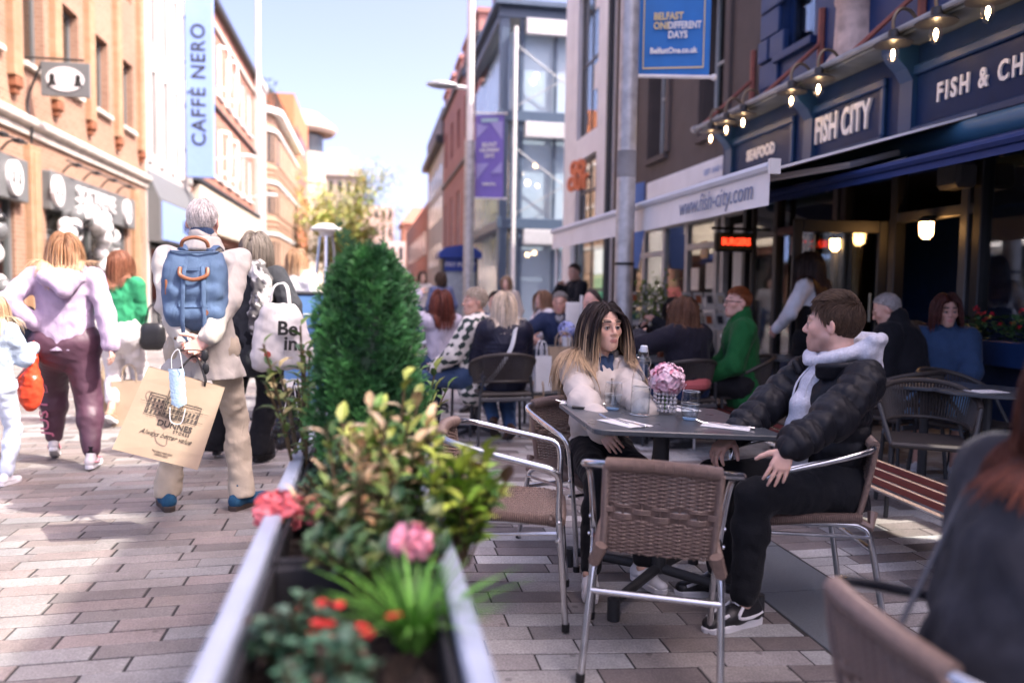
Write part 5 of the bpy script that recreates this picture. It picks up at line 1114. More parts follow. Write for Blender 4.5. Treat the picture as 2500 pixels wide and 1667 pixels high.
# napkins with cutlery
mnap = mat('napkin_white', (.74, .73, .72), rough=.85, var=.04, scale=30, bump=.15, bscale=50); msteel2 = mat('cutlery_steel', (.6, .58, .57), rough=.2, metal=1, var=0)
def fork(t, x=0, y=0, r=0, up=0):
    f = t; s = MB(); M = Matrix.Translation((x, y, .008)) @ Matrix.Rotation(r, 4, 'Z') @ Matrix.Rotation(up, 4, 'X')
    s.tube([M @ Vector(p) for p in ((0, -.1, 0), (0, -.05, .004), (0, .02, .003), (0, .045, .001))], [.005, .0035, .0025, .004], 6, flat=.4)
    for k in range(4): xx = -.0085+.0057*k; s.tube([M @ Vector(p) for p in ((xx*.4, .045, .001), (xx, .055, -.002), (xx, .075, .0), (xx, .095, .005))], .0016, 5)
    return s
def knife(x=0, y=0, r=0):
    s = MB(); M = Matrix.Translation((x, y, .0075)) @ Matrix.Rotation(r, 4, 'Z'); s.bbox(-.007, .007, -.11, -.01, -.003, .003, .002, M); s.bbox(-.0075, .006, -.01, .1, -.001, .001, .0005, M); return s
for (px, py, rz, lb, fl, who) in ((1524, 1034, R(28), 'white paper napkin with fork tines raised at the bottle foot', 1, 'front'), (1772, 1042, R(62), 'white paper napkin beside the man', 1, 'man'), (1420, 986, R(75), 'white paper napkin under the phone by the woman', 0, 'woman'), (1653, 998, R(20), 'white paper napkin partly hidden behind the crystal vase', 0, 'vase')):
    t = tset('napkin', lb, 'napkin', px, py, 'paper napkins on the table', rz); s = MB()
    for j in range(2): s.bbox(-.065+.004*j, .065, -.10, .10-.006*j, .0015+.002*j, .0033+.002*j, .0008, Matrix.Rotation(R(1.5*j), 4, 'Z'))
    s.build('sheet', mnap, t)
    k = tset('fork', 'steel fork on the '+('front napkin' if who == 'front' else 'napkin of the man' if who == 'man' else 'napkin at the phone' if who == 'woman' else 'napkin by the vase'), 'fork', px, py, None, rz); fork(k, -.015, .03, R(8) if fl else 0, R(6) if fl else 0).build('tines', msteel2, k, smooth=True)
    k = tset('knife', 'steel knife on the '+('front napkin' if who == 'front' else 'napkin of the man' if who == 'man' else 'napkin at the phone' if who == 'woman' else 'napkin by the vase'), 'knife', px, py, None, rz); knife(.02, -.01, R(-6)).build('blade', msteel2, k, smooth=True)
# --- dark red slatted bench tops with steel rails
mredw = mat('red_slat', (.075, .016, .016), rough=.6, var=.25, scale=14, spec=.2)
bq = thing('slatted_bench', 'long low bench of dark red slats with pale metal rails behind the table', 'bench', (2.55, 4.6, gz(2.5)))
def along(px, py, z): return G(px, py, z)
zz = .30; A0, A1 = along(1655, 985, zz), along(2235, 1235, zz); dirb = (A1-A0).normalized(); sd_ = Vector((-dirb.y, dirb.x, 0)); sd_ = sd_ if sd_.x > 0 else -sd_
for k in range(3):
    s = MB(); o = A0+sd_*(.03+.135*k); M = basis(o, dirb, sd_); s.bbox(0, (A1-A0).length+.35, 0, .12, -.028, 0, .004, M); s.build('slat', mredw, bq, world=bq)
for k in range(4): s = MB(); o = A0+sd_*(.015+.135*k); s.tube([o, o+dirb*((A1-A0).length+.35)], .010 if k else .018, 8); s.build('rail', malu, bq, smooth=True, world=bq)
for f in (.3, 2.2): 
    s = MB()
    for k in (.05, .4): o = A0+sd_*k+dirb*f; s.tube([(o.x, o.y, zz), (o.x, o.y, gz(o.x))], .016, 8)
    s.build('leg', malu, bq, world=bq)
# --- dark round backed woven chairs on the terrace
def rattan(label, loc, rz, wide=.56, m_=None):
    t = thing('rattan_chair', label, 'chair', loc, rz, 'dark round backed woven chairs'); m_ = m_ or mwickd; a = wide/2
    top = [Vector((a*math.sin(R(q)), -.03-a*.95*math.cos(R(q)), .79-.13*(abs(q)/100)**2)) for q in range(-100, 101, 10)]; bot = [Vector((a*.86*math.sin(R(q)), -.03-a*.82*math.cos(R(q)), .56-.04*(abs(q)/100)**2)) for q in range(-100, 101, 10)]
    s = MB(); s.tube(spline(top, 2), .017, 8); s.build('top_rail', m_, t, smooth=True); s = MB(); s.tube(spline(bot, 2), .012, 8); s.build('lower_rail', m_, t, smooth=True)
    tp, bt = spline(top, 5), spline(bot, 5); s = MB()
    for i in range(1, len(tp)-1, 2): s.tube([tp[i], tp[i].lerp(bt[i], .5)+Vector((0, 0, .0)), bt[i]], .0065, 4)
    s.build('cord_weave', m_, t)['kind'] = 'stuff'
    s = MB(); s.bbox(-.225, .225, -.225, .225, .425, .46, .012); s.build('seat', m_, t)
    for sx in (-1, 1):
        s = MB(); s.tube([(sx*.23, .2, 0), (sx*.215, .19, .44), (sx*a*.99, .03, .66)], .0135, 8); s.build('leg', mchar, t); s = MB(); s.tube([(sx*.25, -.24, 0), (sx*.225, -.2, .44), (sx*.2, -.24, .6)], .0135, 8); s.build('leg', mchar, t)
    s = MB(); s.bbox(-.22, .22, -.235, -.215, .385, .42, .005); s.build('seat_rail', mpost2, t); return t
p = AtD(1235, 950, 6.7); RC1 = rattan('woven chair under the blonde woman in the navy quilted jacket', seatpos(p.x, p.y+.25), R(4))
def rat_like(lb, px, dep, rz, dy=.2):
    p = AtD(px, 900, dep); o = copy_tree(RC1); o.location = seatpos(p.x, p.y+dy); o.rotation_euler = (0, 0, rz); o['label'] = lb; return o
RC2 = rat_like('woven chair under the brown haired woman in the dark jacket', 1683, 6.6, R(8)); RC3 = rat_like('woven chair under the red haired man in green', 1815, 6.9, R(80), .1); RC4 = rat_like('woven chair in front of the seated woman in denim', 2300, 4.75, R(150), .1)
RC5 = rat_like('empty woven chair at the small round table on the right', 2385, 5.4, R(200), .1); RC6 = rat_like('woven chair under the man in the black coat', 2215, 5.7, R(15), .1); RC7 = rat_like('woven chair of the woman with the patterned blouse', 1130, 7.5, R(60), .1)
# small round and square terrace tables
def small_table(label, px, dep, h=.74, r=.33, m_=None):
    p = AtD(px, 900, dep); t = thing('terrace_table', label, 'table', seatpos(p.x, p.y), 0, 'small terrace tables'); s = MB(); s.lathe([(r*.97, h-.022), (r, h-.018), (r, h-.004), (r*.98, h)], 28); s.build('table_top', m_ or mtable, t); s = MB(); s.tube([(0, 0, .03), (0, 0, h-.02)], .03, 10); s.build('column', mchar, t)
    for k in range(4): s = MB(); a = k*math.pi/2+.7; s.tube([(0, 0, .06), (.26*math.cos(a), .26*math.sin(a), .03), (.27*math.cos(a), .27*math.sin(a), 0)], .018, 8); s.build('foot', mchar, t)
    return t
T1 = small_table('grey table before the blonde woman in the quilted jacket', 1168, 7.3); T2 = small_table('dark table with bottles before the brown haired woman', 1590, 7.3, r=.36); T3 = small_table('small round table at the right with a white menu', 2415, 5.0); T4 = small_table('table with kraft bags in front beside the navy jacket man', 1375, 8.6, r=.4); T5 = small_table('pale table behind the patterned blouse woman', 1050, 8.6, m_=mat('pale_table', (.4, .4, .4), rough=.3)); T6 = small_table('dark table between black coat man and denim woman', 2262, 5.35)
T7 = small_table('far white table beside the woman in white', 1290, 11.5, m_=mwhite); T8 = small_table('dark table behind the man in green', 1895, 7.4)
def on(t, dx, dy): return Vector((t.location.x+dx, t.location.y+dy, t.location.z+.74))
mn = thing('menu', 'white menu lying on the small round table at the right', 'menu', on(T3, -.1, -.1)); s = MB(); s.box(-.1, .1, -.07, .07, .001, .004); s.build('sheet', mnap, mn)
# bottles and glasses on the dark table
for i, (dx, dy, lb, cc) in enumerate(((-.16, -.05, 'sauce bottle with red label on dark terrace table', (.5, .04, .04)), (.12, .1, 'small brown bottle on the dark terrace table', (.12, .04, .02)), (-.02, .15, 'clear bottle behind sauce bottle on terrace table', (.4, .45, .4)))):
    t = thing('bottle', lb, 'bottle', on(T2, dx, dy)); s = MB(); s.lathe([(.03, 0), (.032, .01), (.032, .12), (.013, .18), (.012, .24)], 14); s.build('glass_body', mat('bottle_%d' % i, (.3, .32, .3) if i == 0 else cc, rough=.1, var=0), t, smooth=True); s = MB(); s.lathe([(.033, .04), (.033, .1)], 14, caps=False); s.build('label_band', mat('blabel_%d' % i, cc, var=0), t); s = MB(); s.lathe([(.014, .24), (.014, .262)], 10); s.build('cap', mwhite, t)
for i, (tb, dx, dy, lb) in enumerate(((T2, .2, -.1, 'clear tumbler on dark terrace table'), (T4, -.1, -.1, 'wine glass on the table before navy jacket man'), (T5, .1, 0, 'glass on pale table behind patterned blouse'), (T1, .05, .1, 'glass on grey table before the blonde woman'))):
    t = thing('drinking_glass', lb, 'glass', on(tb, dx, dy)); s = MB(); s.lathe([(.028, 0), (.03, .01), (.036, .12)], 14); s.build('glass_body', glass_mat('far_glass', tint=.15), t)
t = thing('blue_hydrangea', 'pale blue flower head in a pot on the table by the kraft bags', 'flowers', on(T4, .0, -.12)); s = MB()
for i in range(90): d = Vector((rf.gauss(0, 1), rf.gauss(0, 1), rf.gauss(.2, 1))).normalized(); s.leaf(d*.075+Vector((0, 0, .2)), frame(d)[0]*rf.choice((-1, 1))+d*.3, d, .04, .04)
s.build('flower', mat('petal_blue', (.38, .42, .72), rough=.6, var=.2, scale=30), t)['kind'] = 'stuff'; s = MB(); s.lathe([(.04, 0), (.055, .12)], 12); s.build('pot', mwhite, t)
# potted shrub behind the terrace
p = AtD(1600, 760, 9.6); t = thing('potted_shrub', 'yellow green leafy potted shrub beside lamp post', 'plant', (p.x, p.y, gz(p.x))); s = MB()
for i in range(420): d = Vector((rf.gauss(0, .16), rf.gauss(0, .16), rf.gauss(1.2, .16))); s.leaf(d, (rf.uniform(-1, 1), rf.uniform(-1, 1), rf.uniform(-.3, .9)), (0, 0, 1), .075, .04)
s.build('leaves', mat('leaf_lime', (.16, .22, .05), rough=.5, var=.35, scale=20), t)['kind'] = 'stuff'; s = MB(); s.tube([(0, 0, .3), (0, 0, 1.2)], .015, 6); s.build('stem', mchar, t); s = MB(); s.lathe([(.16, 0), (.2, .7)], 14); s.build('pot', mchar, t)
# bags on the ground by the terrace
mkraft = mat('kraft_paper', (.33, .25, .175), rough=.8, var=.08, scale=8, bump=.12, bscale=9)
def paper_bag(name, label, loc, rz, w_, d_, h, m_, mh, group=None, tilt=0):
    t = thing(name, label, 'bag', loc, rz, group); s = MB(); a, b_ = w_/2, d_/2
    s.add([(-a, -b_, 0), (a, -b_, 0), (a, b_, 0), (-a, b_, 0), (-a*1.02, -b_*.7, h), (a*1.02, -b_*.8, h), (a*1.02, b_*.8, h), (-a*1.02, b_*.7, h), (-a*.92, 0, h*.55), (a*.92, 0, h*.55)], [(3, 2, 1, 0), (0, 1, 5, 4), (2, 3, 7, 6), (0, 4, 8), (4, 7, 8), (7, 3, 8), (3, 0, 8), (1, 9, 5), (5, 9, 6), (6, 9, 2), (2, 9, 1)]); s.build('body', m_, t)
    for sy in (-1, 1): s = MB(); s.tube(spline([(-w_*.2, sy*b_*.78, h-.01), (-w_*.17, sy*b_*.7, h+.1), (0, sy*b_*.6, h+.15), (w_*.17, sy*b_*.7, h+.1), (w_*.2, sy*b_*.78, h-.01)], 5), .006, 6); s.build('handle', mh, t)
    return t
mpap = mat('white_paper', (.66, .68, .72), rough=.8, var=.06, bump=.2, bscale=12)
p = AtD(1358, 870, 7.9); st_ = thing('bag_stool', 'low dark stool holding the shopping bags', 'stool', (p.x, p.y, gz(p.x))); s = MB(); s.bbox(-.32, .3, -.2, .2, .33, .37, .01); s.build('seat', mchar, st_); 
for x in (-.28, .26):
    for y in (-.16, .16): s = MB(); s.tube([(x, y, 0), (x, y, .33)], .015, 6); s.build('leg', mchar, st_)
paper_bag('paper_bag', 'brown kraft shopping bag standing by the terrace table', (p.x+.08, p.y+.02, gz(p.x)+.372), R(8), .34, .16, .42, mkraft, mkraft, 'shopping bags on the terrace'); paper_bag('paper_bag', 'white crumpled paper bag beside the brown kraft bag', (p.x-.17, p.y-.1, gz(p.x)+.372), R(20), .18, .1, .34, mpap, mpap, 'shopping bags on the terrace')
p = AtD(1312, 1000, 7.3); paper_bag('paper_bag', 'brown paper bag on the ground right of the blonde woman', (p.x, p.y, gz(p.x)), R(75), .3, .14, .36, mkraft, mkraft, 'shopping bags on the terrace')
# white menu board on a stand
p = AtD(1402, 780, 8.9); t = thing('menu_stand', 'white menu panel on a slim white stand', 'stand', (p.x, p.y, gz(p.x))); s = MB(); s.bbox(-.1, .06, -.01, .01, .88, 1.22, .004); s.build('panel', mwhite, t); s = MB(); s.tube([(.08, 0, 0), (.08, 0, 1.3)], .02, 8); s.bbox(-.15, .2, -.15, .15, 0, .03, .005); s.build('post', mwhite, t)
# street bins and far canopies give the street its end
# ------------------------------------------------------------------ people
def skin_mat(name, col): return mat(name, col, attr=True, rough=.48, var=.05, scale=40, spec=.4, sss=.12)
def rotz(a): return np.array(Matrix.Rotation(a, 3, 'Z'))
def mh_(yaw, pitch, roll): return np.array((Matrix.Rotation(R(yaw), 3, 'Z') @ Matrix.Rotation(R(pitch), 3, 'X') @ Matrix.Rotation(R(roll), 3, 'Y')))
def ik(a, t, l1, l2, pole):
    a, t, pole = (np.array(q, float) for q in (a, t, pole)); d = t-a; L = np.linalg.norm(d)
    if L > (l1+l2)*.995: t = a+d*(l1+l2)*.995/L; d = t-a; L = np.linalg.norm(d)
    x = d/L; c_ = (l1*l1-l2*l2+L*L)/(2*L); h = math.sqrt(max(0, l1*l1-c_*c_)); p = pole-x*(pole@x); p = p/(np.linalg.norm(p)+1e-9)
    return a+x*c_+p*h, t
def hand_sdf(sd, w, f, n, side, curl=.5, s=1., spread=.0, curls=None, thumb=.75, fr=1.):
    f = nrm3(f); n = np.array(n, float); n = nrm3(n-f*(n@f)); t = np.cross(f, n)*(1 if side > 0 else -1); w = np.array(w, float)
    kn = []
    for k, (o, l) in enumerate(((.030, .083), (.010, .089), (-.010, .085), (-.029, .075))):
        q = w+(f*l+t*o)*s; kn.append(q); sd.cone(w+t*o*.5*s, q, .0165*s, .0125*s*fr, k=.012*s)
    for k, L in enumerate((.072, .080, .074, .058)):
        p = kn[k]; d0 = nrm3(f+t*spread*(1.5-k)*.35); a = 0; cc = curls[k] if curls else curl
        for j, q in enumerate((.45, .31, .24)):
            a += cc*(.75 if j == 0 else 1); d = d0*math.cos(a)+n*math.sin(a); p2 = p+d*L*q*s; sd.cone(p, p2, (.0092-.0011*j)*s*fr, (.0084-.0012*j)*s*fr, k=.0035*s); p = p2
    p = w+(f*.022+t*.020)*s; d = nrm3(f*.62+t*thumb+n*.28)
    for j, L in enumerate((.044, .033, .026)):
        p2 = p+d*L*s; sd.cone(p, p2, (.0135-.002*j)*s*fr, (.0115-.002*j)*s*fr, k=.006*s); p = p2; d = nrm3(d+f*.25+n*(.15+.2*curl))
def head_sdf(sd, hc, M, s, fine=True, male=False, nose=1., wide=1.):
    P = lambda *v: hc+M@(np.array((v[0]*(wide if v[1] > .02 else 1), v[1], v[2]+(.10*(wide-1) if v[2] < -.05 else 0)))*s); A = lambda q: np.array(Matrix(M.tolist()) @ q)
    E = lambda c_, r, k, sub=False, rot=None: sd.ell(P(*c_), np.array(r)*s, k*s, M if rot is None else np.array(Matrix(M.tolist()) @ rot), sub)
    C_ = lambda a, b, ra, rb, k: sd.cone(P(*a), P(*b), ra*s, rb*s, k*s)
    jw = 1.1 if male else .88
    E((0, -.012, .03), (.075, .096, .092), .02); E((0, .028, -.038), (.058, .062, .08), .035)
    for x in (-1, 1):
        C_((x*.054*jw, -.002, -.058), (x*.022*jw, .066, -.104), .018, .016, .03)
        E((x*.042, .06, -.024), (.024, .024, .024), .025); C_((x*.046, .076, .026), (x*.008, .089, .021), .010, .011, .018)
    E((0, .076, -.104), (.022*jw, .018, .018), .028); E((0, .07, -.068), (.034, .03, .032), .025)
    if fine:
        for x in (-1, 1):
            E((x*.031, .100, .000), (.017, .016, .012), .014, True)
            E((x*.0125, .101, -.036), (.0085, .01, .0075) if male else (.0068, .009, .0068), .008)
            E((x*.031, .0815, -.001), (.0155, .0125, .0105), .004)
        C_((0, .089, .012), (0, .1135*nose, -.029), .0085 if male else .0072, .0115 if male else .0098, .013)
        E((0, .0940, -.0632), (.0235, .0092, .0058), .007); E((0, .0930, -.0742), (.0205, .0098, .0070), .007)
        E((0, .1035, -.0685), (.03, .006, .0018), .004, True)
    else: C_((0, .089, .012), (0, .112, -.030), .010, .013, .014)
    for x in (-1, 1):
        rt = Matrix.Rotation(R(22*x), 3, 'Z') @ Matrix.Rotation(R(-12), 3, 'X')
        E((x*.080, -.012, -.008), (.0095, .021, .032), .008, False, rt)
        if fine: E((x*.092, -.006, -.004), (.009, .012, .020), .003, True, rt)
    C_((0, -.022, -.07), (0, -.036, -.165), .050 if not male else .057, .053 if not male else .062, .03)
def skin_col(base, hc, M, s, lip=(.45, .16, .15), stubble=0., brow=(.05, .035, .03), makeup=0., sd=1):
    base = np.array(base); nz = wob(sd, 9., 3)
    def fn(V):
        L = ((V-hc)@M)/s; C_ = np.tile(base, (len(V), 1)); x, y, z = L.T; ax = np.abs(x)
        def mixc(mask, c_): nonlocal C_; m = np.clip(mask, 0, 1)[:, None]; C_ = C_*(1-m)+np.array(c_)*m
        head = (np.linalg.norm(L, axis=1) < .2)
        mixc(head*np.exp(-(((ax-.045)/.022)**2+((z+.03)/.022)**2))*(y > .03)*.35, base*np.array((1.1, .78, .75)))
        mixc(head*np.exp(-((x/.016)**2+((z+.03)/.016)**2))*(y > .09)*.25, base*np.array((1.08, .8, .78)))
        mixc(head*(np.exp(-(((ax-.08)/.02)**2+((z+.008)/.03)**2)))*.3, base*np.array((1.08, .75, .7)))
        if stubble: mixc(head*stubble*np.clip((-.04-z)/.02, 0, 1)*np.clip((y+.03)/.03, 0, 1)*(1-np.exp(-((x/.02)**2+((z+.069)/.007)**2)))*(.75+.5*nz(L)), base*np.array((.45, .42, .42)))
        if stubble: mixc(head*stubble*.9*np.exp(-((z+.052)/.006)**2)*(ax < .03)*(y > .08), base*.5)
        mixc(head*(y > .08)*(((x/.0235)**2+((z+.069)/.0115)**2) < 1)*.9, lip)
        bz = .030+.006*np.cos((ax-.032)/.02)-.18*np.clip(ax-.04, 0, 1)
        mixc(head*(y > .05)*(ax > .012)*(ax < .052)*np.exp(-((z-bz)/.0042)**4)*.92, brow)
        mixc(head*(y > .07)*np.exp(-(((ax-.031)/.02)**4+((z-.0015)/.0085)**4))*(.35+.4*makeup), base*.35)
        return C_
    return fn
def eyes(root, hc, M, s, look=(0, 1, 0), iris=(.05, .025, .012), lash=.8, skin=(.5, .3, .2), brow=(.04, .03, .02), br=.0022, wide=1., shade=.5, ek=1., lid=74):
    mw = mat('eye_white', (.42, .40, .39), rough=.15, var=0); mi = mat('iris_%d' % int(iris[0]*1000), iris, rough=.08, var=0)
    ml_ = mat('eyelid_%d' % int(skin[0]*1000), tuple(q*(1-.62*shade) for q in skin), rough=.45, var=0); mb_ = mat('eyebrow_%d' % int(brow[0]*1000), brow, rough=.7, var=.1, scale=300)
    for x in (-1, 1):
        cl = hc+M@(np.array((x*.031, .0826, -.001))*s); b = MB(); V = []; Fc = []
        for i in range(8):
            for j in range(13):
                az = R(-80+160*j/12); el = R(88-(lid-14*abs(az)/1.4)*i/7); q = np.array((math.sin(az)*math.cos(el), math.cos(az)*math.cos(el), math.sin(el)))*.0132*ek; V.append(cl+M@(q*s))
        Fc = [(i*13+j, i*13+j+1, i*13+j+14, i*13+j+13) for i in range(7) for j in range(12)]; b.add(V, Fc); b.build('eyelid', ml_, root, smooth=True)
        b = MB(); P = [hc+M@(np.array((x*(.012+.041*t)*wide, .0985-.017*t**2, .0275+.0050*math.sin(2.5*t)-.0060*t))*s) for t in np.linspace(0, 1, 9)]; b.tube(P, [br*s*(.9+.5*math.sin(math.pi*min(1, t*1.15)))*(1 if t < .9 else .4) for t in np.linspace(0, 1, 9)], 6, flat=1.15); b.build('eyebrow', mb_, root, smooth=True)
        c_ = hc+M@(np.array((x*.031, .0830, -.001))*s); b = MB(); b.ell(c_, .0122*s*ek, 14, 10); e = b.build('eye', mw, root, smooth=True)
        d = nrm3(M@nrm3(look)); b = MB(); b.ell(c_+d*.0060*s*ek, .0075*s*ek, 10, 8); b.build('iris', mi, e, smooth=True)
        b = MB(); P = [hc+M@(np.array((x*(.031+q*.0150), .0962-.004*abs(q)-.004*max(0, q), .0030-.0035*q*q))*s) for q in np.linspace(-1, 1, 9)]
        b.tube(P, [.0004*s+.0022*s*lash*math.sin(math.pi*i/8)**.6 for i in range(9)], 5); b.build('eyelash', mink, e)
        b = MB(); P = [hc+M@(np.array((x*(.031+q*.0135), .0945-.004*abs(q)-.004*max(0, q), -.0072+.0055*q*q))*s) for q in np.linspace(-1, 1, 7)]; b.tube(P, .0007*s, 4); b.build('lower_lash', mat('lash_brown', (.06, .03, .025), var=0), e)
# ---- hair: a blended cap plus locks that fall round the head
def hair(root, hc, M, s, style, m, col=(.1, .07, .05), tip=None, length=.3, n=420, seed=1, part=.02, sh=None, vol=1.06, thr=None, wave=.0, back=0., capk=True, wd=1., flow=None, split=.5, h=.007, lift=.05, spread=.6, name='hair'):
    g = np.random.default_rng(seed); r0 = np.array((.079, .099, .096)); c0 = np.array((0, -.012, .03))
    d = g.normal(size=(n*6, 3)); d /= np.linalg.norm(d, axis=1)[:, None]
    th = thr or ([-1, -.3, .1, .4, .8, 1], [-.62, -.45, -.12, .2, .58, .66]); keep = d[:, 2] > np.interp(d[:, 1], *th)
    d = d[keep][:n]; N = len(d); S = 17 if length > .12 else 6
    grav = M.T@np.array((0, 0, -1.))
    p = c0+d*r0; off = g.uniform(.985, 1.05, N)*vol; out = [p*1.0]
    nor = d/r0; nor /= np.linalg.norm(nor, axis=1)[:, None]
    ln = length*g.uniform(.75, 1.1, N); ds = (ln/(S-1))[:, None]
    if flow is None:
        v = grav[None]*.6+np.stack([np.sign(d[:, 0]-part+1e-6)*spread*np.clip(d[:, 2], 0, 1), -.35*np.clip(d[:, 1]+.2, 0, 1)-back, 0*d[:, 0]], 1)+nor*.25
    else: v = np.stack([np.asarray(q)*np.ones(N) for q in flow(d)], 1)+nor*.18
    v += g.normal(size=v.shape)*.10; v /= np.linalg.norm(v, axis=1)[:, None]
    long_ = length > .12; ph = g.uniform(0, 6.28, N)
    for i in range(1, S):
        p = p+v*ds
        if wave: p[:, 0] += wave*np.sin(ph+i*1.1)*.3; p[:, 1] += wave*np.cos(ph+i*1.3)*.3
        q = (p-c0)/r0; L_ = np.linalg.norm(q, axis=1)
        if long_: ins = L_ < off; p[ins] = (c0+q/L_[:, None]*off[:, None]*r0)[ins]
        else: p = c0+q/L_[:, None]*(off+lift*i/S)[:, None]*r0
        if long_:
            fa = (p[:, 1] > .02) & (np.abs(p[:, 0]) < .066) & (p[:, 2] < .075-.0*p[:, 0]); sg = np.where(p[:, 0] >= part, 1, -1)
            p[fa, 0] = (sg*np.maximum(np.abs(p[:, 0]), .056+.012*np.clip((.07-p[:, 2])/.06, 0, 1)))[fa]
            nk = (np.linalg.norm(p[:, :2]-np.array((0, -.03)), axis=1) < .075) & (p[:, 2] < -.06); pn = p[:, :2]-np.array((0, -.03)); p[nk, :2] = (np.array((0, -.03))+pn/np.linalg.norm(pn, axis=1)[:, None]*.078)[nk]
            if sh is not None:
                W_ = hc+(p*s)@M.T
                for a, b, r in sh:
                    ab = b-a; t = np.clip(((W_-a)@ab)/(ab@ab), 0, 1); q = W_-a-t[:, None]*ab; L_ = np.linalg.norm(q, axis=1)+1e-9; i_ = L_ < r; W_[i_] += (q*(r/L_-1)[:, None])[i_]
                p = ((W_-hc)@M)/s
        out.append(p.copy())
        nv = (out[-1]-out[-2]); nv /= np.linalg.norm(nv, axis=1)[:, None]+1e-9
        v = nv*(.70 if long_ else .72)+(grav*(.34 if long_ else .08))+(g.normal(size=nv.shape)*.02); v /= np.linalg.norm(v, axis=1)[:, None]
    P = np.stack(out, 1); P = hc+(P*s)@M.T; Nw = nor@M.T
    T = np.gradient(P, axis=1); T /= np.linalg.norm(T, axis=2)[:, :, None]+1e-9
    sd_ = np.cross(T, Nw[:, None, :]); sd_ /= np.linalg.norm(sd_, axis=2)[:, :, None]+1e-9; nn = np.cross(sd_, T)
    t = np.linspace(0, 1, S)[None, :, None]; w_ = (.0075 if long_ else .0062)*wd*s*g.uniform(.5, 1.25, (N, 1, 1))*(1-.75*t**2.2)*(.6+.4*np.minimum(1, t*6))
    ring = np.stack([P+sd_*w_, P+nn*w_*.5, P-sd_*w_, P-nn*w_*.35], 2)
    V = ring.reshape(-1, 3); b = (np.arange(N)[:, None]*S+np.arange(S-1)[None])*4; b = b.reshape(-1, 1)
    Q = np.concatenate([np.concatenate([b+k, b+(k+1) % 4, b+4+(k+1) % 4, b+4+k], 1) for k in range(4)])
    c1 = np.array(col); c2 = np.array(tip if tip is not None else col)
    vr = g.uniform(.62, 1.3, (N, 1, 1)); f = np.clip((t-split+.25*(g.uniform(-1, 1, (N, 1, 1)))*.6)/.3, 0, 1)
    C_ = ((c1*(1-f)+c2*f)*vr); C_ = np.repeat(C_[:, :, None, :], 4, 2).reshape(-1, 3)
    if capk:
        sd = SDF(.01); sd.ell(hc+M@(c0*s), r0*s*1.015, .01, M)
        def clip(X):
            L = ((X-hc)@M)/s-c0; q = L/r0; q /= np.linalg.norm(q, axis=-1)[..., None]+1e-9; return (np.interp(q[..., 1], *th)-q[..., 2])*.06-.004
        V2, Q2 = sd.mesh(h, clip=clip); Q = np.concatenate([Q, Q2+len(V)]); V = np.concatenate([V, V2]); C_ = np.concatenate([C_, np.tile(c1*.8, (len(V2), 1))])
    o = link(name, raw_mesh('hair', V, quads=Q, smooth=True, col=C_, mat_=m), root); o['kind'] = 'stuff'; return o
mhair = mat('hair_strands', (1, 1, 1), attr=True, rough=.46, var=.12, scale=40, spec=.3)
def shoe(root, an, tx, s, mu, ms, label=None, high=False, boot=False, sock=None, stripe=None, h=.006):
    """an = ankle joint, tx = unit foot direction (3D); local heel-toe frame"""
    f = nrm3(tx); sd_ = nrm3(np.cross(f, (0, 0, 1))); up = np.cross(sd_, f); o = np.array(an)-up*.085*s
    P = lambda a, b, c_: o+(f*a+sd_*b+up*c_)*s
    S_ = SDF(.02*s); S_.cone(P(-.045, 0, .052), P(.06, 0, .047), .036*s, .038*s, flat=(up, 1.0)); S_.cone(P(.05, 0, .044), P(.155, .0, .036), .038*s, .032*s, flat=(up, .8)); S_.cone(P(-.04, 0, .05), P(-.015, 0, .10+(.03 if high or boot else 0)), .034*s, .038*s, k=.02)
    X = lambda A: (A-o)@up
    u_ = sdf_obj('shoe', S_, h, mu, root, disp=lambda A: np.where((A-o)@up < .022*s, .08, 0.))
    if label: u_['label'] = label
    out = [(-.082, .0), (-.07, .026), (-.03, .033), (.04, .035), (.10, .042), (.15, .036), (.185, .014), (.19, -.006), (.165, -.034), (.10, -.042), (.04, -.034), (-.03, -.033), (-.07, -.027)]
    b = MB(); n = len(out); V = []
    for z, k in ((.0, .96), (.004, 1.0), (.026, 1.02), (.031, .97)): V += [P(x*k, y*k, z) for x, y in out]
    b.add(V, [tuple(range(n-1, -1, -1)), tuple(range(3*n, 4*n))]+[(r*n+i, r*n+(i+1) % n, r*n+n+(i+1) % n, r*n+n+i) for r in range(3) for i in range(n)]); b.build('sole', ms, u_)
    if stripe:
        b = MB()
        for y in (-1, 1): b.tube(spline([P(-.06, y*.034, .055), P(0, y*.040, .045), P(.06, y*.043, .055), P(.035, y*.033, .085)], 4), .006*s, 6); b.tube([P(.15, y*.028, .05), P(.1, y*.032, .068)], .006*s, 6)
        b.build('stripe', stripe, u_)
    b = MB()
    for k in range(5): b.tube([P(.04+.02*k, -.018, .088-.011*k), P(.045+.02*k, 0, .094-.011*k), P(.04+.02*k, .018, .088-.011*k)], .003*s, 5)
    b.build('lace', ms, u_)
    if sock: b = MB(); b.tube([P(-.012, 0, .1), P(-.008, 0, .17)], [.036*s, .034*s], 12); b.build('sock', sock, u_)
    return u_
class Person: pass
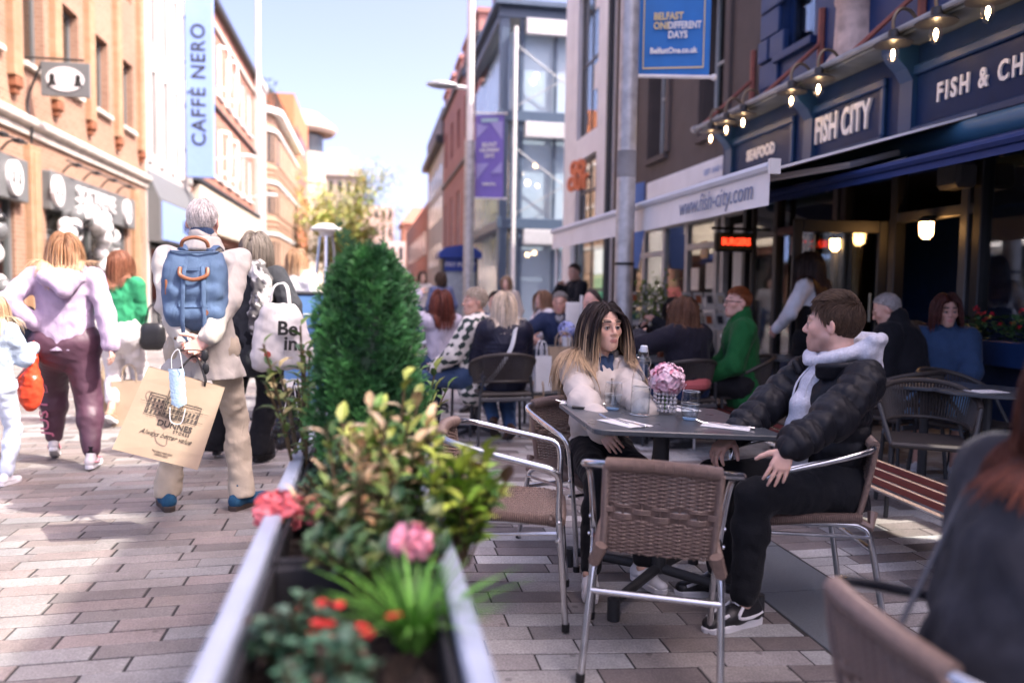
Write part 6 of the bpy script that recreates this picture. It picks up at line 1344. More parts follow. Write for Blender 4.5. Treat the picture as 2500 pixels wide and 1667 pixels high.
def person(label, loc, rz, H=1.7, sit=False, seat=.44, lean=0., face=(0, 0, 0), skin=(.62, .40, .31), fem=True, bulk=1., arms=None, legs=None, top=None, bottom=None, shoes=None, vox=.009, fine=False, hsz=1., wide=1., browr=.0022, hands=None, look=(0, 1, 0), lipc=(.45, .17, .16), stubble=0., makeup=0., brow=(.05, .035, .03), group=None, seedn=1, head_off=(0, 0, 0), shw=None, feetw=None, lip=None):
    k = Person(); s = H/1.7; root = thing('person', label, 'person', loc, rz, group); k.root = root; k.s = s; k.seed = seedn
    Ri = rotz(-rz); k.L = lambda p: Ri@(np.array(p, float)-np.array(loc, float))
    A = np.array; sw = (shw or (.165 if fem else .19))*s; u_ = A((0, -math.sin(lean), math.cos(lean)))
    if sit:
        pel = A((0, -.03, seat+.085*s)); k.hip = [A((x*.09*s, .0, seat+.08*s)) for x in (-1, 1)]
    else:
        pel = A((0, 0, .93*s)); k.hip = [A((x*.088*s, 0, .90*s)) for x in (-1, 1)]
    k.pel = pel; k.waist = pel+u_*.14*s; k.chest = pel+u_*.345*s+A((0, .01, 0)); k.neck = pel+u_*.515*s; k.up = u_; k.fw = A((0, math.cos(lean), math.sin(lean)))
    k.sh = [pel+u_*.455*s+A((x*sw, 0, 0)) for x in (-1, 1)]; k.M = mh_(*face); k.hs = s*.955*hsz
    k.hc = k.neck+u_*.02+A((0, .02*s, .0))+k.M@A((0, .015, .125))*s+A(head_off)
    l1, l2 = .285*s, .255*s; k.el = [0, 0]; k.wr = [0, 0]; arms = arms or {}
    for i, x in enumerate((-1, 1)):
        tg, pole = arms.get('LR'[i], (None, None))
        if tg is None: tg = k.sh[i]+A((x*.06, .08, -.5*s)) if not sit else A((x*.13, .30, seat+.16))
        pole = pole if pole is not None else (x*.6, -.8, -.2)
        k.el[i], k.wr[i] = ik(k.sh[i], tg, l1, l2, pole)
    k.kn = [0, 0]; k.an = [0, 0]; k.ft = [0, 0]; t1, t2 = .43*s, .415*s; legs = legs or {}
    for i, x in enumerate((-1, 1)):
        an, pole, fd = legs.get('LR'[i], (None, None, None))
        if an is None: an = A((x*.10*s, 0, .085*s)) if not sit else A((x*.12, .42*s, .085*s))
        k.kn[i], k.an[i] = ik(k.hip[i], an, t1, t2, pole if pole is not None else ((x*.15, 1, 0) if not sit else (x*.1, .6, 1)))
        k.ft[i] = nrm3(fd if fd is not None else (x*.18, 1, 0))
    # skin body: one continuous figure
    b = SDF(.025*s); bk = bulk
    head_sdf(b, k.hc, k.M, k.hs, fine, not fem, wide=wide); b.cone(k.hc+k.M@A((0, -.03, -.12))*k.hs, k.neck-u_*.03, .05*s, .058*s)
    b.cone(k.pel, k.waist, .10*s, .09*s, flat=((0, 1, 0), .75)); b.cone(k.waist, k.chest, .09*s, .11*s, flat=((0, 1, 0), .72)); b.cone(k.sh[0]*.85+k.sh[1]*.15, k.sh[1]*.85+k.sh[0]*.15, .05*s); b.cone(k.chest, k.neck, .08*s, .055*s)
    hd = hands or {}
    for i, x in enumerate((-1, 1)):
        b.chain([k.sh[i], k.el[i], k.wr[i]], [.042*s, .036*s, .0245*s]); f0 = nrm3(k.wr[i]-k.el[i])
        q = hd.get('LR'[i], {}); hand_sdf(b, k.wr[i], q.get('f', f0), q.get('n', (-x, .2, -.1)), x, q.get('curl', .45), s*(.93 if fem else 1.02)*q.get('s', 1), q.get('spread', .15), q.get('curls'), q.get('thumb', .75), 1. if vox < .007 else 1.12)
        b.chain([k.hip[i], k.kn[i], k.an[i]], [.06*s, .045*s, .034*s])
    k.body = sdf_obj('body', b, vox, skin_mat('skin_tone', (1, 1, 1)), root, col=skin_col(skin, k.hc, k.M, k.hs, lipc, stubble, brow, makeup, seedn))
    if fine: eyes(root, k.hc, k.M, k.hs, look, lash=.5+.5*makeup, skin=skin, brow=brow, br=browr, wide=wide, shade=.25+.38*makeup, ek=1.10 if makeup else 1., lid=64 if makeup else 74)
    if bottom: trousers(k, **bottom)
    if top: jacket(k, fem=fem, **top)
    for i in range(2):
        if shoes: shoe(root, k.an[i], k.ft[i], s*(.92 if fem else 1.05), *shoes[:2], h=.007 if vox > .006 else .005, **(shoes[2] if len(shoes) > 2 else {}))
    k.shcap = [(k.sh[0], k.sh[1], .085*s), (k.sh[0], k.el[0], .075*s), (k.sh[1], k.el[1], .075*s), (k.pel, k.chest, .14*s)]
    return k
def trousers(k, m, off=.012, bulk=1., flare=.0, hemz=.04, fold=.006, seed=3, h=.010, name='trousers', to=1., f=5., cut=None):
    s = k.s; b = SDF(.03*s); hp = (k.hip[0]+k.hip[1])/2
    b.cone(k.hip[0], k.hip[1], (.105+off)*s*bulk, flat=((0, 1, 0), .95)); b.cone(hp, k.pel+k.up*.06*s, (.14+off)*s*bulk, (.125+off)*s*bulk, flat=((0, 1, 0), .76))
    for i in range(2):
        e = k.an[i]+(k.kn[i]-k.an[i])*hemz/.4; e = k.kn[i]+(e-k.kn[i])*to
        if cut: e = k.kn[i]+(k.an[i]-k.kn[i])*1.02
        r0, r1, r2 = (.088*bulk+off)*s, (.058*bulk+off)*s, (.045*bulk**.5+off+flare)*s
        b.cone(k.hip[i], k.kn[i], r0, r1, k=.03*s); mid = k.kn[i]*.65+e*.35; b.cone(k.kn[i], mid, r1, r1*.98+.002*bulk); b.cone(mid, e, r1*.98+.002*bulk, r2)
    w0 = wob(seed, f, 3, (1, 1, 1.6)); w1 = wob(seed+50, f*1.5, 2, (1, 1, .8)); w = lambda X: .55*w0(X)+1.1*(np.abs(w1(X))-.38)
    k.tr = sdf_obj(name, b, h, m, k.root, disp=lambda X: fold*w(X), clip=(lambda X: cut-X[..., 2]) if cut else None); return k.tr
def jacket(k, m, off=.018, bulk=1., hem=-.08, sleeve=1., flare=0., puff=0., rings=6, arings=4, fold=.006, seed=5, h=.010, collar=None, name='jacket', fem=True, f=4., cuff=None, belly=0., open_=None, col=None, asl=0., cufr=None, zmin=None, hip=0., shr=.06):
    s = k.s; b = SDF(.03*s); fw = k.fw; bo = k.pel+k.up*hem*s if hem < 0.3 else k.pel; R_ = lambda r: (r*bulk+off)*s
    rp = lambda n: (puff, n) if puff else None
    if zmin: bo = k.pel+k.up*(-.20)*s
    b.cone(bo, k.waist, R_(.135)+(flare+hip)*s, R_(.122+belly), flat=(fw, .78), rip=rp(rings*.5)); b.cone(k.waist, k.chest, R_(.122+belly), R_(.142), flat=(fw, .76), rip=rp(rings*.5))
    b.cone(k.sh[0]*.9+k.sh[1]*.1-k.up*.02, k.sh[1]*.9+k.sh[0]*.1-k.up*.02, R_(shr)); b.cone(k.chest, k.neck-k.up*.01, R_(.10), .058*s+off*.6)
    for i in range(2):
        e = k.el[i]+(k.wr[i]-k.el[i])*sleeve; r = .05*bulk**.6+off
        b.cone(k.sh[i], k.el[i], (r+.004)*s, (r-.004)*s, rip=rp(arings)); b.cone(k.el[i], e, (r-.004)*s, (r-.016+asl)*s, rip=rp(arings))
        if puff: b.ell(k.el[i], (r+.0)*s)
    w0 = wob(seed, f, 3, (1, 1, 1.3)); w1 = wob(seed+50, f*1.5, 2, (1, 1, .7)); w = (lambda X: .55*w0(X)+1.1*(np.abs(w1(X))-.38)) if not puff else w0
    if collar:
        for a in range(0, 360, 24):
            pass
        b.cone(k.neck-k.up*.03, k.neck+k.up*collar*s, (.072+off*.5)*s, (.07+off*.4)*s)
    k.jk = sdf_obj(name, b, h, m, k.root, disp=lambda X: fold*w(X), col=col, clip=(lambda X: np.where(np.abs(X[..., 0]) < .31, zmin-X[..., 2], -1)) if zmin else None)
    if cuff:
        for i in range(2):
            d = nrm3(k.wr[i]-k.el[i]); e = k.el[i]+(k.wr[i]-k.el[i])*sleeve; q = MB(); r = cufr or .038; q.tube([e-d*.03, e+d*.02, e+d*.035], [r*s, r*.95*s, r*.8*s], 14); q.build('cuff', cuff, k.jk, smooth=True)
    return k.jk
def cloth(n, c_, **k): 
    d = dict(rough=.85, var=.08, scale=12, bump=.18, bscale=120, sheen=.08, wr=.55, spec=.22); d.update(k); return mat(n, c_, **d)
# ------------------------------------------------------------------ the couple at the table
mcreamj = cloth('cream_nylon', (.56, .50, .445), rough=.55, bump=.08, bscale=26, sheen=0, wr=.25); mblackc = cloth('black_cloth', (.010, .010, .012), bump=.1)
mden = cloth('denim_dark', (.035, .06, .12)); mrib = cloth('cream_rib', (.36, .30, .25), bump=.3, bscale=300); mwhs = mat('shoe_white', (.66, .66, .68), rough=.5, var=.05); mblks = mat('shoe_black', (.015, .015, .017), rough=.4, var=.05)
gl = seatpos(1.15, 3.86); grz = R(-163)
def Lg(p, loc=gl, rz=grz): return rotz(-rz)@(np.array(p)-np.array(loc))
wR = Lg(AtD(1490, 1085, 3.5)); wL = Lg(AtD(1622, 1088, 3.4))
gk = person('young woman in cream puffer jacket with long dark to blonde hair seated at the table', gl, grz, H=1.63, sit=True, seat=.43, lean=R(3), face=(-2, 1, 1), hsz=1.07, skin=(.68, .42, .31), fem=True, fine=True, vox=.0048,
    shw=.150, arms={'R': (wR, (.35, -.7, -.6)), 'L': (wL, (-.35, -.6, -.7))}, legs={'R': (Lg((.95, 3.30, gz(.95)+.09)), None, Lg((.85, 2.9, 0))-Lg((.95, 3.3, 0))), 'L': (Lg((1.22, 3.38, gz(1.2)+.09)), None, (0, 1, 0))},
    hands={'R': dict(n=(-.6, -.3, -.5), curl=.35), 'L': dict(n=(.4, .3, -.8), curl=.7)}, look=(.25, 1, 0), lipc=(.40, .165, .14), makeup=.9, brow=(.03, .02, .018), wide=1.06, browr=.0023,
    bottom=dict(m=mblackc, off=.006, h=.009), shoes=(mwhs, mat('sole_white', (.7, .7, .72), rough=.5, var=0), dict(sock=mblackc)), head_off=(-.02, .005, .008))
jacket(gk, mcreamj, off=.022, bulk=.96, shr=.045, hem=-.10, sleeve=.93, puff=.019, rings=5, arings=2.5, fold=.007, f=5., seed=8, h=.006, fem=True, cuff=mrib, asl=.008, cufr=.045)
# stand-up collar, denim collar and shirt front
s_ = gk.s; b = SDF(.015)
for a in range(-150, 151, 15):
    r = R(a); p = gk.neck+np.array((.100*math.sin(r), -.092*math.cos(r)+.005, -.045)); b.cone(p+np.array((0, 0, -.02)), p+np.array((.022*math.sin(r), -.016*math.cos(r), .058-.03*(abs(a) > 100))), .020, .014)
sdf_obj('collar', b, .006, mcreamj, gk.jk)
b = SDF(.01); b.cone(gk.neck+np.array((-.05, .06, .0)), gk.neck+np.array((-.015, .115, -.11)), .017, .014); b.cone(gk.neck+np.array((.05, .06, .0)), gk.neck+np.array((.02, .115, -.11)), .017, .014); b.cone(gk.neck+np.array((0, .06, -.03)), gk.neck+np.array((0, .105, -.14)), .035, .03); sdf_obj('denim_collar', b, .006, mden, gk.root)
b = MB()
for z in np.linspace(-.1, -.40, 6): pass
b.tube([gk.neck+np.array((0, .150+.01*math.sin(t*5), -.10-.36*t)) for t in np.linspace(0, 1, 8)], .007, 6); b.build('zip', mrib, gk.jk)
hair(gk.root, gk.hc, gk.M, gk.hs, 'long', mhair, col=(.018, .010, .009), tip=(.42, .29, .175), length=.44, n=2300, seed=4, part=.018, sh=[(gk.sh[0]*.8+gk.sh[1]*.2, gk.sh[1]*.8+gk.sh[0]*.2, .112*s_), (gk.sh[0], gk.el[0], .098*s_), (gk.sh[1], gk.el[1], .098*s_), (gk.pel, gk.chest, .212*s_)], split=.40, vol=1.08, wd=.62, spread=.42)
# --- the man
mjk = cloth('black_nylon', (.008, .0085, .012), rough=.5, bump=.1, bscale=30, sheen=0, spec=.3); mhood = cloth('grey_marl', (.56, .57, .63), bump=.25, bscale=180, var=.12, scale=120); mjeans = cloth('black_denim', (.012, .013, .016))
ml = seatpos(1.97, 3.17); mrz = R(94)
Lm = lambda p: rotz(-mrz)@(np.array(p)-np.array(ml))
wL = Lm(AtD(1893, 1120, 2.98)); wR = Lm(AtD(1765, 1085, 3.42))
mk = person('young man in black puffer jacket over a pale grey hoodie seated right of the table', ml, mrz, H=1.80, sit=True, seat=.44, lean=R(1.5), face=(-52, 1, 0), hsz=1.06, skin=(.66, .41, .32), fem=False, fine=True, vox=.0048,
    arms={'L': (wL, (-.5, -.6, -.5)), 'R': (wR, (.9, -.2, -.5))}, legs={'L': (Lm((1.50, 2.95, gz(1.5)+.09)), None, (-.25, 1, 0)), 'R': (Lm((1.55, 3.28, gz(1.55)+.09)), None, (.1, 1, 0))},
    hands={'L': dict(f=Lm(AtD(1850, 1225, 2.95))-wL, n=(.55, -.1, -.3), curl=.16, spread=.26, thumb=.9, s=.88), 'R': dict(n=(-.2, .3, -.9), curl=.6)}, look=(.0, 1, .0), lipc=(.52, .25, .23), stubble=.8, brow=(.06, .04, .03),
    bottom=dict(m=mjeans, off=.012, h=.010), shoes=(mblks, mwhs, dict(sock=mblackc, stripe=mwhs, high=True)), head_off=(0, -.01, .0))
jacket(mk, mjk, off=.022, bulk=1.10, hem=.0, zmin=.44, hip=.02, sleeve=.97, puff=.018, rings=7, arings=4, fold=.008, f=6, seed=12, h=.006, fem=False, asl=.0, name='jacket')
s_ = mk.s; nk = mk.neck
b = SDF(.03)                                        # hood lying on the back and round the neck
for a in range(-165, 166, 15):
    r = R(a); k_ = abs(a)/165; p = nk+np.array((.088*math.sin(r), -.095*math.cos(r)+.01, .035-.045*k_**2)); b.cone(p, p+np.array((.02*math.sin(r), -.02*math.cos(r), .03*(1-k_))), .032-.008*k_, .028-.008*k_)
for a in range(-70, 71, 14):
    r = R(a); p = nk+np.array((.125*math.sin(r), -.145*math.cos(r), .045)); b.cone(p, p+np.array((.03*math.sin(r), -.035*math.cos(r), .045)), .032, .026); b.cone(p+np.array((0, 0, 0)), nk+np.array((.1*math.sin(r), -.17*math.cos(r)-.02, -.10)), .032, .03)
w_ = wob(31, 7., 3); hd_ = sdf_obj('hood', b, .006, mhood, mk.root, disp=lambda X: .005*w_(X))
b = SDF(.02); fr = mk.fw                              # hoodie front showing in the open jacket
Pq = [(nk*(1-t)+(mk.pel+mk.up*.04)*t)+fr*(.055+.122*min(1, t*2.2)) for t in np.linspace(0, 1, 6)]
for x in (-.018, .018): b.chain([q+np.array((x, 0, 0)) for q in Pq], [.034, .036, .038, .038, .038, .038], k=.03)
w_ = wob(33, 6., 3); sdf_obj('hoodie', b, .007, mhood, mk.root, disp=lambda X: .006*w_(X))
b = SDF(.02)                                        # jacket collar, open
for a in list(range(-150, -78, 9))+list(range(78, 151, 9)):
    r = R(a); p = nk+np.array((.142*math.sin(r), -.135*math.cos(r)+.02, -.06)); b.cone(p, p+np.array((.03*math.sin(r), -.02*math.cos(r), .055+.02*math.cos(r))), .018, .014)
sdf_obj('collar', b, .007, mjk, mk.jk)
for x in (-1, 1):
    b = MB(); b.tube(spline([nk+np.array((x*.03, .085, -.01)), nk+fr*.17+np.array((x*.04, 0, -.11)), nk+fr*.2+np.array((x*.045, -.01, -.24)), nk+fr*.2+np.array((x*.05, -.03, -.33))], 5), .0042, 6); b.build('drawstring', mhood, mk.root)
def fl_m(d):                                        # swept forward on top, down at the sides and back
    top = np.clip((d[:, 2]-.25)/.4, 0, 1); return (.25*d[:, 0]*(1-top)+.15*top, (.95*top-.25*(1-top)), -.75*(1-top)-.05*top)
hair(mk.root, mk.hc, mk.M, mk.hs, 'short', mhair, col=(.055, .031, .019), tip=(.095, .058, .036), length=.05, n=3600, seed=9, vol=1.03, flow=fl_m, wd=.36, h=.005, thr=([-1, -.35, -.1, .02, .3, .55, .8, 1], [-.86, -.82, -.28, -.32, -.18, .32, .60, .68]))
hair(mk.root, mk.hc, mk.M, mk.hs, 'short', mhair, col=(.06, .035, .021), tip=(.12, .075, .046), length=.05, n=900, seed=10, vol=1.07, lift=.12, flow=lambda d: (.25+0*d[:, 0], .8+0*d[:, 0], .32+0*d[:, 0]), wd=.42, capk=False, thr=([-1, -.4, 0, .8, 1], [.75, .55, .6, .55, .6]), name='fringe')
# ------------------------------------------------------------------ people on the street, left
mbeige = cloth('beige_cotton', (.48, .45, .40), rough=.7, bump=.12, bscale=40); mchino = cloth('stone_chino', (.43, .37, .285), bump=.12, bscale=60)
mblue = cloth('pack_blue', (.085, .135, .225), bump=.25, bscale=260); mtan = mat('tan_leather', (.22, .085, .04), rough=.45, var=.15, scale=40); mpeta = mat('blue_suede', (.012, .07, .14), rough=.9, var=.2, scale=80, bump=.3, bscale=400); msole = mat('sole_brown', (.045, .032, .026), rough=.6, var=.1)
def toW(k, p): r = k.root; return rotz(r.rotation_euler.z)@np.array(p)+np.array(r.location)
# --- the older man with the backpack
fl, fr_ = Gs(402, 1250), Gs(598, 1248); ol = Vector(((fl.x+fr_.x)/2, (fl.y+fr_.y)/2, gz(-.9))); oz = R(3)
Lo = lambda p: rotz(-oz)@(np.array(p)-np.array(ol))
h1 = Lo(AtD(498, 848, 4.16)); h2 = Lo(AtD(455, 872, 4.2))
ok_ = person('older man with white hair in beige jacket standing with hands clasped behind his back', ol, oz, H=1.765, face=(-8, 2, 0), skin=(.60, .36, .29), fem=False, vox=.006, lean=R(-1), bulk=1.1, shw=.185,
    arms={'R': (h1, (.95, -.35, .1)), 'L': (h2, (-.95, -.35, .1))}, legs={'L': (Lo((fl.x, fl.y+.07, ol.z+.09)), None, (-.35, 1, 0)), 'R': (Lo((fr_.x-.03, fr_.y+.08, ol.z+.09)), None, (.75, 1, 0))},
    hands={'R': dict(f=(-.8, -.1, -.55), n=(-.2, -.9, .2), curl=.9), 'L': dict(f=(.75, -.1, -.6), n=(.1, -.9, .2), curl=1.0)},
    bottom=dict(m=mchino, off=.008, bulk=.98, flare=.018, fold=.009, f=4., h=.008, cut=.075), shoes=(mpeta, msole, dict(boot=True)))
jacket(ok_, mbeige, off=.011, bulk=1.08, hem=-.135, zmin=.775, hip=.05, sleeve=.93, flare=.02, fold=.014, f=3.6, seed=15, h=.008, fem=False, collar=.07, asl=.006)
s_ = ok_.s
b = SDF(.02)                                        # folded collar
for a in range(-150, 151, 15): r = R(a); p = ok_.neck+np.array((.083*math.sin(r), -.080*math.cos(r)-.005, .05)); b.cone(p, p+np.array((.028*math.sin(r), -.03*math.cos(r), -.055)), .014, .013)
sdf_obj('collar', b, .007, mbeige, ok_.jk)
b = SDF(.01); b.cone(ok_.neck+np.array((0, -.01, .03)), ok_.neck+np.array((0, -.005, .075)), .070*s_, .066*s_); sdf_obj('shirt_collar', b, .007, mden, ok_.root)
for i, x in enumerate((-1, 1)):
    e = ok_.wr[i]; d = nrm3(ok_.wr[i]-ok_.el[i]); q = MB(); q.ell(e-d*.05+np.array((x*.02, -.05, .0)), (.009, .005, .009), 8, 6); q.build('button', mat('button_brown', (.06, .035, .02), var=0), ok_.jk)
def fl_o(d): return (.5*d[:, 0], -.2+.3*d[:, 1], -.8+.0*d[:, 2])
hair(ok_.root, ok_.hc, ok_.M, ok_.hs, 'short', mhair, col=(.62, .57, .53), tip=(.78, .74, .70), length=.036, n=2000, seed=19, vol=1.02, lift=.05, flow=fl_o, wd=.5, thr=([-1, -.35, -.1, .1, .5, 1], [-.62, -.6, -.1, .1, .5, .72]))
# backpack: a thing he carries
bpw = ok_.root; k = ok_
bp = thing('backpack', 'blue canvas backpack with tan leather handles on older man', 'backpack', toW(k, k.chest+np.array((0, -.265, -.02))), oz); bp.scale = (.90, .78, .90)
b = SDF(.02); b.cone((-.11, .02, -.235), (.11, .02, -.235), .065, flat=((0, 1, 0), .95)); 
S_ = SDF(.05); n_ = 11
for i in range(n_):
    f = i/(n_-1); z = -.21+.385*f; w_ = .140+.012*f; S_.cone((-w_+.05, .01, z), (w_-.05, .01, z), .070-.034*max(0, f-.7)/.3, flat=((0, 1, 0), .9))
S_.cone((-.11, -.045, -.18), (.11, -.045, -.18), .05, k=.03); S_.cone((-.11, -.04, -.05), (.11, -.04, -.05), .045, k=.03)
w_ = wob(41, 4.5, 3); sdf_obj('bag_body', S_, .007, mblue, bp, disp=lambda X: .007*w_(X), clip=lambda X: X[..., 2]-.185)
q = MB(); q.tube(spline([(-.125, .0, .186), (-.12, -.04, .186), (0, -.052, .18), (.12, -.04, .186), (.125, .0, .186)], 5), .006, 6); q.build('top_hem', mat('pack_dark', (.05, .09, .17), var=.1), bp); q = MB(); q.tube(spline([(-.15, -.03, -.13), (-.10, -.075, -.14), (0, -.088, -.14), (.10, -.075, -.14), (.15, -.03, -.13)], 5), .003, 5); q.tube(spline([(-.14, -.03, .07), (0, -.07, .075), (.14, -.03, .07)], 5), .003, 5); q.build('seam', mat('pack_dark', ()), bp)
for x in (-.055, .055):
    q = MB(); P = spline([(x*.9, -.062, .10), (x, -.085, .02), (x*1.05, -.098, -.1), (x*1.1, -.095, -.22), (x*1.0, -.075, -.30), (x*.6, -.07, -.36), (0, -.07, -.375)], 5); q.tube(P, .0125, 8, flat=.35); q.build('strap', mblue, bp)
q = MB(); q.tube(spline([(-.075, -.062, .09), (-.07, -.085, .045), (0, -.10, .02), (.07, -.085, .045), (.075, -.062, .09)], 6), .012, 8); q.build('handle', mtan, bp, smooth=True)
q = MB(); q.tube(spline([(-.075, -.005, .215), (-.06, -.02, .25), (0, -.02, .268), (.06, -.02, .25), (.075, -.005, .215)], 6), .011, 8); q.build('handle', mtan, bp, smooth=True)
q = MB(); q.lathe([(.018, 0), (.018, .004)], 16, M=Matrix.Rotation(R(90), 4, 'X'), c=(.065, -.094, -.17)); q.build('logo_patch', mtan, bp)
q = MB(); q.bbox(-.16, -.145, -.06, -.045, -.07, .02, .004); q.build('zip_pull', mtan, bp)
for x in (-1, 1):
    q = MB(); sp = k.chest+np.array((0, -.27, -.02)); P = [k.neck+np.array((x*.075, -.125, .0))-sp, k.neck+np.array((x*.10, -.03, .035))-sp, k.neck+np.array((x*.13, .09, -.03))-sp]; q.tube(spline([(x*.08, -.0, .20)]+P, 4), .02, 8, flat=.35); q.build('shoulder_strap', mblue, bp)
# kraft shopping bag with print, and the face mask tied to it
bc = AtD(425, 980, 4.02); kb = thing('shopping_bag', 'large kraft paper shopping bag with department store print in his hands', 'bag', bc, 0)
ca, cb, cc_, cd = AtD(365, 880, 3.98), AtD(558, 936, 4.10), AtD(505, 1122, 4.06), AtD(295, 1072, 3.94)
xv = ((cb-ca)+(cc_-cd)).normalized(); uv = ((ca-cd)+(cb-cc_)); uv = (uv-xv*uv.dot(xv)).normalized(); nv = xv.cross(uv)       # nv towards the viewer
Wb, Hb, Db = .405, .425, .16; o = (ca+cb+cc_+cd)/4-Vector((.03, 0, .03)); kM = basis(o-kb.location, xv, uv); ang = math.atan2((cb-ca).z, (cb-ca).dot(xv))
def KB(x, y, z): return kM @ Vector((x, y, z))
V = []; s = MB()
for j in range(7):
    y = -Hb/2+Hb*j/6; sk = .0; f = j/6
    for (x, z) in ((-Wb/2+.03*f, Db*(1-.55*f)*.5), (0, Db*(1-.5*f)*.5+.004*math.sin(j)), (Wb/2, Db*(1-.55*f)*.5), (Wb/2-.012-.03*math.sin(math.pi*f)-.008, 0), (Wb/2, -Db*(1-.55*f)*.5), (0, -Db*(1-.5*f)*.5), (-Wb/2+.03*f, -Db*(1-.55*f)*.5), (-Wb/2+.012+.03*f, 0)): V.append(KB(x, y, z))
s.add(V, [tuple(range(7, -1, -1))]+[(j*8+i, j*8+(i+1) % 8, j*8+8+(i+1) % 8, j*8+8+i) for j in range(6) for i in range(8)]); s.build('bag_body', mkraft, kb)
hp = Vector(toW(k, (k.wr[0]+k.wr[1])/2+np.array((.0, -.03, -.07))))-kb.location
for z in (.035, -.035):
    s = MB(); s.tube(spline([KB(-.06, Hb/2-.02, z), KB(-.03, Hb/2+.03, z), hp, KB(.09, Hb/2+.03, z), KB(.11, Hb/2-.02, z)], 5), .005, 6); s.build('handle', mblack, kb)
minkb = mat('engraving_ink', (.06, .05, .042), rough=.8, var=0); zf = Db*.5
def kz(y): return Db*(1-.55*(y+Hb/2)/Hb)*.5+.004
kt = math.atan2(.55*Db*.5, Hb); KT = kM @ Matrix.Translation((0, 0, 0))
def prn(x, y, **kw): return kM @ Matrix.Translation((x, y, kz(y)+.001)) @ Matrix.Rotation(-kt, 4, 'X')
text('lettering', 'DUNNES', minkb, prn(.035, -.035), .040, .002, kb, bold=.001, sx=1.05); text('lettering', 'STORES', minkb, prn(.075, -.062), .020, .002, kb, spacing=1.2); text('lettering', 'Always better value', minkb, prn(.01, -.092), .034, .002, kb, shear=.5, sx=.9); 
for i in range(2): text('lettering', ('This bag is made from', 'recycled paper')[i], minkb, prn(.02, -.170-.012*i), .011, .002, kb)
s = MB(); re_ = random.Random(6)
def pq(x0, x1, y0, y1): s.add([kM @ Vector((x, y, kz(y)+.0035)) for x, y in ((x0, y0), (x1, y0), (x1, y1), (x0, y1))], [(0, 1, 2, 3)])
for bx0, bx1, by1, nw in ((-.12, -.045, .10, 4), (-.04, .035, .145, 4), (.04, .13, .085, 5)):
    pq(bx0, bx1, by1-.006, by1); pq(bx0, bx0+.003, .0, by1); pq(bx1-.003, bx1, 0, by1); pq(bx0, bx1, -.003, .0)
    for r_ in range(int(by1/.03)):
        pq(bx0, bx1, .028*r_+.024, .028*r_+.026)
        for c_ in range(nw): x = bx0+(bx1-bx0)*(c_+.3)/nw; pq(x, x+.009, .028*r_+.005, .028*r_+.02)
for i in range(60): x = re_.gauss(0, .06); y = re_.uniform(-.01, .09); pq(x, x+re_.uniform(.01, .05), y, y+.0016)
s.build('engraving', minkb, kb)['kind'] = 'stuff'
mp_ = AtD(432, 948, 3.90); fm = thing('face_mask', 'pale blue disposable face mask hanging over the kraft bag', 'face mask', mp_); q = MB(); V = []
for j in range(9):
    for i in range(5): V.append(((i-2)*.018+.012*(j/8-.5)+.004*(j % 2), -.01+.012*math.cos((i-2)*.7)+.004*(j % 2), .095-.024*j*(1-.05*abs(i-2))))
q.add([(x, -y, z) for x, y, z in V], [(j*5+i, j*5+i+1, j*5+i+6, j*5+i+5) for j in range(8) for i in range(4)]); q.build('sheet', mat('mask_blue', (.36, .50, .62), rough=.8, var=.05, bump=.2, bscale=90), fm, smooth=True)
for a, b_, z in ((-.03, .04, -.09), (-.02, .03, .1)): q = MB(); q.tube(spline([(a, -.012, z), (a*.9, -.015, z-.07 if z < 0 else z+.06), (b_*.5, -.015, z-.08 if z < 0 else z+.09), (b_, -.012, z-.01)], 5), .0022, 5); q.build('ear_loop', mwhs, fm)
q = thing('sunglasses', 'dark folded sunglasses held in the older man\'s fingers', 'sunglasses', AtD(500, 878, 4.08)); s = MB(); s.ell((0, 0, .02), (.018, .008, .03), 10, 8); s.ell((.005, -.005, -.045), (.018, .008, .03), 10, 8); s.tube([(0, 0, .0), (.003, 0, -.02)], .004, 5); s.tube([(-.01, 0, .045), (-.06, .01, .05), (-.13, .02, .045)], .003, 5); s.build('frame', mblack, q)
# --- woman in lilac hoodie and plum leggings
mlil = cloth('lilac_fleece', (.38, .30, .41), bump=.3, bscale=140, sheen=.3); mplum = mat('plum_leggings', (.075, .033, .052), rough=.48, var=.15, scale=5, bump=.08, bscale=60); mpinkl = mat('print_pink', (.55, .16, .24), rough=.5, var=0)
pf, qf = Gs(216, 1150), Gs(122, 1122); plo = Vector(((pf.x+qf.x)/2, (pf.y+qf.y)/2, gz(-2.1))); pz = R(9); Lp = lambda p: rotz(-pz)@(np.array(p)-np.array(plo))
pk = person('woman walking away in lilac hoodie and plum printed leggings', plo, pz, H=1.655, face=(4, -4, 0), skin=(.62, .38, .31), fem=True, vox=.008, bulk=1.3, shw=.195,
    arms={'L': (Lp(AtD(88, 792, 5.55)), (-.9, -.6, -.2)), 'R': (Lp(AtD(275, 862, 5.6)), (.8, -.7, 0))}, legs={'R': (Lp((pf.x, pf.y+.07, plo.z+.09)), None, (.15, 1, .0)), 'L': (Lp((qf.x+.03, qf.y-.0, plo.z+.125)), (-.1, 1, 0), (-.1, 1, -.42))},
    hands={'L': dict(n=(.8, .2, -.2), curl=.9)}, bottom=dict(m=mplum, off=.006, bulk=1.42, hemz=.03, fold=.004, h=.009, to=.94), shoes=(mat('trainer_grey', (.5, .48, .48), rough=.6, var=.3, scale=9), mwhs, dict(sock=mblackc, stripe=mat('trainer_pink', (.7, .25, .3), var=.2))))
jacket(pk, mlil, off=.012, bulk=1.26, hem=-.015, zmin=.835, hip=.035, sleeve=.97, flare=.012, fold=.010, f=4., seed=18, h=.009, belly=.012, asl=.008)
s_ = pk.s; b = SDF(.03)
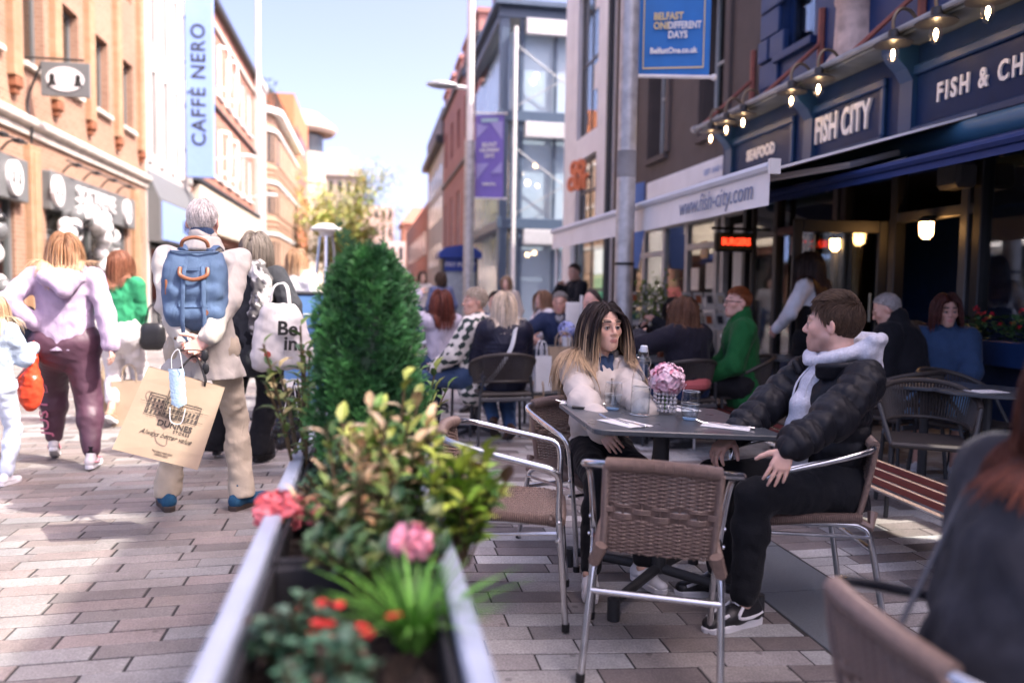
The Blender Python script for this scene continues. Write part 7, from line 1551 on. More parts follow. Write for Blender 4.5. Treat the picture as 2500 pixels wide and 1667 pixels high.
for a in range(-120, 121, 14): r = R(a); p = pk.neck+np.array((.115*math.sin(r), -.12*math.cos(r)+.01, -.015-.03*math.cos(r))); b.cone(p, p+np.array((.03*math.sin(r), -.035*math.cos(r), -.035)), .036, .034)
b.cone(pk.neck+np.array((-.09, -.15, -.06)), pk.neck+np.array((.02, -.19, -.15)), .055, .045); b.cone(pk.neck+np.array((.09, -.15, -.06)), pk.neck+np.array((.03, -.19, -.15)), .055, .045); w_ = wob(44, 5, 3); sdf_obj('hood', b, .009, mlil, pk.jk, disp=lambda X: .008*w_(X))
hair(pk.root, pk.hc, pk.M, pk.hs, 'long', mhair, col=(.24, .12, .06), tip=(.50, .33, .2), length=.36, n=1300, seed=23, part=0, sh=[(pk.sh[0], pk.sh[1], .125*s_), (pk.pel, pk.chest, .2*s_)], split=.35, vol=1.1, wd=.8, spread=.9, thr=([-1, 0, .4, 1], [-.5, -.2, .2, .7]))
# lettering down the left leg, wrapped on the calf and thigh
A_, B_, C2 = pk.hip[0], pk.kn[0], pk.an[0]
def leg_pt(q, rad0=.132, rad1=.092, rad2=.064):
    t = q.x  # metres up from the ankle
    L2 = np.linalg.norm(B_-C2); up_ = nrm3(B_-C2) if t < L2 else nrm3(A_-B_); base = C2+up_*t if t < L2 else B_+up_*(t-L2)
    r = (rad2+(.092-rad2)*min(1, t/.25)) if t < L2 else rad1+(rad0-rad1)*(t-L2)/.43
    a = -2.55+q.y/r; sx_ = nrm3(np.cross(up_, (0, 1, 0))); sy_ = np.cross(sx_, up_) ; 
    return Vector(base+(np.array((1, 0, 0))*math.sin(a)+np.array((0, 1, 0))*math.cos(a))*(r+.010+q.z))
text('lettering', 'JUST DO IT.', mpinkl, None, .105, .006, pk.tr, fn=lambda q: leg_pt(Vector((q.x+.42, q.y, q.z))), bold=.0, sx=1.28)
# red carrier and black handbag on her arm
rb_ = AtD(72, 905, 5.5); t = thing('carrier_bag', 'crumpled red plastic carrier bag with grey strap at lilac hoodie', 'bag', rb_); S_ = SDF(.03); S_.ell((0, 0, -.13), (.085, .06, .15)).cone((0, 0, -.05), (.03, 0, .2), .055, .02); w_ = wob(51, 7, 3); sdf_obj('bag_body', S_, .008, mat('red_plastic', (.72, .075, .03), rough=.3, var=.15, scale=14), t, disp=lambda X: .013*w_(X)); q = MB(); q.tube([(.07, -.06, .1), (-.07, -.07, -.06), (-.10, -.06, -.1), (-.06, -.06, -.12)], .012, 6, flat=.4); q.build('strap', mat('strap_grey', (.35, .33, .34), var=0), t)
t = thing('handbag', 'dark navy handbag hanging behind the red carrier bag', 'bag', AtD(66, 815, 5.62)); S_ = SDF(.02); S_.cone((-.09, 0, -.05), (.09, 0, -.05), .07, flat=((0, 1, 0), .6)).cone((-.08, 0, .0), (.08, 0, .0), .06, flat=((0, 1, 0), .6)); sdf_obj('bag_body', S_, .009, mat('navy_leather', (.02, .025, .04), rough=.35, var=.1), t); q = MB(); q.tube(spline([(-.06, 0, .05), (-.03, 0, .16), (.04, 0, .18), (.08, 0, .05)], 5), .008, 6); q.build('handle', mblack, t)
# --- child at the left edge
mpale = cloth('pale_denim', (.38, .46, .56), bump=.3, bscale=90); mpale2 = cloth('pale_jeans', (.50, .56, .66))
cl_ = Gs(-12, 1185); cl_.z = gz(cl_.x); czr = R(-8); Lc = lambda p: rotz(-czr)@(np.array(p)-np.array(cl_))
ck = person('child with long fair hair in pale denim jacket by the lilac hoodie', cl_, czr, H=1.22, face=(0, 0, 0), skin=(.64, .42, .35), fem=True, vox=.008, arms={'R': (Lc(AtD(78, 848, 5.35)), (.3, -.6, -.8))}, hands={'R': dict(n=(-.3, .2, -.9), curl=.7)}, bottom=dict(m=mpale2, off=.012, h=.009), shoes=(mwhs, mwhs))
jacket(ck, mpale, off=.026, bulk=1.1, hem=-.02, sleeve=.92, fold=.007, f=6, seed=28, h=.009, collar=.04); q = MB()
hair(ck.root, ck.hc, ck.M, ck.hs, 'long', mhair, col=(.42, .29, .17), tip=(.62, .48, .32), length=.42, n=700, seed=25, part=0, sh=[(ck.sh[0], ck.sh[1], .10), (ck.pel, ck.chest, .13)], vol=1.08, wd=.9, thr=([-1, 0, .4, 1], [-.5, -.2, .2, .7]))
# --- girl in the green jumper
mgrn = cloth('green_knit', (.03, .24, .11), bump=.35, bscale=160); mwtr = cloth('white_twill', (.66, .63, .62))
gf = Gs(282, 1040); gl2 = Vector((gf.x+.05, gf.y, gz(gf.x))); gzr = R(-6); Lq = lambda p: rotz(-gzr)@(np.array(p)-np.array(gl2))
k2 = person('brown haired girl in green jumper and white trousers walking away', gl2, gzr, H=1.60, face=(-15, 0, 0), skin=(.58, .33, .25), fem=True, vox=.010, arms={'R': (Lq(AtD(345, 860, 7.5)), (.8, -.6, 0)), 'L': (Lq(AtD(268, 850, 7.6)), (-.8, -.6, 0))}, legs={'R': (np.array((.10, .24, .10)), None, None), 'L': (np.array((-.05, -.1, .14)), None, (0, 1, -.5))}, bottom=dict(m=mwtr, off=.02, hemz=.10, fold=.008, to=.85, bulk=1.1), shoes=(mat('shoe_tan', (.35, .22, .15), rough=.6, var=.1), mwhs))
jacket(k2, mgrn, off=.024, hem=-.02, sleeve=.95, fold=.009, seed=31, h=.010); hair(k2.root, k2.hc, k2.M, k2.hs, 'long', mhair, col=(.17, .065, .035), tip=(.24, .105, .06), length=.28, n=900, seed=33, part=0, sh=[(k2.sh[0], k2.sh[1], .095), (k2.pel, k2.chest, .15)], vol=1.08, wd=.9, thr=([-1, 0, .4, 1], [-.5, -.2, .2, .7]))
paper_bag('shopping_bag', 'kraft paper bag carried low by the girl in green', AtD(318, 985, 7.4)-Vector((0, 0, .2)), R(10), .3, .14, .42, mkraft, mkraft, 'bags carried by the girl in green'); paper_bag('shopping_bag', 'second kraft bag left of the white trousers', AtD(252, 955, 7.7)-Vector((0, 0, .2)), R(60), .28, .13, .4, mkraft, mkraft, 'bags carried by the girl in green')
t = thing('handbag', 'black leather handbag at the hip of the girl in green', 'bag', AtD(372, 815, 7.3)); S_ = SDF(.02); [S_.cone((-.05, 0, -.1+.16*f), (.05, 0, -.1+.16*f), .05-.012*f, k=.05, flat=((0, 1, 0), .7)) for f in np.linspace(0, 1, 5)]; sdf_obj('bag_body', S_, .010, mat('black_leather', (.016, .016, .018), rough=.3, var=.1), t); q = MB(); q.tube(spline([(-.06, 0, .1), (-.02, 0, .25), (.04, 0, .25), (.06, 0, .1)], 4), .008, 6); q.build('handle', mblack, t)
# --- grey haired woman with tote
mgry = cloth('charcoal_wool', (.035, .037, .042)); mtote = cloth('tote_canvas', (.56, .54, .53), bump=.25, bscale=200)
wf, wq = Gs(640, 1130), Gs(505, 1125); wl_ = Vector((wf.x-.05, wf.y+.05, gz(wf.x))); wz = R(-10); Lw = lambda p: rotz(-wz)@(np.array(p)-np.array(wl_))
k3 = person('woman with grey bobbed hair in charcoal jacket carrying a white tote', wl_, wz, H=1.66, face=(-6, -2, 0), skin=(.56, .33, .26), fem=True, vox=.009, bulk=1.12, arms={'R': (Lw(AtD(735, 850, 5.55)), (.9, -.5, 0)), 'L': (None, None)}, legs={'R': (Lw((wf.x-.02, wf.y+.06, wl_.z+.085)), None, (.35, 1, 0)), 'L': (Lw((wq.x+.05, wq.y+.1, wl_.z+.085)), None, (-.2, 1, 0))}, bottom=dict(m=mblackc, off=.03, bulk=1.12, flare=.03, cut=.06), shoes=(mblks, mblks))
jacket(k3, mgry, off=.03, bulk=1.12, hem=-.09, sleeve=.8, fold=.011, seed=37, h=.010, flare=.02)
hair(k3.root, k3.hc, k3.M, k3.hs, 'long', mhair, col=(.15, .125, .105), tip=(.10, .08, .065), length=.25, n=1500, seed=35, part=.01, vol=1.16, wd=.8, spread=.55, thr=([-1, 0, .4, 1], [-.5, -.2, .2, .7]))
# scarf over the shoulder
t = thing('scarf', 'grey white mottled furry scarf over the charcoal jacket', 'scarf', k3.root.location); t.rotation_euler = k3.root.rotation_euler; b = SDF(.03); P = [k3.neck+np.array(q) for q in ((-.05, -.09, .02), (.05, -.12, .0), (.10, -.15, -.08), (.105, -.18, -.2), (.09, -.20, -.32), (.075, -.20, -.42))]; b.chain(P, [.05, .058, .062, .066, .066, .05]); w_ = wob(61, 14, 3)
nz = wob(62, 7., 4); sdf_obj('fur', b, .009, mat('scarf_fur', (1, 1, 1), attr=True, rough=.95, var=.15, scale=60, bump=.5, bscale=150), t, disp=lambda X: .012*w_(X), col=lambda V: np.where((nz(V) > .1)[:, None], np.array((.50, .48, .47)), np.array((.09, .085, .085))))
# tote bag with print
ta, tb_ = AtD(672, 735, 5.45), AtD(725, 885, 5.42); t = thing('tote_bag', 'white canvas tote bag with black print on her shoulder', 'bag', AtD(690, 820, 5.42)); S_ = SDF(.03)
[S_.cone((-.13+.035*f, 0, -.17+.36*f), (.13-.075*f, .03, -.15+.34*f), .075-.052*f, k=.06, flat=((0, 1, 0), .75)) for f in np.linspace(0, 1, 9)]; w_ = wob(71, 5, 3); sdf_obj('bag_body', S_, .009, mtote, t, disp=lambda X: .009*w_(X)); q = MB(); q.tube(spline([(-.09, 0, .17), (-.06, .03, .33), (0, .08, .36)], 4), .012, 6, flat=.4); q.tube(spline([(.05, 0, .17), (.03, .04, .32), (0, .08, .36)], 4), .012, 6, flat=.4); q.build('strap', mtote, t)
for tx, x, z, sz in (('Be', .04, .05, .13), ('in.', .075, -.05, .13)): text('lettering', tx, mink, basis((x, -.075, z), (1, .1, -.05), (0, -.05, 1)), sz, .006, t, bold=.004)
q = MB(); q.lathe([(.022, 0), (.022, .004)], 14, M=Matrix.Rotation(R(90), 4, 'X'), c=(-.09, -.075, -.12)); q.build('badge', mat('badge_red', (.4, .08, .06), var=0), t)
t = thing('carrier_bag', 'shiny black carrier bag with white stripes hanging low beside tote', 'bag', AtD(712, 1010, 5.4)); S_ = SDF(.03); [S_.cone((-.05+.03*f, 0, -.19+.30*f), (.05-.02*f, 0, -.19+.30*f), .055-.015*f, k=.05, flat=((0, 1, 0), .6)) for f in np.linspace(0, 1, 7)]; S_.cone((0, 0, .1), (.03, .0, .28), .03, .01); w_ = wob(72, 8, 3); sdf_obj('bag_body', S_, .008, mat('black_plastic', (.012, .012, .014), rough=.18, var=.1), t, disp=lambda X: .011*w_(X)); q = MB(); q.tube([(-.06, -.045, -.02), (-.02, -.05, .12), (.01, -.04, .2)], .008, 6, flat=.4); q.tube([(.05, -.045, -.02), (.03, -.05, .12), (.02, -.04, .2)], .008, 6, flat=.4); q.build('stripe', mwhs, t)
# --- fair haired woman in white behind the windbreak
p = AtD(722, 690, 8.9); k4 = person('fair haired woman in bright white top behind the windbreak', (p.x, p.y, gz(p.x)), R(-25), H=1.70, face=(0, 0, 0), skin=(.6, .38, .3), vox=.011, bulk=1.15, bottom=dict(m=mden), shoes=(mwhs, mwhs)); jacket(k4, cloth('white_jersey', (.75, .73, .71)), off=.03, bulk=1.18, fold=.01, h=.011); hair(k4.root, k4.hc, k4.M, k4.hs, 'long', mhair, col=(.34, .2, .11), tip=(.5, .34, .22), length=.30, n=700, seed=45, part=0, sh=[(k4.sh[0], k4.sh[1], .1)], vol=1.1, wd=1., thr=([-1, 0, .4, 1], [-.5, -.2, .2, .7]))
# ------------------------------------------------------------------ people on the terrace
SK = (.58, .35, .27)
def seated(label, px, dep, rz, H=1.68, bulk=1., face=(0, 0, 0), top=None, bot=None, hr=None, sk=SK, fem=True, arms=None, vox=.011, lean=.05, yoff=0., fine=False, shoes_=None, **kw):
    p = AtD(px, 900, dep); loc = (p.x, p.y+yoff, gz(p.x)); k = person(label, loc, R(rz), H=H, sit=True, seat=.45, lean=lean, face=face, skin=sk, fem=fem, vox=vox, bulk=bulk, arms=arms, fine=fine, bottom=bot or dict(m=mden, off=.014, h=.012), shoes=shoes_ or (mblks, mblks), **kw)
    t = dict(h=.011, fold=.008, off=.026); t.update(top or {}); jacket(k, fem=fem, **t)
    if hr:
        a = dict(n=600, part=0); a.update(hr); 
        if a.get('length', .3) > .12 and 'sh' not in a: a['sh'] = [(k.sh[0], k.sh[1], .10), (k.pel, k.chest, .16)]
        hair(k.root, k.hc, k.M, k.hs, 's', mhair, **a)
    return k
LT = ([-1, 0, .4, 1], [-.5, -.2, .2, .7]); ST = ([-1, -.35, -.1, .1, .5, 1], [-.62, -.6, -.12, .1, .5, .72])
mnavq = cloth('navy_quilt', (.014, .015, .030), rough=.4, bump=.05, sheen=0); mnavk = cloth('navy_fleece', (.022, .032, .075)); mblkj = cloth('black_jacket', (.012, .012, .015)); mdgrn = cloth('green_fleece', (.012, .10, .028)); mdenj = cloth('denim_blue', (.028, .055, .115)); mlav = cloth('lavender_knit', (.46, .43, .52)); mjean = cloth('mid_jeans', (.045, .09, .19))
fl_s = lambda d: (.4*d[:, 0], -.1+.4*d[:, 1], -.7+0*d[:, 2])
bn = seated('blonde woman from behind in navy quilted jacket with a pale bag strap', 1240, 6.75, 4, H=1.68, bulk=1.22, yoff=.22, vox=.008, lean=-.02, top=dict(m=mnavq, off=.034, bulk=1.22, hem=.0, puff=.008, rings=12, arings=6, fold=.005, h=.009), hr=dict(col=(.62, .50, .37), tip=(.72, .62, .50), length=.26, n=1300, vol=1.12, wd=.8, thr=LT), bot=dict(m=mjean, off=.016, h=.010), legs={'L': (np.array((-.05, .12, .16)), None, (.3, .7, -.8)), 'R': (np.array((.08, .06, .10)), None, (-.2, .8, -.5))}, shoes_=(mat('boot_brown', (.10, .05, .03), rough=.5, var=.2), mat('sole_brown', ())))
q = MB(); q.tube(spline([bn.sh[1]+np.array((-.05, .0, .11)), bn.sh[1]+np.array((-.10, -.12, -.0)), bn.chest+np.array((0, -.225, -.05)), bn.waist+np.array((-.12, -.21, -.04)), bn.pel+np.array((-.2, -.10, -.02))], 6), .018, 8, flat=.3); q.build('bag_strap', mat('strap_pale', (.42, .44, .46), rough=.6, var=.05), bn.jk)
def checks(V): return np.where(((np.sin(V[:, 0]*95)+np.sin(V[:, 2]*85)+.9*np.sin(V[:, 1]*80+V[:, 2]*40)) > .35)[:, None], np.array((.03, .05, .045)), np.array((.66, .63, .58)))
sg = seated('woman with short grey blonde hair in black and white patterned blouse', 1152, 7.15, 60, H=1.74, bulk=1.15, face=(40, 0, 0), vox=.009, top=dict(m=mat('patterned_cloth', (1, 1, 1), attr=True, rough=.8, var=.05), off=.03, bulk=1.15, col=checks, h=.008), hr=dict(col=(.36, .29, .22), tip=(.55, .47, .38), length=.05, n=1400, vol=1.06, flow=fl_s, wd=.5, thr=([-1, -.35, -.1, .1, .5, 1], [-.6, -.55, -.1, .05, .35, .6])))
lv = seated('woman in lavender top raising her arm, dark red hair turned away', 1072, 8.3, 20, H=1.66, face=(-40, 0, 0), top=dict(m=mlav, off=.03), hr=dict(col=(.11, .03, .02), length=.33, n=600, vol=1.14, wd=1.1, thr=LT), arms={'L': (np.array((-.16, .20, 1.24)), (-.8, .2, -.5))})
pl = seated('dark haired person in navy check shirt behind the patterned blouse', 1206, 9.0, 150, H=1.7, top=dict(m=mat('check_cloth', (1, 1, 1), attr=True, rough=.8, var=0), off=.03, col=lambda V: np.where(((np.sin(V[:, 0]*70)*np.sin(V[:, 2]*70)) > .2)[:, None], np.array((.35, .42, .45)), np.array((.02, .04, .10)))), hr=dict(col=(.02, .014, .012), length=.06, n=600, vol=1.05, flow=fl_s, thr=ST))
ww = seated('long brown haired woman in white blouse at the far white table', 1318, 11.3, 100, H=1.75, face=(10, 0, 0), top=dict(m=cloth('white_blouse', (.70, .66, .68)), off=.03), hr=dict(col=(.22, .12, .07), tip=(.36, .22, .14), length=.34, n=500, vol=1.1, wd=1.2, thr=LT), vox=.013)
rd_ = thing('red_box', 'red box on the far white table', 'box', on(T7, -.05, -.15)); q = MB(); q.bbox(-.2, .2, -.1, .1, .0, .13, .01); q.build('carton', mat('red_card', (.5, .05, .05), var=0), rd_)
nm = seated('grey haired man in navy zip top leaning on the table', 1365, 9.3, 165, H=1.78, fem=False, bulk=1.15, lean=-.22, face=(-5, -8, 0), sk=(.52, .29, .22), vox=.010, top=dict(m=mnavk, off=.03, bulk=1.15), hr=dict(col=(.22, .2, .19), tip=(.36, .34, .32), length=.035, n=900, vol=1.02, flow=fl_s, wd=.6, thr=ST), arms={'R': (np.array((.30, .40, .80)), (.9, -.3, -.4)), 'L': (np.array((-.14, .42, .80)), (-.9, -.3, -.4))})
q = MB(); q.tube(spline([nm.neck+np.array((-.03, .1, -.01)), nm.neck+np.array((0, .14, -.06)), nm.neck+np.array((.03, .1, -.01))], 4), .03, 8); q.build('striped_shirt', mat('stripe_shirt', (.2, .2, .22), var=.3, scale=90), nm.root)
bm = seated('balding man in black jacket looking down at the table', 1465, 8.6, 110, H=1.80, fem=False, bulk=1.1, lean=-.15, face=(5, -18, 0), sk=(.60, .34, .28), vox=.009, top=dict(m=mblkj, off=.03, bulk=1.15), hr=dict(col=(.07, .05, .045), length=.022, n=900, vol=1.0, flow=fl_s, wd=.5, thr=([-1, -.6, -.2, .1, .3], [-.62, -.6, -.1, .45, 1.1])))
p = AtD(1408, 720, 11.8); sdm = person('man in dark clothes standing by the white building', (p.x, p.y, gz(p.x)), R(100), H=1.72, fem=False, skin=(.5, .3, .23), vox=.013, face=(20, -10, 0), arms={'R': (np.array((.05, .25, 1.40)), (.8, -.2, -.6)), 'L': (np.array((-.05, .25, 1.15)), (-.8, -.3, -.5))}, bottom=dict(m=mblackc, h=.013), shoes=(mblks, mblks)); jacket(sdm, mblkj, off=.025, h=.013, fem=False); hair(sdm.root, sdm.hc, sdm.M, sdm.hs, 's', mhair, col=(.03, .02, .015), length=.04, n=400, vol=1.03, flow=fl_s, thr=ST)
dh = seated('dark haired woman eating, half hidden beside the potted shrub', 1640, 8.7, 110, H=1.62, face=(10, -10, 0), sk=(.48, .26, .19), top=dict(m=mblkj), hr=dict(col=(.012, .009, .009), length=.28, n=500, vol=1.08, thr=LT), arms={'L': (np.array((-.1, .33, 1.02)), (-.8, -.2, -.6)), 'R': (np.array((.1, .33, .95)), (.8, -.2, -.6))})
bw = seated('brown haired woman from behind in loose dark jacket and jeans', 1690, 6.6, 22, H=1.68, bulk=1.2, yoff=.12, vox=.009, face=(18, -4, 0), lean=-.08, top=dict(m=cloth('ink_jacket', (.013, .012, .020)), off=.036, bulk=1.28, hem=.10, h=.010), hr=dict(col=(.10, .045, .025), tip=(.20, .10, .055), length=.30, n=1000, vol=1.10, wd=.9, thr=LT), bot=dict(m=cloth('deep_jeans', (.018, .032, .085)), off=.02, bulk=1.15, h=.011), arms={'L': (np.array((-.22, .36, .95)), (-.9, -.3, -.4)), 'R': (np.array((.2, .36, .85)), (.9, -.3, -.4))})
q = MB(); q.tube(spline([bw.pel+np.array((-.17, -.06, .05)), bw.pel+np.array((0, -.165, .055)), bw.pel+np.array((.17, -.06, .05))], 6), .03, 8, flat=1.6); q.build('pink_top', cloth('coral_knit', (.45, .11, .11)), bw.root)
rm = seated('red haired man with glasses in dark green fleece', 1806, 6.9, 72, H=1.84, fem=False, bulk=1.12, face=(18, 2, 0), sk=(.64, .38, .30), vox=.008, lean=-.06, top=dict(m=mdgrn, off=.03, bulk=1.12, h=.009, collar=.05), hr=dict(col=(.20, .055, .018), tip=(.26, .085, .03), length=.05, n=1400, vol=1.05, flow=fl_m, wd=.5, thr=([-1, -.35, -.1, .1, .5, 1], [-.3, -.25, .1, .25, .5, .7])), bot=dict(m=mblackc, h=.011), stubble=.3)
q = MB()
for x in (-1, 1):
    cp = rm.hc+rm.M@(np.array((x*.032, .112, .0))*rm.hs); q.tube([cp+rm.M@(np.array((.024*math.cos(a), -.004*math.cos(a), .018*math.sin(a)))*rm.hs) for a in np.linspace(0, 6.28, 15)[:-1]], .0028, 5, closed=True); q.tube([cp+rm.M@(np.array((x*.022, -.004, .004))*rm.hs), rm.hc+rm.M@(np.array((x*.083, .0, .004))*rm.hs)], .0028, 5)
q.build('glasses', mblack, rm.root)
q = MB(); cp = rm.chest+np.array((-.075, .175, .05)); q.ell(cp, (.012, .006, .018), 8, 6); q.build('chest_emblem', mlet, rm.jk)
p = AtD(1982, 800, 7.5); wt_ = person('waitress in white shirt and black apron with long dark hair', (p.x, p.y, gz(p.x)), R(28), H=1.70, skin=(.56, .34, .27), vox=.009, face=(10, -8, 0), arms={'L': (np.array((-.24, .22, .98)), (-.7, -.7, 0)), 'R': (np.array((.2, .25, 1.0)), (.7, -.7, 0))}, bottom=dict(m=mblackc, off=.02, h=.011), shoes=(mblks, mblks)); jacket(wt_, cloth('white_shirt', (.68, .68, .72)), off=.020, h=.010, hem=.05, sleeve=.95, collar=.03)
b = SDF(.03); b.cone(wt_.pel-wt_.up*.35, wt_.waist+wt_.up*.06, .19, .165, flat=((0, 1, 0), .8)); b.cone(wt_.waist+np.array((0, .02, .06)), wt_.chest+np.array((0, .02, .03)), .155, .15, flat=((0, 1, 0), .8)); sdf_obj('apron', b, .011, mblackc, wt_.root); hair(wt_.root, wt_.hc, wt_.M, wt_.hs, 's', mhair, col=(.022, .012, .010), tip=(.05, .022, .016), length=.42, n=1200, part=0, sh=[(wt_.sh[0], wt_.sh[1], .09), (wt_.pel, wt_.chest, .16)], vol=1.12, wd=.9, thr=LT)
bc_ = seated('man in black coat from behind with cropped white hair', 2222, 6.2, 25, H=1.80, fem=False, bulk=1.2, lean=-.25, face=(25, -25, 0), vox=.009, top=dict(m=mblkj, off=.04, bulk=1.25, hem=.06, collar=.06), hr=dict(col=(.42, .38, .36), length=.016, n=900, vol=1.0, flow=fl_s, wd=.5, thr=ST), bot=dict(m=mat('grey_slacks', (.06, .06, .065)), off=.02, h=.011))
dw_ = seated('woman in denim jacket with dark reddish bob facing the viewer', 2300, 6.15, 140, H=1.72, face=(20, -6, 0), vox=.007, fine=True, sk=(.50, .29, .23), top=dict(m=mdenj, off=.028, bulk=1.1, h=.009, collar=.04), hr=dict(col=(.06, .018, .014), tip=(.09, .025, .02), length=.22, n=1000, vol=1.12, wd=.8, thr=LT), bot=dict(m=cloth('sky_skirt', (.16, .33, .55)), off=.03, to=.25, h=.011), shoes_=(mwhs, mwhs))
# far strollers in the street
for i, (px, dep, cc, hh, rz, lb) in enumerate(((1078, 13.5, (.10, .12, .22), 1.6, 20, 'distant stroller in dark blue beyond the lavender top'), (1238, 13.0, (.5, .42, .36), 1.55, 150, 'distant person in beige beyond the blonde woman'), (985, 22, (.07, .07, .08), 1.7, 0, 'far stroller in black in the middle of the street'), (1030, 17, (.45, .42, .40), 1.66, 190, 'far stroller in pale grey near the kiosk'), (945, 26, (.35, .1, .1), 1.7, 10, 'far stroller in dull red down the street'), (655, 14, (.12, .2, .25), 1.68, 5, 'distant stroller in teal behind grey bobbed woman'), (1005, 30, (.1, .12, .2), 1.75, 0, 'small far stroller in navy down the street'))):
    p = AtD(px, 700, dep); f = person(lb, (p.x, p.y, gz(p.x)), R(rz), H=hh, vox=.018, legs={'R': (np.array((.1, .22, .1)), None, None), 'L': (np.array((-.1, -.2, .13)), None, (0, 1, -.4))}, bottom=dict(m=mden if i % 2 else mblackc, h=.018), shoes=(mblks, mwhs)); jacket(f, cloth('stroller_%d' % i, cc), h=.018); hair(f.root, f.hc, f.M, f.hs, 's', mhair, col=((.05, .03, .02), (.3, .2, .12), (.1, .07, .05))[i % 3], length=.2, n=200, vol=1.08, wd=1.8, thr=LT, h=.015)
# --- the woman in the right foreground, out of focus
fgp = (1.17, 1.25, gz(1.3)); mdk = cloth('washed_black_denim', (.040, .040, .048), bump=.5, bscale=300, var=.25, scale=20)
fg = person('woman with long auburn hair and washed black denim jacket', fgp, R(-92), H=1.70, sit=True, seat=.45, lean=-.30, face=(-10, 0, 0), skin=SK, vox=.011, bulk=1.15, bottom=dict(m=mblackc, h=.012), shoes=(mblks, mblks), arms={'L': (np.array((-.17, .34, .66)), (-.2, -.8, -.8)), 'R': (np.array((.17, .34, .66)), (.2, -.8, -.8))})
jacket(fg, mdk, off=.034, bulk=1.16, hem=-.06, fold=.010, h=.010, collar=.03)
q = MB(); q.tube(spline([fg.sh[0]+np.array((.03, -.10, -.0)), fg.chest+np.array((-.14, -.17, -.1)), fg.waist+np.array((-.12, -.175, -.02)), fg.pel+np.array((-.12, -.18, .03))], 6), .006, 6); q.build('seam', mat('seam_grey', (.10, .10, .11), var=0), fg.jk)
hair(fg.root, fg.hc, fg.M, fg.hs, 's', mhair, col=(.05, .014, .009), tip=(.13, .036, .017), length=.27, n=2000, seed=77, part=0, sh=[(fg.sh[0]*.7+fg.sh[1]*.3, fg.sh[1]*.7+fg.sh[0]*.3, .11), (fg.pel, fg.chest, .185)], vol=1.10, wd=.55, wave=.008, spread=.45, back=.0, thr=LT)
# ------------------------------------------------------------------ planter in the foreground
ZR = .755; px0, px1 = -.245, .175; py0, py1 = .62, 3.45
pln = thing('planter', 'long white trough planter with dark liners between street and terrace', 'planter', ((px0+px1)/2, 2.0, 0))
mpw = mat('planter_white', (.40, .46, .56), rough=.4, var=.08, scale=7, dirt=.15); mlin = mat('liner_black', (.018, .018, .02), rough=.7, var=.1); msoil = mat('soil', (.022, .014, .010), rough=.95, var=.4, scale=40, bump=1., bscale=40)
for (a, b_) in ((px0, px0+.042), (px1-.042, px1)): s = MB(); s.bbox(a, b_, py0, py1, .03, ZR, .006); s.build('side_board', mpw, pln, world=pln)
for y in (py0, py1-.045): s = MB(); s.bbox(px0+.049, px1-.049, y, y+.045, .03, ZR, .006); s.build('end_board', mpw, pln, world=pln)
for i in range(3):
    y0 = py0+.06+i*.93; s = MB(); a, b_ = px0+.052, px1-.052
    s.bbox(a, a+.012, y0, y0+.90, .3, ZR-.012, .003); s.bbox(b_-.012, b_, y0, y0+.90, .3, ZR-.012, .003); s.bbox(a+.013, b_-.013, y0, y0+.02, .3, ZR-.012, .003); s.bbox(a+.013, b_-.013, y0+.88, y0+.90, .3, ZR-.012, .003); ln = s.build('liner', mlin, pln, world=pln)
    s = MB(); n = 10
    V = [(a+.013+(b_-a-.026)*i_/n, y0+.02+.86*j/24, ZR-.075+.012*random.gauss(0, 1)) for j in range(25) for i_ in range(n+1)]; s.add(V, [(j*(n+1)+i_, j*(n+1)+i_+1, (j+1)*(n+1)+i_+1, (j+1)*(n+1)+i_) for j in range(24) for i_ in range(n)]); s.build('soil', msoil, ln, world=pln)
for y in (py0+.1, py1-.15): s = MB(); s.bbox(px0+.01, px1-.01, y, y+.05, -.02, .03, .004); s.build('foot', mchar, pln, world=pln)
def lmat(n, c_, **k): 
    d = dict(rough=.42, var=.3, scale=25, attr=True); d.update(k); return mat(n, c_, **d)
ml = lmat('leaf_mixed', (1, 1, 1)); rp = random.Random(99)
def jit(c_, v=.25): f = rp.uniform(1-v, 1+v); return tuple(q*f for q in c_)
# --- clipped conifer
ccx, ccy = AtY(898, 830, 2.42).x, 2.42; con = thing('dwarf_conifer', 'dense dark green clipped dwarf conifer in the planter', 'conifer', (ccx, ccy, ZR-.08)); s = MB()
H0, H1, RX = .08, .72, .152
def prof(t): return RX*max(.02, 1-abs((t-.40)/.62)**2.3)**.62
for i in range(8500):
    t = rp.random(); a = rp.uniform(0, 6.283); bmp = 1+.13*math.sin(4*a+9*t)+.11*math.sin(9*a-15*t+1); rr = max(.01, prof(t))*bmp*(rp.random()**.22); z = H0+(H1-H0)*t
    c_ = Vector((rr*math.cos(a), rr*math.sin(a), z)); d = Vector((math.cos(a)*.8, math.sin(a)*.8, rp.uniform(.3, 1.3)))+Vector((rp.gauss(0, .35), rp.gauss(0, .35), rp.gauss(0, .3)))
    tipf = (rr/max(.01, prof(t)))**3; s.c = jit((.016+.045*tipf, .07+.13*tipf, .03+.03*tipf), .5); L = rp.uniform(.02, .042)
    d.normalize(); x = frame(d)[0]; sd2 = frame(d)[1]; e = c_+d*L
    for k in range(3):
        dd = (d+x*(.55*(k-1))+sd2*rp.uniform(-.35, .35)).normalized(); s.add([c_-x*.0022, c_+x*.0022, c_+dd*L*.8+sd2*.0028, c_+dd*L*.95-sd2*.0008], [(0, 1, 2, 3)])
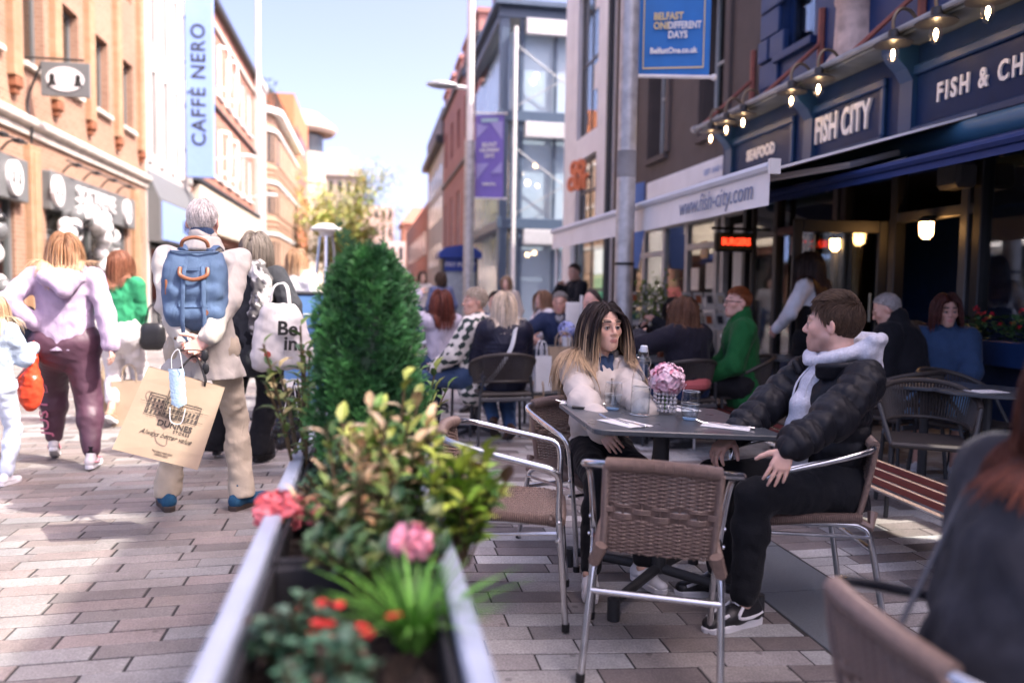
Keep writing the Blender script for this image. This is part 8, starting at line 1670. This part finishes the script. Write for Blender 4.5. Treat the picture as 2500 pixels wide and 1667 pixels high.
for (dx, dz, hh) in ((-.075, .64, .17), (-.05, .66, .12), (.05, .62, .14), (.08, .58, .12), (.01, .66, .09)):
    for i in range(90):
        t = rp.random(); p = Vector((dx+.01*math.sin(t*5), rp.gauss(0, .004), dz+hh*t)); sg = rp.choice((-1, 1)); s.c = jit((.05, .13, .045), .3); L = (.045*(1-t)+.012); d = Vector((sg*.8, rp.gauss(0, .5), .75)).normalized(); s.add([p, p+Vector((0, 0, .004)), p+d*L+Vector((0, 0, .002)), p+d*L*.95], [(0, 1, 2, 3)])
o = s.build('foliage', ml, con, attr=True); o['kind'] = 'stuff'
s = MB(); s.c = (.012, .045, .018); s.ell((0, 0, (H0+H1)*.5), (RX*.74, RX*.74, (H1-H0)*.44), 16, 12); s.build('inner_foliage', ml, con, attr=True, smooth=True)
s = MB(); s.tube([(0, 0, 0), (0, 0, .65)], [.018, .005], 8); s.build('trunk', mat('bark', (.07, .045, .03), rough=.9, var=.3), con)
def bush(name, label, cat, px, py, y, h, spread, nst, nl, L, W_, cols, droop=.2, base=None, up=1.2, stemc=(.10, .07, .03), z0=ZR-.08, ax=1., stuff=True):
    b0 = base or (AtY(px, py, y).x, y); t = thing(name, label, cat, (b0[0], b0[1], z0)); s = MB(); st = MB()
    for i in range(nst):
        a = rp.uniform(0, 6.283); r = spread*math.sqrt(rp.random()); e = Vector((r*math.cos(a)*ax, r*math.sin(a), h*rp.uniform(.6, 1.05)*(1-.35*(r/spread)**2))); b1 = Vector((e.x*.25, e.y*.25, 0)); m_ = (b1+e)/2+Vector((0, 0, h*.08)); P = spline([b1, m_, e], 4); st.tube(P, [.0035]*len(P), 4)
        for j in range(nl):
            f = .3+.7*j/max(1, nl-1); q = P[min(len(P)-1, int(f*(len(P)-1)))]; aa = j*2.4+rp.uniform(-.4, .4); d = Vector((math.cos(aa), math.sin(aa), up*rp.uniform(.15, .9)*(1 if f < .9 else 1.6))); wts = [c_[1]*(1 if not c_[2] else (f**4*3)) for c_ in cols]; s.c = jit(rp.choices([c_[0] for c_ in cols], wts)[0], .28); l = L*rp.uniform(.65, 1.15); s.leaf(q, d, (0, 0, 1), l, W_*l/L, rp.uniform(.0, droop*3), .18)
    o = s.build('leaves', ml, t, attr=True)
    if stuff: o['kind'] = 'stuff'
    st.build('stem', mat('stem_brown', stemc, rough=.7, var=.2), t)['kind'] = 'stuff'; return t
YG = [((.14, .28, .045), 3, 0), ((.07, .16, .035), 2, 0), ((.36, .42, .08), 2.5, 1), ((.68, .50, .26), 2, 1), ((.72, .58, .36), 1.8, 1)]
bush('variegated_shrub', 'yellow green leafy shrub with cream tips in front of the conifer', 'shrub', 960, 1080, 1.92, .42, .145, 25, 12, .062, .028, YG)
bush('glossy_shrub', 'glossy dark and lime leaved shrub along the right side of the planter', 'shrub', 1112, 1230, 1.72, .27, .115, 22, 11, .066, .034, [((.05, .13, .025), 2, 0), ((.18, .32, .03), 3, 0), ((.36, .44, .06), 2, 1), ((.12, .06, .03), .6, 0)])
bush('copper_shrub', 'shrub with copper and cream young leaves above the pink flowers', 'shrub', 860, 1180, 1.72, .35, .14, 18, 11, .058, .022, [((.06, .15, .045), 2.5, 0), ((.42, .25, .12), 1.6, 1), ((.70, .54, .32), 2.4, 1), ((.20, .30, .06), 2.5, 0)])
bush('spreading_shrub', 'sprawling shrub with pale lime leaves left of the conifer', 'shrub', 720, 960, 2.55, .52, .21, 20, 9, .060, .030, [((.14, .22, .05), 3, 0), ((.30, .33, .09), 2, 1), ((.40, .32, .14), 1.3, 1), ((.05, .12, .03), 2, 0)], base=(-.20, 2.55), ax=1.0)
bush('lime_shrub', 'lime leaved shrub peeping out right of the conifer', 'shrub', 1070, 950, 2.75, .42, .15, 14, 9, .058, .032, [((.14, .26, .05), 3, 0), ((.30, .36, .08), 2, 1), ((.05, .12, .03), 2, 0)], base=(.15, 2.75))
bush('deep_green_shrub', 'dark green underplanting in the middle of the planter', 'shrub', 930, 1250, 1.55, .20, .17, 26, 12, .05, .026, [((.03, .08, .03), 4, 0), ((.06, .13, .035), 2, 0), ((.20, .24, .06), .8, 1)])
bush('needle_shrub', 'feathery dark green foliage at the base of the conifer', 'shrub', 830, 1130, 2.08, .22, .13, 40, 14, .036, .006, [((.02, .09, .045), 3, 0), ((.04, .13, .06), 2, 0)])
# grass tuft
t = thing('grass_tuft', 'tuft of bright green strappy grass in the white planter', 'grass', (AtY(1015, 1500, 1.32).x, 1.32, ZR-.08)); s = MB()
for i in range(170):
    a = rp.uniform(0, 6.283); r = rp.uniform(0, .03); L = rp.uniform(.10, .20); d = Vector((math.cos(a), math.sin(a), 0)); out_ = rp.uniform(.25, 1.15); P = [Vector((r*math.cos(a), r*math.sin(a), 0))+d*L*out_*f**1.6+Vector((0, 0, L*(f-.35*out_*f*f))) for f in (0, .35, .7, 1)]; x = Vector((-d.y, d.x, 0))*rp.uniform(.0022, .004); s.c = jit((.13, .33, .05), .4)
    V = []; [V.extend((q-x*w_, q+x*w_)) for q, w_ in zip(P, (.8, 1, .75, .1))]; s.add(V, [(0, 1, 3, 2), (2, 3, 5, 4), (4, 5, 7, 6)])
s.build('blades', ml, t, attr=True)['kind'] = 'stuff'
# begonias with red flowers at the lower left
for (px, py, y, lb) in ((735, 1590, 1.26, 'larger red flowered begonia against the street side of the planter'), (800, 1560, 1.12, 'smaller red begonia at the end of the planter by the grass')):
    t = bush('begonia', lb, 'flowers', px, py, y, .13, .085, 22, 11, .030, .026, [((.05, .13, .07), 3, 0), ((.10, .19, .13), 1.2, 0), ((.03, .075, .035), 3, 0), ((.10, .05, .03), .8, 0)], base=(AtY(px, py, y).x, y), up=.6); s = MB()
    for i in range(6):
        c0 = Vector((rp.gauss(0, .05), rp.gauss(0, .05), rp.uniform(.06, .13)))
        for j in range(5): s.c = jit((.62, .03, .025), .2); s.leaf(c0, (rp.gauss(0, 1), rp.gauss(0, 1), .5), (0, 0, 1), .014, .016, .4)
    s.build('flower', mat('petal_mixed', (1, 1, 1), attr=True, rough=.5, var=.1), t, attr=True)['kind'] = 'stuff'
# pink flower heads
for (px, py, y, r, cc, lb) in ((680, 1250, 1.95, .052, (.85, .22, .24), 'coral pink flower head over the left rim of the planter'), (742, 1248, 2.0, .036, (.82, .22, .26), 'smaller coral flower head beside the larger one on the rim'), (1003, 1325, 1.42, .034, (.85, .36, .45), 'pale pink flower head in the middle of the planter')):
    p = AtY(px, py, y); t = thing('flower_head', lb, 'flower', (p.x, y, ZR-.06)); s = MB(); hz = p.z-ZR+.06
    for i in range(70):
        d = Vector((rp.gauss(0, 1), rp.gauss(0, 1), rp.gauss(.2, .8))).normalized(); s.c = jit(cc, .15); s.leaf(Vector((0, 0, hz))+d*r*.6*Vector((1.2, 1, .8)).length/1.7, frame(d)[0]*rp.choice((-1, 1))*.8+d*.8, d, r*.75, r*.7, .4)
    s.build('petals', mat('petal_mixed', ()), t, attr=True)['kind'] = 'stuff'; s = MB(); s.tube(spline([(0, 0, 0), (.01, 0, hz*.5), (0, 0, hz)], 4), .003, 5); s.build('stem', mat('stem_green', ()), t)
    s = MB()
    for i in range(14): s.c = jit((.05, .14, .04), .3); s.leaf((rp.gauss(0, .01), rp.gauss(0, .01), hz*rp.uniform(.2, .8)), (rp.gauss(0, 1), rp.gauss(0, 1), .5), (0, 0, 1), .05, .035, .3)
    s.build('leaves', ml, t, attr=True)['kind'] = 'stuff'
# --- street tree
tp = AtD(832, 700, 62); t = thing('street_tree', 'spring tree with sparse yellow green leaves in front of the pale building', 'tree', (tp.x, tp.y, 0)); s = MB(); st = MB(); rt = random.Random(12)
st.tube([(0, 0, 0), (.05, 0, 2.0), (0, .1, 4.2)], [.22, .17, .13], 8); ends = []
for i in range(26):
    a = rt.uniform(0, 6.283); e = Vector((math.cos(a)*rt.uniform(1.4, 4.4), math.sin(a)*rt.uniform(1.4, 4.4), rt.uniform(3.4, 10.2))); b1 = Vector((0, .05, rt.uniform(2.0, 4.2))); P = spline([b1, (b1+e)/2+Vector((0, 0, .5)), e], 4); st.tube(P, [.07*(1-.8*k/(len(P)-1)) for k in range(len(P))], 5); ends += P[3:]
for i in range(9500):
    c_ = rt.choice(ends)+Vector((rt.gauss(0, .55), rt.gauss(0, .55), rt.gauss(0, .5))); f = rt.random(); s.c = tuple(q*rt.uniform(.7, 1.2) for q in ((.42, .42, .11) if f > .35 else (.26, .29, .07))); s.leaf(c_, (rt.uniform(-1, 1), rt.uniform(-1, 1), rt.uniform(-.8, .5)), (0, 0, 1), rt.uniform(.18, .32), .19)
s.build('crown', ml, t, attr=True)['kind'] = 'stuff'; st.build('trunk', mat('bark', ()), t, smooth=True)
# little roof garden on the corner building
t = thing('roof_plants', 'green shrubs on the roof terrace of the corner building', 'plants', (-7.6, 51.5, 11.9)); s = MB()
for i in range(300): s.c = jit((.10, .14, .04), .4); s.leaf((rt.gauss(0, .8), rt.gauss(0, .5), rt.uniform(.6, 2.0)), (rt.uniform(-1, 1), rt.uniform(-1, 1), rt.uniform(-.3, 1)), (0, 0, 1), .35, .2)
s.build('leaves', ml, t, attr=True)['kind'] = 'stuff'
